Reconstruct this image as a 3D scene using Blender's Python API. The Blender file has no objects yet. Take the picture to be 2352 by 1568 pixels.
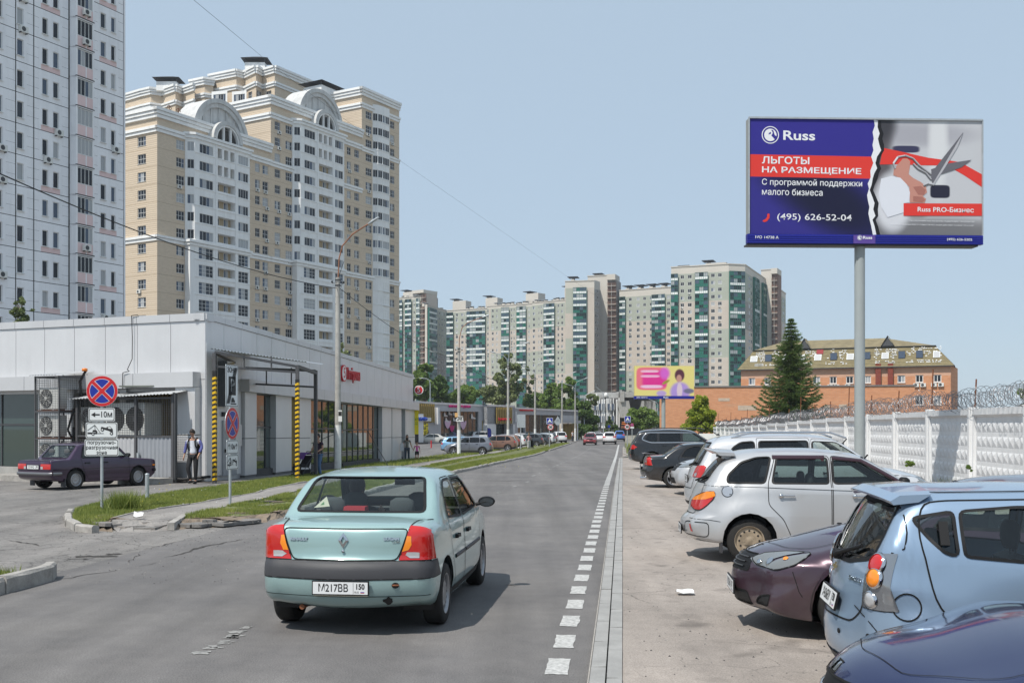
import bpy,bmesh,math,random
import numpy as np
from mathutils import Vector,Matrix,Euler
from mathutils.bvhtree import BVHTree
from mathutils.kdtree import KDTree
from mathutils.geometry import tessellate_polygon
scene=bpy.context.scene
col=scene.collection
R=math.radians
random.seed(7)
rng=np.random.default_rng(7)
#--- camera
CAM_H=1.98
cam=bpy.data.cameras.new('camera')
cam.lens=37.04;cam.sensor_width=36;cam.sensor_fit='HORIZONTAL'
cam.shift_y=0.0816
cam.clip_start=0.1;cam.clip_end=6000
cam_o=bpy.data.objects.new('camera',cam);col.objects.link(cam_o)
cam_o.location=(0,0,CAM_H);cam_o.rotation_euler=(R(90),0,0)
scene.camera=cam_o
#--- light
SUN_L=Vector((0.40,0.50,-1.0)).normalized()
world=bpy.data.worlds.new('World');scene.world=world
world.use_nodes=True
wn=world.node_tree.nodes;wl=world.node_tree.links
wn.clear()
w_out=wn.new('ShaderNodeOutputWorld');w_bg=wn.new('ShaderNodeBackground')
w_sky=wn.new('ShaderNodeTexSky');w_sky.sky_type='NISHITA';w_sky.sun_disc=False
w_sky.sun_elevation=math.asin(-SUN_L.z)
w_sky.sun_rotation=math.atan2(-SUN_L.x,-SUN_L.y)
w_sky.air_density=1.0;w_sky.dust_density=0.6;w_sky.ozone_density=1.5
w_bg.inputs['Strength'].default_value=0.125
w_mix=wn.new('ShaderNodeMix');w_mix.data_type='RGBA';w_mix.inputs[0].default_value=0.85
w_mix.inputs[7].default_value=(3.03,3.8,4.57,1)
wl.new(w_sky.outputs[0],w_mix.inputs[6]);wl.new(w_mix.outputs[2],w_bg.inputs[0]);wl.new(w_bg.outputs[0],w_out.inputs[0])
sun=bpy.data.lights.new('sun','SUN');sun.energy=3.6;sun.angle=R(0.6);sun.color=(1,0.955,0.88)
sun_o=bpy.data.objects.new('sun',sun);col.objects.link(sun_o)
sun_o.rotation_euler=SUN_L.to_track_quat('-Z','Y').to_euler()
sun_o.location=(0,0,60)
scene.view_settings.view_transform='Standard';scene.view_settings.look='None'
scene.view_settings.exposure=0.37;scene.view_settings.gamma=1
scene.view_settings.use_curve_mapping=False
scene.cycles.max_bounces=8;scene.cycles.transparent_max_bounces=16
scene.cycles.caustics_reflective=False;scene.cycles.caustics_refractive=False
#--- site measurements
FP,CXP,HZP=2420.0,1176.0,976.0
def gz(Y):
 if Y<34:return 0.0
 if Y<88:return -0.0105*(Y-34)
 return -0.567-0.0015*(min(Y,200)-88)
def X_at(px,Y):return (px-CXP)/FP*Y
def Z_at(py,Y):return CAM_H+(HZP-py)/FP*Y
def on_ground(px,py,dz=0.0):
 Y=30.0
 for _ in range(30):Y=(CAM_H-gz(Y)-dz)*FP/(py-HZP)
 return X_at(px,Y),Y
RD=0.105
def rx(off,Y):return off+RD*Y
ROAD_ANG=math.atan2(1,RD)
#--- materials
MATS={}
def mat(name,c,rough=0.6,metal=0.0,var=0.0,vscale=1.0,bump=0.0,bscale=30.0,coat=0.0,spec=0.5,trans=0.0,alpha=1.0,emit=0.0,obj_space=False,dirt=0.0,ior=1.45,flake=0.0):
 if name in MATS:return MATS[name]
 m=bpy.data.materials.new(name);m.use_nodes=True
 nt=m.node_tree;n=nt.nodes;l=nt.links
 b=n['Principled BSDF']
 c4=(c[0],c[1],c[2],1)
 b.inputs['Base Color'].default_value=c4
 b.inputs['Roughness'].default_value=rough;b.inputs['Metallic'].default_value=metal
 b.inputs['Specular IOR Level'].default_value=spec;b.inputs['IOR'].default_value=ior
 b.inputs['Coat Weight'].default_value=coat;b.inputs['Coat Roughness'].default_value=0.03
 b.inputs['Transmission Weight'].default_value=trans;b.inputs['Alpha'].default_value=alpha
 if emit:b.inputs['Emission Color'].default_value=c4;b.inputs['Emission Strength'].default_value=emit
 if var or bump or dirt:
  if obj_space:tc=n.new('ShaderNodeTexCoord');src=tc.outputs['Object']
  else:g=n.new('ShaderNodeNewGeometry');src=g.outputs['Position']
 if var:
  t=n.new('ShaderNodeTexNoise');t.inputs['Scale'].default_value=vscale;t.inputs['Detail'].default_value=6
  t.inputs['Roughness'].default_value=0.65
  l.new(src,t.inputs['Vector'])
  r=n.new('ShaderNodeMapRange');r.inputs[1].default_value=0.3;r.inputs[2].default_value=0.7
  r.inputs[3].default_value=1-var;r.inputs[4].default_value=1+var
  l.new(t.outputs['Fac'],r.inputs[0])
  mx=n.new('ShaderNodeVectorMath');mx.operation='SCALE'
  mx.inputs[0].default_value=c[:3];l.new(r.outputs[0],mx.inputs['Scale'])
  l.new(mx.outputs[0],b.inputs['Base Color'])
 if dirt:
  mp=n.new('ShaderNodeMapping');mp.inputs['Scale'].default_value=(1.3,1.3,0.12)
  l.new(src,mp.inputs[0])
  t2=n.new('ShaderNodeTexNoise');t2 .inputs['Scale'].default_value=1.0;t2 .inputs['Detail'].default_value=8
  t2 .inputs['Roughness'].default_value=0.7
  l.new(mp.outputs[0],t2 .inputs['Vector'])
  r2=n.new('ShaderNodeMapRange');r2 .inputs[1].default_value=0.45;r2 .inputs[2].default_value=0.75
  r2 .inputs[3].default_value=1.0;r2 .inputs[4].default_value=1-dirt
  l.new(t2 .outputs['Fac'],r2 .inputs[0])
  mx2=n.new('ShaderNodeVectorMath');mx2 .operation='SCALE'
  if var:l.new(mx.outputs[0],mx2 .inputs[0])
  else:mx2 .inputs[0].default_value=c[:3]
  l.new(r2 .outputs[0],mx2 .inputs['Scale']);l.new(mx2 .outputs[0],b.inputs['Base Color'])
 if bump:
  t3=n.new('ShaderNodeTexNoise');t3 .inputs['Scale'].default_value=bscale;t3 .inputs['Detail'].default_value=4
  l.new(src,t3 .inputs['Vector'])
  bp=n.new('ShaderNodeBump');bp.inputs['Strength'].default_value=bump;bp.inputs['Distance'].default_value=0.02
  l.new(t3 .outputs['Fac'],bp.inputs['Height']);l.new(bp.outputs[0],b.inputs['Normal'])
 MATS[name]=m
 return m
def glass(name,c=(0.02,0.025,0.03),rough=0.03,alpha=1.0):
 return mat(name,c,rough=rough,spec=0.8,alpha=alpha,ior=1.6)
def brickmat(name,c1,c2,c3,patch=(.48,.32,.22),pw=.5):
 m=bpy.data.materials.new(name);m.use_nodes=True;n=m.node_tree.nodes;l=m.node_tree.links;b=n['Principled BSDF']
 tc=n.new('ShaderNodeTexCoord');mp=n.new('ShaderNodeMapping');mp.inputs['Rotation'].default_value=(R(90),0,0)
 l.new(tc.outputs['Object'],mp.inputs[0])
 br=n.new('ShaderNodeTexBrick');br.inputs['Scale'].default_value=1.0;br.inputs['Brick Width'].default_value=.52;br.inputs['Row Height'].default_value=.17
 br.inputs['Mortar Size'].default_value=.012;br.inputs['Color1'].default_value=(*c1,1);br.inputs['Color2'].default_value=(*c2,1);br.inputs['Mortar'].default_value=(*c3,1)
 l.new(mp.outputs[0],br.inputs['Vector'])
 t=n.new('ShaderNodeTexNoise');t.inputs['Scale'].default_value=.22;t.inputs['Detail'].default_value=7
 sc=n.new('ShaderNodeVectorMath');sc.operation='MULTIPLY';sc.inputs[1].default_value=(.5,1,2.2);l.new(tc.outputs['Object'],sc.inputs[0]);l.new(sc.outputs[0],t.inputs['Vector'])
 r=n.new('ShaderNodeMapRange');r.inputs[1].default_value=.62;r.inputs[2].default_value=.70;r.inputs[3].default_value=0;r.inputs[4].default_value=pw;l.new(t.outputs['Fac'],r.inputs[0])
 mx=n.new('ShaderNodeMix');mx.data_type='RGBA';mx.inputs[7].default_value=(*patch,1);l.new(r.outputs[0],mx.inputs[0]);l.new(br.outputs['Color'],mx.inputs[6])
 l.new(mx.outputs[2],b.inputs['Base Color']);b.inputs['Roughness'].default_value=.9
 bp=n.new('ShaderNodeBump');bp.inputs['Strength'].default_value=.6;bp.inputs['Distance'].default_value=.02;l.new(br.outputs['Fac'],bp.inputs['Height']);bp.invert=True;l.new(bp.outputs[0],b.inputs['Normal'])
 return m
 #--- mesh builder
I4=Matrix.Identity(4)
class MB:
 def __init__(s,M=I4):s.v=[];s.f=[];s.m=[];s.sm=[];s.mats=[];s.M=M
 def mi(s,m):
  if m not in s.mats:s.mats.append(m)
  return s.mats.index(m)
 def add(s,vs,fs,m,smooth=False):
  b=len(s.v);M=s.M
  if M is I4:s.v+=[tuple(p)for p in vs]
  else:s.v+=[tuple(M@Vector(p))for p in vs]
  k=s.mi(m)
  for f in fs:s.f.append([b+i for i in f]);s.m.append(k);s.sm.append(smooth)
 def box(s,x0,x1,y0,y1,z0,z1,m):
  s.add([(x0,y0,z0),(x1,y0,z0),(x1,y1,z0),(x0,y1,z0),(x0,y0,z1),(x1,y0,z1),(x1,y1,z1),(x0,y1,z1)],[(0,3,2,1),(4,5,6,7),(0,1,5,4),(1,2,6,5),(2,3,7,6),(3,0,4,7)],m)
 def quad(s,a,b,c,d,m):s.add([a,b,c,d],[(0,1,2,3)],m)
 def prism(s,pts,z0,z1,m,cap=True):
  n=len(pts)
  s.add([(p[0],p[1],z0)for p in pts]+[(p[0],p[1],z1)for p in pts],[(i,(i+1)%n,n+(i+1)%n,n+i)for i in range(n)]+([tuple(range(n,2*n)),tuple(range(n-1,-1,-1))]if cap else []),m)
 def xprism(s,pts,y0,y1,m):
  n=len(pts)
  s.add([(p[0],y0,p[1])for p in pts]+[(p[0],y1,p[1])for p in pts],[(i,(i+1)%n,n+(i+1)%n,n+i)for i in range(n)]+[tuple(range(n,2*n)),tuple(range(n-1,-1,-1))],m)
 def yprism(s,pts,x0,x1,m):
  n=len(pts)
  s.add([(x0,p[0],p[1])for p in pts]+[(x1,p[0],p[1])for p in pts],[(i,(i+1)%n,n+(i+1)%n,n+i)for i in range(n)]+[tuple(range(n,2*n)),tuple(range(n-1,-1,-1))],m)
 def tube(s,p0,p1,r0,m,r1=None,n=8,smooth=True,cap=True):
  p0=Vector(p0);p1=Vector(p1);r1=r0 if r1 is None else r1
  d=(p1-p0);
  if d.length<1e-7:return
  d.normalize();a=d.orthogonal().normalized();b=d.cross(a)
  vs=[]
  for p,r in ((p0,r0),(p1,r1)):
   for i in range(n):
    t=2*math.pi*i/n;vs.append(p+a*math.cos(t)*r+b*math.sin(t)*r)
  s.add(vs,[(i,(i+1)%n,n+(i+1)%n,n+i)for i in range(n)],m,smooth)
  if cap:s.add(vs,[tuple(range(n-1,-1,-1)),tuple(range(n,2*n))],m)
 def path(s,pts,r,m,n=6):
  for a,b in zip(pts[:-1],pts[1:]):s.tube(a,b,r,m,n=n,cap=False)
 def lathe(s,prof,m,c=(0,0,0),axis='z',n=16,smooth=True):
  vs=[];k=len(prof)
  for i in range(n):
   t=2*math.pi*i/n;ct,st=math.cos(t),math.sin(t)
   for r,h in prof:
    if axis=='z':vs.append((c[0]+r*ct,c[1]+r*st,c[2]+h))
    elif axis=='y':vs.append((c[0]+r*ct,c[1]+h,c[2]+r*st))
    else:vs.append((c[0]+h,c[1]+r*ct,c[2]+r*st))
  fs=[(i*k+j,((i+1)%n)*k+j,((i+1)%n)*k+j+1,i*k+j+1)for i in range(n)for j in range(k-1)]
  s.add(vs,fs,m,smooth)
 def mesh(s,name):
  me=bpy.data.meshes.new(name)
  me.from_pydata(s.v,[],s.f)
  for m in s.mats:me.materials.append(m)
  me.polygons.foreach_set('material_index',s.m)
  me.polygons.foreach_set('use_smooth',s.sm)
  me.update()
  return me
 def build(s,name,parent=None,M=None,**kw):
  return put(name,s.mesh(name),parent,M,**kw)
def put(name,data,parent=None,M=None,label=None,cat=None,group=None,kind=None):
 o=bpy.data.objects.new(name,data);col.objects.link(o)
 if parent is not None:o.parent=parent
 if M is not None:o.matrix_basis=M
 tag(o,label,cat,group,kind)
 return o
def tag(o,label=None,cat=None,group=None,kind=None):
 if label:o['label']=label
 if cat:o['category']=cat
 if group:o['group']=group
 if kind:o['kind']=kind
 return o
def thing(name,label,cat,loc=(0,0,0),rz=0.0,group=None):
 o=bpy.data.objects.new(name,None);col.objects.link(o)
 o.empty_display_size=0.3
 o.matrix_basis=Matrix.Translation(loc)@Matrix.Rotation(rz,4,'Z')
 return tag(o,label,cat,group)
def T(x,y,z):return Matrix.Translation((x,y,z))
def RZ(a):return Matrix.Rotation(a,4,'Z')
def RX(a):return Matrix.Rotation(a,4,'X')
def RY(a):return Matrix.Rotation(a,4,'Y')
def copy_tree(o,parent=None,matmap=None):
 c=o.copy();col.objects.link(c)
 if parent is not None:c.parent=parent
 for ch in list(KIDS.get(o.name,()))or [x for x in bpy.data.objects if x.parent==o]:copy_tree(ch,c)
 return c
KIDS={}
_fonts={}
def text_mesh(s,size,m,M,depth=0.0,bold=0.0,align='CENTER',sx=1.0,space=1.0):
 """lettering as mesh; lies in the local XZ plane, reading along +X, facing -Y"""
 cu=bpy.data.curves.new('lettering','FONT');cu.body=s;cu.size=size;cu.align_x=align;cu.align_y='CENTER'
 cu.extrude=depth;cu.offset=bold;cu.space_character=space;cu.resolution_u=3
 o=bpy.data.objects.new('lettering',cu);col.objects.link(o)
 dg=bpy.context.evaluated_depsgraph_get();dg.update()
 me=bpy.data.meshes.new_from_object(o.evaluated_get(dg))
 bpy.data.objects.remove(o)
 me.transform(M@Matrix.Rotation(R(90),4,'X')@Matrix.Diagonal((sx,1,1,1)))
 me.materials.clear();me.materials.append(m)
 return me
def join_mesh(mb,me,m):
 mb.add([v.co.copy()for v in me.vertices],[tuple(p.vertices)for p in me.polygons],m)
 # common materials
M_white=mat('white_paint',(0.78,0.78,0.77),0.5)
M_black=mat('black_matt',(0.015,0.015,0.016),0.6)
M_dark=mat('dark_metal',(0.05,0.052,0.056),0.5)
M_galv=mat('galvanised',(0.42,0.45,0.47),0.45,metal=0.4,var=0.12,vscale=6)
M_glass=glass('window_glass')
M_rubber=mat('tyre_rubber',(0.022,0.021,0.02),0.85,bump=0.3,bscale=60,obj_space=True)
#--- ground materials
def asphalt(name,base,dusty,cracks=0.0,speck=0.35,oil=0.0):
 m=bpy.data.materials.new(name);m.use_nodes=True
 n=m.node_tree.nodes;l=m.node_tree.links;b=n['Principled BSDF']
 g=n.new('ShaderNodeNewGeometry')
 def noise(scale,det=5,rough=0.6,vec=None):
  t=n.new('ShaderNodeTexNoise');t.inputs['Scale'].default_value=scale;t.inputs['Detail'].default_value=det
  t.inputs['Roughness'].default_value=rough
  l.new(vec or g.outputs['Position'],t.inputs['Vector']);return t.outputs['Fac']
 def rng_(src,a,b_,c,d):
  r=n.new('ShaderNodeMapRange');r.inputs[1].default_value=a;r.inputs[2].default_value=b_
  r.inputs[3].default_value=c;r.inputs[4].default_value=d;l.new(src,r.inputs[0]);return r.outputs[0]
 def mulc(a,f):
  mx=n.new('ShaderNodeVectorMath');mx.operation='SCALE'
  l.new(a,mx.inputs[0]);l.new(f,mx.inputs['Scale']);return mx.outputs[0]
 mix=n.new('ShaderNodeMix');mix.data_type='RGBA'
 mix.inputs[6].default_value=(*base,1);mix.inputs[7].default_value=(*dusty,1)
 l.new(rng_(noise(0.35,8,0.7),0.38,0.66,0,1),mix.inputs[0])
 c=mix.outputs[2]
 # lanes worn by wheels: noise stretched along the street
 mp=n.new('ShaderNodeMapping');mp.inputs['Rotation'].default_value=(0,0,R(6));mp.inputs['Scale'].default_value=(1.3,0.05,1)
 l.new(g.outputs['Position'],mp.inputs[0])
 c=mulc(c,rng_(noise(1.0,4,0.6,mp.outputs[0]),0.3,0.7,0.80,1.18))
 c=mulc(c,rng_(noise(3.0,7,0.75),0.3,0.7,0.9,1.1))
 fine=noise(75,3,0.7)
 c=mulc(c,rng_(fine,0.32,0.68,1-speck,1+speck))
 v=n.new('ShaderNodeTexVoronoi');v.inputs['Scale'].default_value=45;l.new(g.outputs['Position'],v.inputs['Vector'])
 c=mulc(c,rng_(v.outputs['Distance'],0.0,0.25,1.25,1.0))
 if oil:
  c=mulc(c,rng_(noise(1.4,3,0.5),0.60,0.72,1.0,1-oil))
 hgt=fine
 if cracks:
  mp2=n.new('ShaderNodeVectorMath');mp2 .operation='ADD'
  nz=n.new('ShaderNodeTexNoise');nz.inputs['Scale'].default_value=2.5;nz.inputs['Detail'].default_value=4
  l.new(g.outputs['Position'],nz.inputs['Vector'])
  sc=n.new('ShaderNodeVectorMath');sc.operation='SCALE';sc.inputs['Scale'].default_value=0.5
  l.new(nz.outputs['Color'],sc.inputs[0]);l.new(g.outputs['Position'],mp2 .inputs[0]);l.new(sc.outputs[0],mp2 .inputs[1])
  for scl,w,dk in ((0.55,0.012,0.5),(1.7,0.02,0.55)):
   vo=n.new('ShaderNodeTexVoronoi');vo.feature='DISTANCE_TO_EDGE';vo.inputs['Scale'].default_value=scl
   l.new(mp2 .outputs[0],vo.inputs['Vector'])
   edge=rng_(vo.outputs['Distance'],0,w,dk,1.0)
   msk=rng_(noise(0.5*scl+0.2,3),0.52-0.1*cracks,0.60-0.1*cracks,0,1)
   mm=n.new('ShaderNodeMix');mm.data_type='FLOAT';mm.inputs[2].default_value=1.0
   l.new(msk,mm.inputs[0]);l.new(edge,mm.inputs[3])
   c=mulc(c,mm.outputs[0])
 l.new(c,b.inputs['Base Color']);b.inputs['Roughness'].default_value=0.85;b.inputs['Specular IOR Level'].default_value=0.35
 bp=n.new('ShaderNodeBump');bp.inputs['Strength'].default_value=0.35;bp.inputs['Distance'].default_value=0.006
 l.new(hgt,bp.inputs['Height']);l.new(bp.outputs[0],b.inputs['Normal'])
 return m
M_road=asphalt('road_asphalt',(0.122,0.116,0.115),(0.172,0.162,0.155),cracks=0.0,speck=0.42)
M_drive=asphalt('worn_asphalt',(0.155,0.147,0.140),(0.225,0.21,0.197),cracks=2.2,speck=0.4)
M_yard=asphalt('yard_asphalt',(0.13,0.125,0.122),(0.175,0.165,0.158),cracks=0.3)
M_lot=asphalt('dusty_lot',(0.26,0.228,0.203),(0.36,0.315,0.28),cracks=0.12,speck=0.26,oil=0.45)
M_path=asphalt('path_asphalt',(0.21,0.195,0.185),(0.28,0.26,0.24),cracks=0.8)
M_soil=mat('soil',(0.20,0.155,0.115),0.95,var=0.35,vscale=3,bump=0.8,bscale=25)
M_turf=mat('turf_soil',(0.12,0.13,0.05),0.95,var=0.5,vscale=2.5,bump=0.8,bscale=18)
M_far=mat('far_ground',(0.22,0.205,0.165),0.95,var=0.3,vscale=0.05)
M_kerb=mat('kerb_concrete',(0.34,0.32,0.295),0.85,var=0.25,vscale=5,bump=0.5,bscale=40)
M_gutter=mat('gutter_concrete',(0.30,0.295,0.285),0.85,var=0.16,vscale=3,bump=0.35,bscale=40)
M_mark=mat('road_marking',(0.43,0.425,0.41),0.7,var=0.4,vscale=22)
M_markworn=mat('worn_marking',(0.25,0.245,0.235),0.7,var=0.5,vscale=18)
M_conc=mat('concrete',(0.36,0.35,0.33),0.85,var=0.15,vscale=2,dirt=0.2,bump=0.3,bscale=30)
def Ysteps(Y0,Y1,d=3.0):
 k=max(1,int(math.ceil((Y1-Y0)/d)))
 return [Y0+(Y1-Y0)*i/k for i in range(k+1)]
def strip(name,offs,Y0,Y1,dz,m,wob=0.0,d=3.0,**kw):
 """ground sheet between two offsets from the road edge; offs may be functions of Y"""
 a,b=[(o if callable(o)else (lambda Y,o=o:o))for o in offs]
 mb=MB();vs=[];fs=[]
 ys=Ysteps(Y0,Y1,d)
 for Y in ys:
  xa,xb=rx(a(Y),Y),rx(b(Y),Y)
  if wob:xa+=math.sin(Y*1.7)*wob+math.sin(Y*4.1)*wob*.6;xb+=math.sin(Y*2.3+1)*wob+math.sin(Y*5.3)*wob*.6
  vs+=[(xa,Y,gz(Y)+dz),(xb,Y,gz(Y)+dz)]
 for i in range(len(ys)-1):fs.append((2*i,2*i+1,2*i+3,2*i+2))
 mb.add(vs,fs,m)
 if dz>=.08:
  for s_,k_ in ((0,0),(1,1)):
   e_=[vs[2*i+k_]for i in range(len(ys))];n_=len(e_)
   mb.add(e_+[(p[0],p[1],p[2]-.16)for p in e_],[((i,i+1,n_+i+1,n_+i)if s_ else (i+1,i,n_+i,n_+i+1))for i in range(n_-1)],m)
 return mb.build(name,**kw)
def sheet(name,poly,dz,m,**kw):
 """ground sheet from a plan polygon, cut every few metres so that it follows the fall of the street"""
 bm=bmesh.new();vs=[bm.verts.new((p[0],p[1],0))for p in poly];bm.faces.new(vs)
 bmesh.ops.triangulate(bm,faces=bm.faces[:])
 ys=[p[1]for p in poly];y=34.0
 cuts=[]
 while y<max(ys):
  if y>min(ys):cuts.append(y)
  y+=6.0 if y<88 else 30
 for c in cuts:
  g=bm.verts[:]+bm.edges[:]+bm.faces[:]
  bmesh.ops.bisect_plane(bm,geom=g,plane_co=(0,c,0),plane_no=(0,1,0))
 for v in bm.verts:v.co.z=gz(v.co.y)+dz
 if dz>=.08:
  ex=bmesh.ops.extrude_edge_only(bm,edges=[e for e in bm.edges if e.is_boundary])
  for v in ex['geom']:
   if isinstance(v,bmesh.types.BMVert):v.co.z-=.16
 bmesh.ops.recalc_face_normals(bm,faces=bm.faces[:])
 for f in bm.faces:
  if f.normal.z<-.3:f.normal_flip()
 me=bpy.data.meshes.new(name);bm.to_mesh(me);bm.free();me.materials.append(m)
 return put(name,me,**kw)
ST=dict(kind='structure')
KY0,KY1=13.4,21.6
RW=-7.25
# big ground sheet out to the horizon
sheet('ground',[(-3000,-60),(3000,-60),(3000,4500),(-3000,4500)],-0.10,M_far,**ST)
strip('road',(RW-0.35,0.3),-12,210,0.0,M_road,**ST)
sheet('side_drive',[(rx(RW,10),10),(rx(RW,42),42),(-10.4,42),(-11.2,39.5),(-60,64),(-60,10)],-0.004,M_drive,**ST)
sheet('parking_lot',[(rx(0.0,-12),-12),(rx(9.75,-12),-12),(rx(9.75,120),120),(rx(0.0,120),120)],0.05,M_lot,**ST)
sheet('far_yard',[(rx(9.75,-12),-12),(60,-12),(90,160),(rx(9.75,160),160)],0.02,M_far,**ST)
strip('gutter_edge',(-0.27,-0.26),-12,76,0.03,M_kerb,**ST)
# the mall yard behind the market
sheet('mall_yard',[(rx(-11.4,70),70),(rx(-11.5,150),150),(rx(-7.3,151),151),(rx(-7.3,200),200),(-90,200),(-90,90),(-60,75),(-8.2,70.5)],0.0,M_yard,**ST)
sheet('market_apron',[(-11.6,37.0),(rx(-12.0,38),38),(rx(-11.8,71),71),(-8.4,70.9),(-14,60)],0.02,M_path,**ST)
# verges and path on the left
GP=lambda pts,dz=.1:[on_ground(a,b,dz)for a,b in pts]
dr=lambda Y:-.035*min(46,max(0,Y-33))
Y1_=31.0
back_px=[(166,1186),(172,1171),(200,1163),(256,1149),(333,1141),(410,1129)]
pu_px=[(261,1189),(307,1177),(359,1169),(436,1158),(512,1144),(589,1131)]
pl_px=[(425,1184),(477,1171),(530,1160),(589,1149),(655,1134)]
pu=GP(pu_px)+[(rx(-10.45,Y1_),Y1_)];pl=GP(pl_px)+[(rx(-9.35,Y1_),Y1_)]
verge_up=GP(back_px)+[(rx(-12.5,Y1_),Y1_)]+pu[::-1]+GP([(225,1205),(188,1203),(170,1196)])
verge_low=pl+[(rx(RW-.16,Y1_),Y1_),(rx(RW-.16,24.6),24.6)]+GP([(665,1168),(620,1178),(560,1184),(490,1190),(425,1190)])
sheet('verge',verge_up,.10,M_turf,**ST);sheet('verge',verge_low,.10,M_turf,**ST)
sheet('footpath',pu+pl[::-1]+GP([(392,1196),(300,1192)]),.10,M_path,**ST)
sheet('soil_edge',GP([(184,1204),(226,1200),(255,1192),(262,1190),(300,1192),(262,1188),(215,1192)],.1),.104,M_soil,**ST)
def ramp(fr,bk,m,seed,n=3):
 """worn slope of earth or broken asphalt from the raised bed down to the road"""
 r=random.Random(seed);mb=MB();A=[Vector((*on_ground(*p),0))for p in fr];B=[Vector((*on_ground(*p,.1),.1))for p in bk]
 L=[];
 for k_ in range(len(A)-1):
  for i_ in range(6):t=i_/6;L.append((A[k_].lerp(A[k_+1],t),B[k_].lerp(B[k_+1],t)))
 L.append((A[-1],B[-1]));vs=[]
 for a,b in L:
  for q in range(n+1):
   p=a.lerp(b,q/n);e=0 if q in (0,n)else 1
   vs.append((p.x+r.uniform(-.05,.05),p.y+r.uniform(-.05,.05),max(.006 if q==0 else 0,p.z+r.uniform(-.02,.03)*e)-(.01 if q==0 else 0)))
 w=n+1;mb.add(vs,[(i_*w+q,(i_+1)*w+q,(i_+1)*w+q+1,i_*w+q+1)for i_ in range(len(L)-1)for q in range(n)],m);mb.build('worn_slope',**ST)
fr_=[(205,1216),(232,1219),(262,1221),(330,1222),(396,1216),(440,1212),(500,1210),(560,1205),(610,1199),(655,1186)]
bk_=[(190,1202),(226,1200),(255,1192),(300,1192),(392,1196),(425,1190),(490,1190),(560,1184),(620,1178),(668,1167)]
ramp(fr_[:3],bk_[:3],M_soil,1);ramp(fr_[2:5],bk_[2:5],M_path,2);ramp(fr_[4:],bk_[4:],M_soil,3)
strip('verge',(RW-.16,lambda Y:-9.35+dr(Y)),Y1_,150,.10,M_turf,**ST)
strip('footpath',(lambda Y:-9.35+dr(Y),lambda Y:-10.45+dr(Y)*1.02),Y1_,150,.098,M_path,d=1.5,**ST)
strip('verge',(lambda Y:-10.45+dr(Y)*1.02,lambda Y:-12.5-.02*max(0,min(Y,80)-44)),Y1_,150,.096,M_turf,**ST)
def edging(pts,w=.07,z=.125):
 mb=MB()
 for a,b in zip(pts[:-1],pts[1:]):
  a=Vector(a);b=Vector(b);d=b-a;n=max(1,round(d.length/1.0))
  for i in range(n):
   p=a+d*(i/n);q=a+d*((i+.97)/n);s=Vector((-d.y,d.x)).normalized()*w/2;j=random.uniform(-.015,.012)
   mb.add([(p.x-s.x,p.y-s.y,gz(p.y)+z+j),(q.x-s.x,q.y-s.y,gz(q.y)+z+j),(q.x+s.x,q.y+s.y,gz(q.y)+z+j),(p.x+s.x,p.y+s.y,gz(p.y)+z+j),(p.x-s.x,p.y-s.y,gz(p.y)),(q.x-s.x,q.y-s.y,gz(q.y)),(q.x+s.x,q.y+s.y,gz(q.y)),(p.x+s.x,p.y+s.y,gz(p.y))],[(0,1,2,3),(0,4,5,1),(2,6,7,3),(1,5,6,2),(3,7,4,0)],M_kerb)
 mb.build('path_edging',**ST)
edging(pu);edging(pl);edging(GP([(392,1205),(425,1184)]),.13,.14)
edging([(rx(-9.35+dr(y),y),y)for y in range(31,96,4)]);edging([(rx(-10.45+dr(y)*1.02,y),y)for y in range(31,96,4)])
sheet('verge',[(-9.0,9.0),(rx(RW-0.16,9.0),9.0),(rx(RW-0.16,13.2),13.2),(-6.7,13.5),(-9.5,13.4)],0.13,M_turf,**ST)
sheet('verge',[(rx(0.35,77.5),77.5),(rx(3.2,77.5),77.5),(rx(9.3,100),100),(rx(9.6,150),150),(rx(0.3,150),150)],0.09,M_turf,**ST)
# kerb stones: each near one is a piece of its own
def kerb_piece(L,seed):
 r=random.Random(seed);mb=MB()
 w,h=0.15,0.26
 j=lambda a:r.uniform(-a,a)
 bev=0.025
 pr=[(0,-h),(w,-h),(w,-bev+j(.006)),(w-bev,0),(bev+j(.01),j(.004)),(0,-bev-.01)]
 n=len(pr);K=4;vs=[]
 for k in range(K+1):
  x=L*k/K
  for p in pr:vs.append((x,p[0]+j(.006),p[1]+j(.006)))
 fs=[(k*n+i,k*n+(i+1)%n,(k+1)*n+(i+1)%n,(k+1)*n+i)for k in range(K)for i in range(n)]
 fs+=[tuple(range(n-1,-1,-1)),tuple(range(K*n,K*n+n))]
 mb.add(vs,fs,M_kerb);return mb.mesh('kerb_stone')
KS=[kerb_piece(0.985,i)for i in range(6)]
kerb_l=thing('kerb','weathered concrete kerb along the left verge of the road','kerb')
kerb_l['kind']='structure';del kerb_l['category'],kerb_l['label']
def lay_kerb(parent,pts,top=0.13,skip=(),jit=0.015):
 rnd=random.Random(11)
 for (a,b)in zip(pts[:-1],pts[1:]):
  a=Vector((a[0],a[1],0));b=Vector((b[0],b[1],0));d=b-a;n=max(1,round(d.length));st=d/n
  for i in range(n):
   p=a+st*i;q=p+st
   z=gz(p.y);z2=gz(q.y)
   if rnd.random()in skip:continue
   M=T(p.x,p.y,z+top+rnd.uniform(-jit,jit))@RZ(math.atan2(st.y,st.x)+rnd.uniform(-jit,jit))@RY(-math.atan2(z2-z,st.length))@Matrix.Diagonal((st.length,1,1,1))
   put('kerb_stone',rnd.choice(KS),parent,M)
lay_kerb(kerb_l,[(rx(RW,24.0),24.0),(rx(RW,99),99)])
lay_kerb(kerb_l,[(rx(RW,105),105),(rx(RW,150),150)])
kerb_c=thing('kerb','','');kerb_c['kind']='structure'
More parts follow.
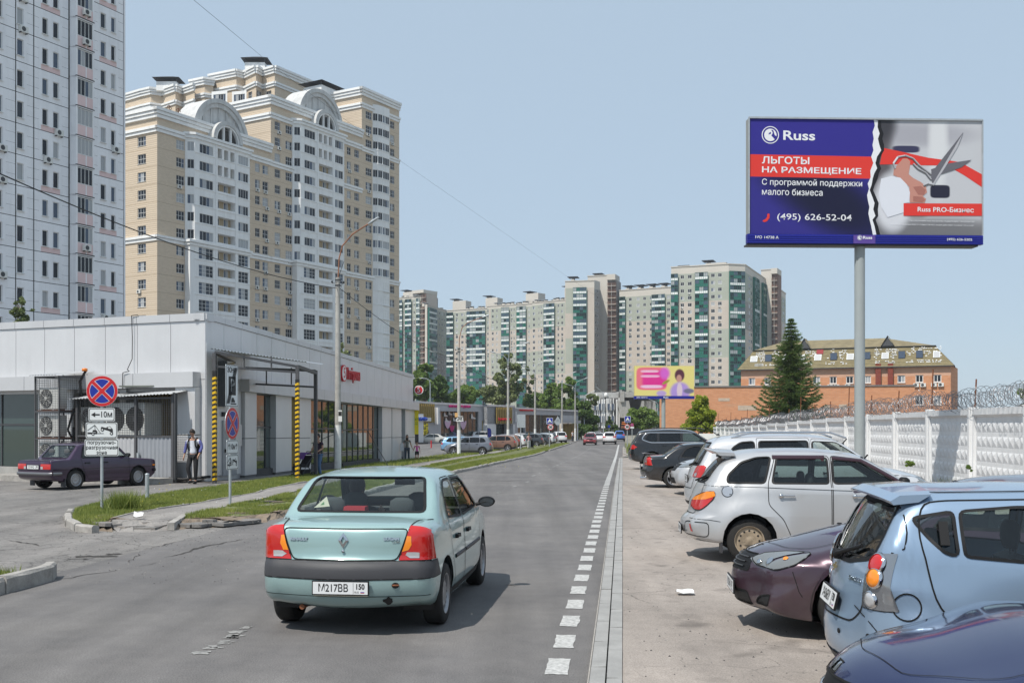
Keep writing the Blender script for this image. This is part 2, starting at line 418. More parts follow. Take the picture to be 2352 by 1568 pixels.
for k in ('category','label'):
 if k in kerb_c:del kerb_c[k]
lay_kerb(kerb_c,[(rx(RW,8.4),8.4),(rx(RW,13.4),13.4),(rx(RW,13.4)-0.10,13.75)],top=0.2)
lay_kerb(kerb_c,GP([(228,1210),(190,1206),(168,1196),(164,1184),(171,1171)]),top=0.13,jit=0.03)
edging(GP([(171,1171),(200,1163),(256,1149),(333,1141),(410,1129)])+[(rx(-12.5,Y1_),Y1_)],.12,.12)
lay_kerb(kerb_c,[(rx(0.0,76.5),76.5),(rx(0.35,78),78),(rx(0.7,84),84),(rx(.2,92),92),(rx(.2,120),120)],top=0.14)
# flat edging stones between the road and the parking lot, two courses
gut=thing('gutter','','');gut['kind']='structure'
for k in ('category','label'):
 if k in gut:del gut[k]
def flat_stone(seed,w):
 r=random.Random(seed);mb=MB();j=lambda a:r.uniform(-a,a);e=.006
 mb.add([(e,0,-.08),(.985,0,-.08),(.985,w-.006,-.08),(e,w-.006,-.08),(e+.004,.004,j(.004)),(.98,.004,j(.004)),(.98,w-.01,j(.004)),(e+.004,w-.01,j(.004))],[(0,3,2,1),(4,5,6,7),(0,1,5,4),(1,2,6,5),(2,3,7,6),(3,0,4,7)],M_gutter)
 return mb.mesh('edging_stone')
FS1=[flat_stone(i,0.13)for i in range(4)]
for row in (0,1):
 Y=4.0+row*0.4
 while Y<76:
  M=T(rx(-0.0-row*.13,Y),Y,gz(Y)+0.064-row*0.012+random.uniform(-.004,.004))@RZ(ROAD_ANG)@RX(0)@RY(-math.atan2(gz(Y+1)-gz(Y),1))
  put('edging_stone',random.choice(FS1),gut,M)
  Y+=1.0
  # road markings
mk=thing('road_marking','','');mk['kind']='structure'
for k in ('category','label'):
 if k in mk:del mk[k]
def ragged(x0,x1,y0,y1,seed,amt=0.012,n=5):
 r=random.Random(seed);pts=[]
 for i in range(n):pts.append((x0+(x1-x0)*i/n,y0+r.uniform(-amt,amt)))
 for i in range(n):pts.append((x1+r.uniform(-amt,amt),y0+(y1-y0)*i/n))
 for i in range(n):pts.append((x1-(x1-x0)*i/n,y1+r.uniform(-amt,amt)))
 for i in range(n):pts.append((x0+r.uniform(-amt,amt),y1-(y1-y0)*i/n))
 return pts
dash_me=[]
for s in range(5):
 mb=MB();p=ragged(-.29,.29,-.09,.09,s,.01)
 mb.add([(a,b,0)for a,b in p],[tuple(range(len(p)))],M_mark);dash_me.append(mb.mesh('dash'))
Y=5.65
while Y<66:
 put('dash',random.choice(dash_me),mk,T(rx(-0.53,Y),Y,gz(Y)+0.005)@RZ(ROAD_ANG));Y+=1.0
strip('edge_line',(-0.62,-0.44),66,140,0.005,M_mark,**ST)
rw=random.Random(5)
def worn(x,Y,L,w,seed,a=ROAD_ANG):
 mb=MB();r=random.Random(seed)
 for k in range(7):
  if r.random()<.25:continue
  t0=-L/2+L*k/7;p=ragged(t0,t0+L/7*r.uniform(.5,.9),-w/2*r.uniform(.5,1),w/2*r.uniform(.4,1),seed*7+k,.03)
  mb.add([(q[0],q[1],0)for q in p],[tuple(range(len(p)))],M_markworn)
 mb.build('worn_dash',mk,T(x,Y,gz(Y)+0.005)@RZ(a))
for px,py,L in ((530,1460,1.6),(520,1472,.6),(1182,1117,.9),(1145,1131,.9),(1118,1146,.8),(1212,1106,.8)):
 x,Y=on_ground(px,py);worn(x,Y,L,.16,int(px))
Yc=43.0
while Yc<120:
 worn(rx(-3.65,Yc),Yc,1.5 if Yc<75 else 3.0,.14,int(Yc));Yc+=3.2
 # a tar patch, drain covers
M_tar=mat('tar_patch',(0.05,0.048,0.047),0.8,var=0.2,vscale=8)
M_hole=mat('crack_dirt',(0.055,0.05,0.046),0.95,var=0.4,vscale=20)
def crack(px0,py0,px1,py1,w,seed,m=None,jag=.12,name='crack'):
 """a ragged crack of changing width between two points of the ground"""
 r=random.Random(seed);a=Vector(on_ground(px0,py0));b=Vector(on_ground(px1,py1));d=b-a;L=d.length;n=max(5,int(L/.09));nrm=Vector((-d.y,d.x)).normalized()
 vs=[];o=0.0;ww=w
 for i in range(n+1):
  o+=r.uniform(-1,1)*jag*.35-o*.08;ww=min(w*1.9,max(w*.15,ww+r.uniform(-.5,.5)*w));e=1-abs(2*i/n-1)**4
  p=a+d*(i/n)+nrm*o
  for s in (-1,1):q=p+nrm*s*ww*.5*e;vs.append((q.x,q.y,gz(q.y)+.0045))
 mb=MB();mb.add(vs,[(2*i,2*i+2,2*i+3,2*i+1)for i in range(n)],m or M_hole);mb.build(name,**ST)
for k_,(a0,b0,a1,b1,w)in enumerate(((440,1262,560,1238,.05),(380,1280,470,1256,.025),(250,1310,400,1282,.02),(130,1330,260,1308,.02),(60,1262,190,1250,.02),(90,1285,240,1262,.018),(330,1262,420,1240,.02),(1120,1104,1200,1103,.16),(1160,1343,1196,1343,.03),(20,1240,110,1252,.02),(200,1238,300,1228,.02),(1500,1150,1530,1158,.03),(300,1292,330,1270,.015),(1440,1080,1475,1083,.12))):
 crack(a0,b0,a1,b1,w,k_+5,M_tar if w>.1 else None)
for i,(px,py,L,W)in enumerate(((222,1277,.55,.16),(262,1272,.25,.1),(178,1283,.3,.06))):
 x,Y=on_ground(px,py);p=ragged(-L/2,L/2,-W/2,W/2,i+80,.05,8)
 mb=MB();mb.add([(a,b,0)for a,b in p],[tuple(range(len(p)))],M_hole)
 mb.build('pothole',None,T(x,Y,gz(Y)+0.004)@RZ(.1),**ST)
 # broken asphalt edge and potholes at the mouth of the side drive
rr=random.Random(3)
chips=thing('broken_asphalt','','');chips['kind']='structure'
for k in ('category','label'):
 if k in chips:del chips[k]
def slab(w,d,h,seed,m):
 r=random.Random(seed);n=r.randint(5,7);pts=[]
 for i in range(n):
  a=2*math.pi*i/n+r.uniform(-.3,.3);pts.append((math.cos(a)*w/2*r.uniform(.7,1.1),math.sin(a)*d/2*r.uniform(.7,1.1)))
 mb=MB();mb.prism(pts,-.03,h*.7,m);return mb.mesh('asphalt_slab')
SL=[slab(1,1,.04,i,M_drive)for i in range(6)]+[slab(1,1,.05,i+20,M_path)for i in range(3)]
for px,py,w,z_ in ((285,1200,.7,.05),(320,1196,.9,.06),(352,1199,.8,.06),(300,1210,.8,.03),(340,1212,.9,.02),(378,1207,.7,.03),(385,1194,.6,.08),(262,1207,.4,.06),(235,1203,.5,.10),(430,1205,.8,.04),(462,1204,.7,.05),(500,1202,.9,.05),(540,1199,.9,.05),(572,1196,.7,.05),(250,1185,.6,.10),(585,1155,.5,.1),(560,1170,.6,.1),(610,1162,.5,.1),(480,1196,.4,.1)):
 x,Y=on_ground(px,py,z_)
 put('asphalt_slab',rr.choice(SL),chips,T(x,Y,z_)@RZ(rr.uniform(0,6))@RX(rr.uniform(-.05,.05))@Matrix.Diagonal((w,w*rr.uniform(.5,.8),1,1)))
 # stones and litter grit along the kerbs (nobody could count it)
gr=MB();rg=random.Random(9)
for i in range(1400):
 if i<900:px,py=rg.uniform(130,660),rg.gauss(1225,30)if rg.random()<.7 else rg.uniform(1180,1340);py=max(py,1178)
 else:px,py=rg.uniform(1440,2300),rg.uniform(1120,1568)
 x,Y=on_ground(px,py);s=rg.uniform(.004,.012);z=(0 if i<900 else .05)
 if i<900 and py<1210:z=.1
 gr.add([(x-s,Y-s,z),(x+s,Y-s*.6,z),(x+s*.7,Y+s,z),(x-s*.8,Y+s*.7,z),(x,Y,z+s)],[(0,1,4),(1,2,4),(2,3,4),(3,0,4)],M_path if rg.random()<.6 else M_tar)
gr.build('gravel',kind='stuff')
#--- grass
def leafmat(name,c1,c2,trans=0.3,vs=0.6):
 m=bpy.data.materials.new(name);m.use_nodes=True
 n=m.node_tree.nodes;l=m.node_tree.links;b=n['Principled BSDF']
 g=n.new('ShaderNodeNewGeometry');t=n.new('ShaderNodeTexNoise');t.inputs['Scale'].default_value=vs;t.inputs['Detail'].default_value=5
 l.new(g.outputs['Position'],t.inputs['Vector'])
 mth=n.new('ShaderNodeMath');mth.operation='MULTIPLY_ADD';mth.inputs[1].default_value=0.55;mth.inputs[2].default_value=-0.12
 l.new(g.outputs['Random Per Island'],mth.inputs[0])
 ad=n.new('ShaderNodeMath');ad.operation='ADD';l.new(mth.outputs[0],ad.inputs[0])
 mr=n.new('ShaderNodeMapRange');mr.inputs[1].default_value=.3;mr.inputs[2].default_value=.7;mr.inputs[3].default_value=0;mr.inputs[4].default_value=.6
 l.new(t.outputs['Fac'],mr.inputs[0]);l.new(mr.outputs[0],ad.inputs[1])
 mix=n.new('ShaderNodeMix');mix.data_type='RGBA';mix.inputs[6].default_value=(*c1,1);mix.inputs[7].default_value=(*c2,1)
 l.new(ad.outputs[0],mix.inputs[0]);l.new(mix.outputs[2],b.inputs['Base Color'])
 b.inputs['Roughness'].default_value=0.6
 tr=n.new('ShaderNodeBsdfTranslucent');l.new(mix.outputs[2],tr.inputs['Color'])
 ms=n.new('ShaderNodeMixShader');ms.inputs[0].default_value=trans
 l.new(b.outputs[0],ms.inputs[1]);l.new(tr.outputs[0],ms.inputs[2])
 l.new(ms.outputs[0],n['Material Output'].inputs['Surface'])
 return m
M_grass=leafmat('grass_blades',(0.12,0.18,0.03),(0.36,0.37,0.09),vs=1.2)
def tri_mesh(name,V,F,m):
 """V (n,3), F (k,3)"""
 me=bpy.data.meshes.new(name)
 me.vertices.add(len(V));me.vertices.foreach_set('co',V.astype(np.float32).ravel())
 me.loops.add(F.size);me.loops.foreach_set('vertex_index',F.astype(np.int32).ravel())
 me.polygons.add(len(F));me.polygons.foreach_set('loop_start',np.arange(0,F.size,3,dtype=np.int32))
 me.polygons.foreach_set('loop_total',np.full(len(F),3,dtype=np.int32))
 me.materials.append(m);me.update(calc_edges=True)
 return me
def blades(P,h,w,m,name,parent=None,lean=0.5,**kw):
 n=len(P);a=rng.uniform(0,2*np.pi,n);hh=h*rng.uniform(.45,1.2,n);ww=w*rng.uniform(.6,1.3,n)
 dx,dy=np.cos(a),np.sin(a);la=rng.uniform(0,2*np.pi,n);ln=lean*hh*rng.uniform(.1,1,n)
 V=np.zeros((n,3,3))
 V[:,0]=P+np.c_[-dx*ww/2,-dy*ww/2,np.zeros(n)];V[:,1]=P+np.c_[dx*ww/2,dy*ww/2,np.zeros(n)]
 V[:,2]=P+np.c_[np.cos(la)*ln,np.sin(la)*ln,hh]
 F=np.arange(3*n).reshape(n,3)
 return put(name,tri_mesh(name,V.reshape(-1,3),F,m),parent,**kw)
gzv=np.vectorize(gz)
def grass_zone(n,f_off0,f_off1,Y0,Y1,h,w,z,bare=0.45,pw=2.0,name='grass'):
 u=rng.random(n);Y=1/((1/Y0**(pw-1))+u*(1/Y1**(pw-1)-1/Y0**(pw-1)))**(1/(pw-1))if pw>1 else Y0+u*(Y1-Y0)
 o=f_off0+rng.random(n)*(f_off1-f_off0)
 X=o+RD*Y+np.where(o<-8.7,-.035*np.clip(Y-33,0,46),0)
 pat=np.sin(X*2.1+np.sin(Y*1.3)*2)+np.sin(Y*1.9+np.sin(X*2.7)*2)+rng.normal(0,.6,n)
 k=pat>-2+2*bare
 X,Y=X[k],Y[k]
 sz=np.clip(Y/30,1,3)
 return np.c_[X,Y,gzv(Y)+z],sz
def grass_poly(poly,n,h,w,bare,seed=0):
 P=np.array(poly);lo,hi=P.min(0),P.max(0);Q_=lo+rng.random((n,2))*(hi-lo);ins=np.zeros(n,bool);j=len(P)-1
 for i in range(len(P)):
  c=((P[i,1]>Q_[:,1])!=(P[j,1]>Q_[:,1]))&(Q_[:,0]<(P[j,0]-P[i,0])*(Q_[:,1]-P[i,1])/(P[j,1]-P[i,1]+1e-12)+P[i,0]);ins^=c;j=i
 pat=np.sin(Q_[:,0]*2.3+np.sin(Q_[:,1]*1.7)*2)+np.sin(Q_[:,1]*2.1+np.sin(Q_[:,0]*3.1)*2)+rng.normal(0,.5,n)
 Q_=Q_[ins&(pat>-2+2*bare)]
 blades(np.c_[Q_,gzv(Q_[:,1])+.1],h,w,M_grass,'grass',kind='stuff')
grass_poly(verge_up,70000,.085,.016,.35);grass_poly(verge_low,60000,.075,.016,.75)
for (n,a,b,y0,y1,h,w,z,bare)in ((50000,RW-.2,-9.3,31,60,.085,.024,.1,.45),(22000,RW-.2,-9.3,55,150,.12,.06,.1,.1),(30000,-10.5,-12.4,31,50,.085,.022,.1,.3),(9000,-10.5,-12.4,48,130,.18,.06,.1,.1)):
 P,sz=grass_zone(n,a,b,y0,y1,h,w,z,bare)
 blades(P,h,w,M_grass,'grass',kind='stuff')
P,_=grass_zone(9000,.5,6.5,78,130,.15,.07,.09,.1);P=P[(P[:,0]-RD*P[:,1])<3+(P[:,1]-78)*.3]
blades(P,.2,.07,M_grass,'grass',kind='stuff')
n=9000;P=np.c_[rng.uniform(-9.3,-6.2,n),rng.uniform(9.0,13.3,n),np.full(n,.13)]
P=P[P[:,0]<rx(RW-.2,0)+RD*P[:,1]];blades(P,.1,.012,M_grass,'grass',kind='stuff')
# tall weed clump beside the sign
x,Y=on_ground(285,1172,.1);n=1100
P=np.c_[x+rng.normal(0,.13,n),Y+rng.normal(0,.16,n),np.full(n,.1)]
blades(P,.42,.02,M_grass,'tall_grass_clump',lean=.9,label='tall bushy clump of grass beside the bollard sign post',cat='grass clump')
for px,py,c in ((318,1182,.15),):
 pass
for i,(px,py,L,W)in enumerate(((480,1186,1.0,.5),(560,1176,.9,.4),(600,1160,.8,.5),(640,1150,.8,.5),(570,1116,1.6,.5),(240,1190,.5,.3),(620,1172,1.0,.4),(520,1190,1.2,.3))):
 x,Y=on_ground(px,py,.11);p=ragged(-L/2,L/2,-W/2,W/2,i+180,.12,9)
 mb=MB();mb.add([(a,b,0)for a,b in p],[tuple(range(len(p)))],M_soil);mb.build('bare_soil',None,T(x,Y,.112+.001*i)@RZ(.3*i),**ST)
 # dandelions and litter
M_yel=mat('dandelion',(0.7,0.55,0.02),0.8);M_paper=mat('paper',(0.75,0.75,0.74),0.7)
fl=MB()
for i in range(60):
 x,Y=on_ground(*rg.choice([(rg.uniform(240,640),rg.uniform(1110,1165)),(rg.uniform(1050,1220),rg.uniform(1040,1075))]),.14)
 fl.lathe([(0,.14),(.018,.15),(.0,.165)],M_yel if rg.random()<.5 else M_paper,(x,Y,gz(Y)),n=5)
fl.build('dandelions',kind='stuff')
for i,(px,py,s,z,lb)in enumerate(((1573,1363,.11,.06,'crumpled white paper scrap lying on the parking lot'),(318,1188,.1,.14,'torn white paper scrap in the grass by the sign post'))):
 x,Y=on_ground(px,py,z);mb=MB();r=random.Random(i)
 g=[[(x+(a-1.5)*s*.6+r.uniform(-.01,.01),Y+(b-1.5)*s*.45,z+r.uniform(.005,.05)+(.08 if i else 0)*(b>1))for a in range(4)]for b in range(4)]
 vs=[p for row in g for p in row]
 mb.add(vs,[(b*4+a,b*4+a+1,b*4+a+5,b*4+a+4)for a in range(3)for b in range(3)],M_paper)
 mb.build('paper_scrap',label=lb,cat='litter')
 #--- wall frames: local x runs along the wall, -y is outward
def frame(p,d):
 return T(p[0],p[1],p[2]if len(p)>2 else 0)@RZ(math.atan2(d[1],d[0]))
def wu(px,M,v=0.0):
 P=M@Vector((0,v,0));d=M.to_3x3()@Vector((1,0,0));r=(px-CXP)/FP
 return (r*P.y-P.x)/(d.x-r*d.y)
def wz(py,u,M,v=0.0):
 P=M@Vector((u,v,0));return Z_at(py,P.y)-M.translation.z
M_panel=mat('cladding_panel',(0.64,0.64,0.65),0.38,metal=0.25,var=0.04,vscale=0.8,dirt=0.08)
M_panel2=mat('cladding_band',(0.57,0.57,0.58),0.38,metal=0.25,var=0.04,vscale=0.8)
M_seam=mat('panel_joint',(0.12,0.12,0.12),0.7)
M_frame=mat('window_frame_dark',(0.055,0.055,0.06),0.45)
M_shopglass=glass('shop_glass',(0.035,0.055,0.05),0.02)
M_gold=mat('gold_slat',(0.34,0.24,0.07),0.5,var=0.12,vscale=4)
M_golddk=mat('slat_back',(0.10,0.075,0.03),0.7)
M_plinth=mat('plinth',(0.06,0.06,0.06),0.7,var=0.2,vscale=3)
M_roofgrey=mat('roof_felt',(0.16,0.16,0.16),0.9)
M_corr=mat('corrugated_grey',(0.34,0.355,0.38),0.5,metal=0.3,var=0.06,vscale=3)
M_red=mat('sign_red',(0.55,0.02,0.03),0.45)
M_yellow=mat('sign_yellow',(0.85,0.68,0.02),0.5)
M_blue=mat('sign_blue',(0.01,0.06,0.42),0.45)
M_acwhite=mat('ac_white',(0.68,0.68,0.65),0.5,var=0.06,vscale=3)
M_rust=mat('rust',(0.20,0.075,0.035),0.85,var=0.4,vscale=9)
AX,AY=-10.8,37.1
FRm=frame((AX,AY),(4.3,31.9))
FLm=frame((AX,AY),(0.894,-0.447))
LEN_R=32.3
# the building itself
market=thing('supermarket','long grey panel clad supermarket with a low sloping roof behind the sign posts','shop',(AX,AY,0),math.atan2(31.9,4.3))
RL=RZ(-math.atan2(31.9,4.3))
L2=FRm.inverted()@FLm
def roof_z(u):return 5.92-0.0185*u if u<16 else 5.624-0.0205*(u-16)
def gzr(u,v=0):p=FRm@Vector((u,v,0));return gz(p.y)
us=[0]+[wu(p,FRm)for p in (610,681,740,795,845,890,925)]+[LEN_R]
# right wall, upper panels, one by one
pan_edges=[0.0]
while pan_edges[-1]<LEN_R-1.6:pan_edges.append(pan_edges[-1]+1.62)
pan_edges[-1]=LEN_R
G=0.010
def zpanel(mb,u0,u1,za0,za1,zb0,zb1,v0,v1,m):
 """panel with its own top and bottom at each end; v0 outer face"""
 mb.add([(u0,v0,za0),(u1,v0,zb0),(u1,v0,zb1),(u0,v0,za1),(u0,v1,za0),(u1,v1,zb0),(u1,v1,zb1),(u0,v1,za1)],[(0,1,2,3),(1,5,6,2),(5,4,7,6),(4,0,3,7),(3,2,6,7),(0,4,5,1)],m)
FB0,FB1=3.32,3.80
ub=wu(551,FRm)
body=MB()
# core of the building: dark joint backing and roof
bk=14.0
body.add([(0.05,.05,-.6),(LEN_R-.05,.05,-.6),(LEN_R-.05,.05,roof_z(LEN_R)-.1),(0.05,.05,roof_z(0)-.1),(5.6,bk,-.6),(LEN_R,bk,-.6),(LEN_R,bk,roof_z(LEN_R)-.1),(5.6,bk,roof_z(0)-.1)],[(3,2,6,7),(1,5,6,2),(5,4,7,6)],M_roofgrey)
pl=L2@Vector((-26,.05,0));p0=L2@Vector((-.05,.05,0))
body.add([(pl.x,pl.y,-.6),(pl.x,pl.y,6.0),(p0 .x,p0 .y,-.6),(p0 .x,p0 .y,5.8),(pl.x+8,pl.y+10,-.6),(pl.x+8,pl.y+10,6.0),(5.6,bk,5.8),(5.6,bk,-.6)],[(1,3,6,5),(0,1,5,4)],M_roofgrey)
body.build('roof',market)
wp=MB();
for a,b in zip(pan_edges[:-1],pan_edges[1:]):
 lo_a=gzr(a)+(FB1+.02 if a>ub-.5 else 0.2);lo_b=gzr(b)+(FB1+.02 if a>ub-.5 else 0.2)
 pb=MB();zpanel(pb,a+G,b-G,lo_a,roof_z(a)-.22,lo_b,roof_z(b)-.22,0,.12 if a>0 else .012,M_panel)
 pb.build('wall_panel',market)
 cb=MB();zpanel(cb,a+G,b-G,roof_z(a)-.21,roof_z(a)+random.uniform(-.015,.01),roof_z(b)-.21,roof_z(b)+random.uniform(-.015,.01),-.05,.45,M_panel2)
 cb.build('roof_coping',market)
 # back wall behind the joints
bw=MB();zpanel(bw,.25,LEN_R,3.3,roof_z(0)-.3,2.9,roof_z(LEN_R)-.3,.12,.3,M_panel)
bw.build('wall',market)
bw=MB();M_inside=mat('shop_interior',(0.16,0.17,0.15),0.8,var=.3,vscale=.7)
zpanel(bw,4,LEN_R,-.6,3.4,-.6,2.9,3.2,3.4,M_inside);bw.box(0.3,LEN_R,.3,3.4,3.35,3.4,M_inside);bw.build('inner_wall',market)
bw=MB();bw.box(.3,ub+.5,.1,.3,-.1,3.5,M_panel);bw.box(LEN_R-.1,LEN_R,-.1,8,-1,3.5,M_panel);bw.build('wall',market)
# shop window bays: backing wall, then things set in it
def glazing(parent,L,u0,u1,z0,z1,n,trans,v=0.35,gl=M_shopglass,fw=.05):
 w=MB(L);w.box(u0,u1,v-.04,v+.04,z0-.04,z0,M_frame);w.box(u0,u1,v-.04,v+.04,z1,z1+.04,M_frame)
 for i in range(n+1):
  x=u0+(u1-u0)*i/n;w.box(x-fw/2,x+fw/2,v-.045,v+.035,z0,z1,M_frame)
 for t in trans:w.box(u0,u1,v-.043,v+.033,t-.03,t+.03,M_frame)
 wo=w.build('window',parent)
 zs=[z0]+list(trans)+[z1]
 for i in range(n):
  a=u0+(u1-u0)*i/n+fw/2;b=u0+(u1-u0)*(i+1)/n-fw/2
  for k in range(len(zs)-1):
   p=MB(L);p.box(a,b,v-.01,v+.01,zs[k]+(.03 if k else 0),zs[k+1]-(.03 if k<len(zs)-2 else 0),gl)
   p.build('pane',wo)
 return wo
segs=[(581,633,'w2'),(707,768,'w4'),(783,877,'w8'),(917,931,'w1')]
ZB=.32
for x0,x1,k in segs:
 a,b=wu(x0,FRm,.14),wu(x1,FRm,.14);g0=gzr((a+b)/2,.14)
 glazing(market,I4,a,b,g0+ZB,g0+3.28,int(k[1:]),[g0+1.98],v=.14)
 st=MB();st.box(a-.02,b+.02,.02,.4,g0-.3,g0+ZB-.02,M_plinth);st.build('plinth',market)
for x0,x1 in ((563,580),(634,661),(687,706),(878,893),(901,916),(931,948)):
 a,b=wu(x0,FRm,-.12),wu(x1,FRm,.05)
 if x0==931:b=LEN_R
 g0=gzr(a)
 for z0,z1 in ((0.12,1.52),(1.55,3.31)):
  c=MB();c.box(a,b,-.12,.13,g0+z0,g0+z1,M_panel);c.build('column_panel',market)
 c=MB();c.box(a+.03,b-.03,-.10,.12,g0-.2,g0+z1,M_seam);c.build('column',market)
def slats(parent,L,u0,u1,z0,z1,v,step=.11,m=M_gold):
 b=MB(L);b.box(u0,u1,v+.06,v+.1,z0,z1,M_golddk);b.build('slat_back',parent)
 n=int((u1-u0)/step);me=MB();me.box(0,step*.55,-.03,.05,0,z1-z0,m);me=me.mesh('slat')
 for i in range(n):put('slat',me,parent,L@T(u0+(u1-u0)*(i+.2)/n,v,z0))
for x0,x1 in ((662,686),(894,900)):
 a,b=wu(x0,FRm,.1),wu(x1,FRm,.1);g0=gzr(a);slats(market,I4,a,b,g0+.3,g0+3.3,.1)
 c=MB();c.box(a,b,.1,.4,g0-.2,g0+.29,M_plinth);c.build('plinth',market)
 # fascia band, panel by panel
us2=[ub+(LEN_R+.15-ub)*i/19 for i in range(20)]
for a,b in zip(us2[:-1],us2[1:]):
 c=MB();zpanel(c,a+G,b-G,gzr(a)+FB0,gzr(a)+FB1,gzr(b)+FB0,gzr(b)+FB1,-.38,.3,M_panel2);c.build('fascia_panel',market)
 # service entrance beside the corner: wall, door, lamp, meter box, high box behind the sign
u0,u1=wu(477,FRm),ub
c=MB();zpanel(c,0.02,wu(481,FRm,-.06),.1,4.9,.1,4.9,-.03,0.0,M_panel);c.build('wall_panel',market)
d=MB();a,b=wu(511,FRm,-.02),wu(530,FRm,-.02);d.box(a,b,-.05,-.005,.12,2.15,M_corr)
dd=d.build('door',market);h=MB();h.box(a+.12,a+.32,-.14,-.11,1.02,1.05,M_black);h.box(a+.12,a+.15,-.14,-.05,.98,1.10,M_black);h.build('handle',dd)
d=MB();d.box(b+.02,b+.5,-.05,-.005,.12,2.15,M_corr);d.build('door',market)
lamp=MB();lamp.lathe([(0,-.1),(.09,-.1),(.11,-.04),(.11,0)],M_white,(a+.55,-.02,2.42),'y',12);lamp.build('door_lamp',market)
lamp=MB();lamp.box(a-.05,a+.12,-.08,0,2.3,2.46,M_black);lamp.build('keypad',market)
u=wu(545,FRm,-.1);lamp=MB();lamp.box(u-.3,u+.3,-.16,-.01,1.2,2.0,M_panel2);lamp.build('meter_box',market)
u=wu(513,FRm,-.1);lamp=MB();lamp.box(u-.25,u+.4,-.35,-.01,2.65,5.2-.9,M_glass);lamp.build('sign_box',market)
# left wall (towards the camera)
LW=26.0
e=[-LW+i*1.625 for i in range(17)]
for a,b in zip(e[:-1],e[1:]):
 c=MB(L2);zpanel(c,a+G,b-G if b<-.1 else b,FB1+.02 if b<-1.0 else 3.6,6.2-.28-(a+LW)*.0105,FB1+.02 if b<-1.else 3.6,6.2-.28-(b+LW)*.0105,0,.12 if b<-.1 else .012,M_panel);c.build('wall_panel',market)
 c=MB(L2);zpanel(c,a+G,b-G,6.2-.27-(a+LW)*.0105,6.2-(a+LW)*.0105,6.2-.27-(b+LW)*.0105,6.2-(b+LW)*.0105,-.05,.45,M_panel2);c.build('roof_coping',market)
uc=wu(443,FLm,-.3)
c=MB(L2);c.box(-LW,-.15,.12,.3,3.2,5.85,M_panel);c.box(uc,-.15,.12,.3,0,3.6,M_panel);c.build('wall',market)
c=MB(L2);zpanel(c,uc-.2,0,.1,3.58,.1,3.58,0,.012,M_panel);c.build('wall_panel',market)
n=9;ue=wu(443,FLm,-.38)
for i in range(n):
 a=-LW+(ue+LW)*i/n;b=-LW+(ue+LW)*(i+1)/n
 c=MB(L2);zpanel(c,a+G,b-G,FB0,FB1+.05,FB0,FB1+.05,-.38,.3,M_panel2);c.build('fascia_panel',market)
a,b=wu(404,FLm,-.25),wu(443,FLm,-.38)
for z0,z1 in ((0.05,1.62),(1.65,3.31)):
 c=MB(L2);c.box(a,b,-.28,.4,z0,z1,M_panel);c.build('column_panel',market)
 # glazing behind the parked saloon
ga=wu(92,FLm,.3)
glazing(market,L2,-LW,ga,.35,3.25,8,[2.0],v=.3)
c=MB(L2);c.box(-LW,gb_ if False else ga,3.0,3.2,0,3.4,M_inside);c.box(-LW,ga,.3,3.2,3.3,3.4,M_inside);c.build('inner_wall',market)
c=MB(L2);c.box(-LW,ga+.3,-.1,.6,-.2,.33,M_conc);c.build('plinth',market)
gb=wu(178,FLm,.3)
c=MB(L2);c.box(ga,gb,.2,.5,0,3.3,M_panel);c.build('wall',market)
# niche with gold slats
slats(market,L2,gb,a,.2,3.3,.9,step=.2)
c=MB(L2);c.box(gb,gb+.12,.0,.9,0,3.3,M_panel);c.box(wu(275,FLm,.0),wu(290,FLm,.0),.0,.5,2.6,3.3,M_panel);c.build('wall',market)
c=MB(L2);c.box(ga+.2,wu(388,FLm,-1.2),-2.3,-1.0,-.1,.16,M_kerb);c.build('kerb_slab',market)
# end of the building facing the yard (towards the camera it is only a sliver)
# corrugated canopy over the service entrance, on striped posts
can=thing('canopy','corrugated metal canopy on grey frame over the service entrance, striped posts under it','canopy',(AX,AY,0),math.atan2(31.9,4.3))
V0,V1=-.02,-3.2
p_near=FRm.inverted()@Vector((*on_ground(493,1112)[:2],0))
p_far=FRm.inverted()@Vector((*on_ground(683,1100)[:2],0))
ppx=FRm.inverted()
def loc_at(px,Y):return ppx@Vector((X_at(px,Y),Y,0))
A_=loc_at(493,36.3);B_=loc_at(683,37.3);C_=loc_at(725,40.8);D_=loc_at(551,40.8)
M_canmetal=mat('canopy_metal',(0.50,0.51,0.52),0.4,metal=0.5)
M_post=mat('post_grey',(0.075,0.075,0.08),0.5,var=.1,vscale=5)
M_stripeY=mat('stripe_yellow',(0.68,0.42,0.01),0.5,var=0.1,vscale=8)
def striped_post(P,ztop,zs,name):
 b=MB(T(P.x,P.y,0));w=.055
 b.box(-w,w,-w,w,-.1,ztop,M_post);po=b.build('post',can)
 st=MB(T(P.x,P.y,0));w2=w+.006;st.box(-w2,w2,-w2,w2,.05,zs,M_black)
 z=.06;
 while z<zs-.16:
  w3=w2+.003;s=.045
  for (x0,y0,x1,y1)in ((-w3,-w3,w3,-w3),(w3,-w3,w3,w3),(w3,w3,-w3,w3),(-w3,w3,-w3,-w3)):
   st.add([(x0,y0,z),(x1,y1,z+s),(x1,y1,z+s+.085),(x0,y0,z+.085)],[(0,1,2,3)],M_stripeY)
  z+=.165
 st.build('hazard_stripes',po)
striped_post(A_,4.45,3.85,'a');striped_post(B_,4.1,3.6,'b')
b=MB()
for P,zt in ((C_,4.1),(D_,4.2)):b.box(P.x-.06,P.x+.06,P.y-.06,P.y+.06,-.2,zt,M_post)
b.build('post',can)
b=MB()
zA,zB=4.62,4.20
def beam(p,q,r,m):
 b.tube(p,q,r,m,n=4,smooth=False)
beam((A_.x,A_.y,4.0),(B_.x,B_.y,3.85),.05,M_post);beam((A_.x,A_.y,4.5),(B_.x,B_.y,4.05),.06,M_post)
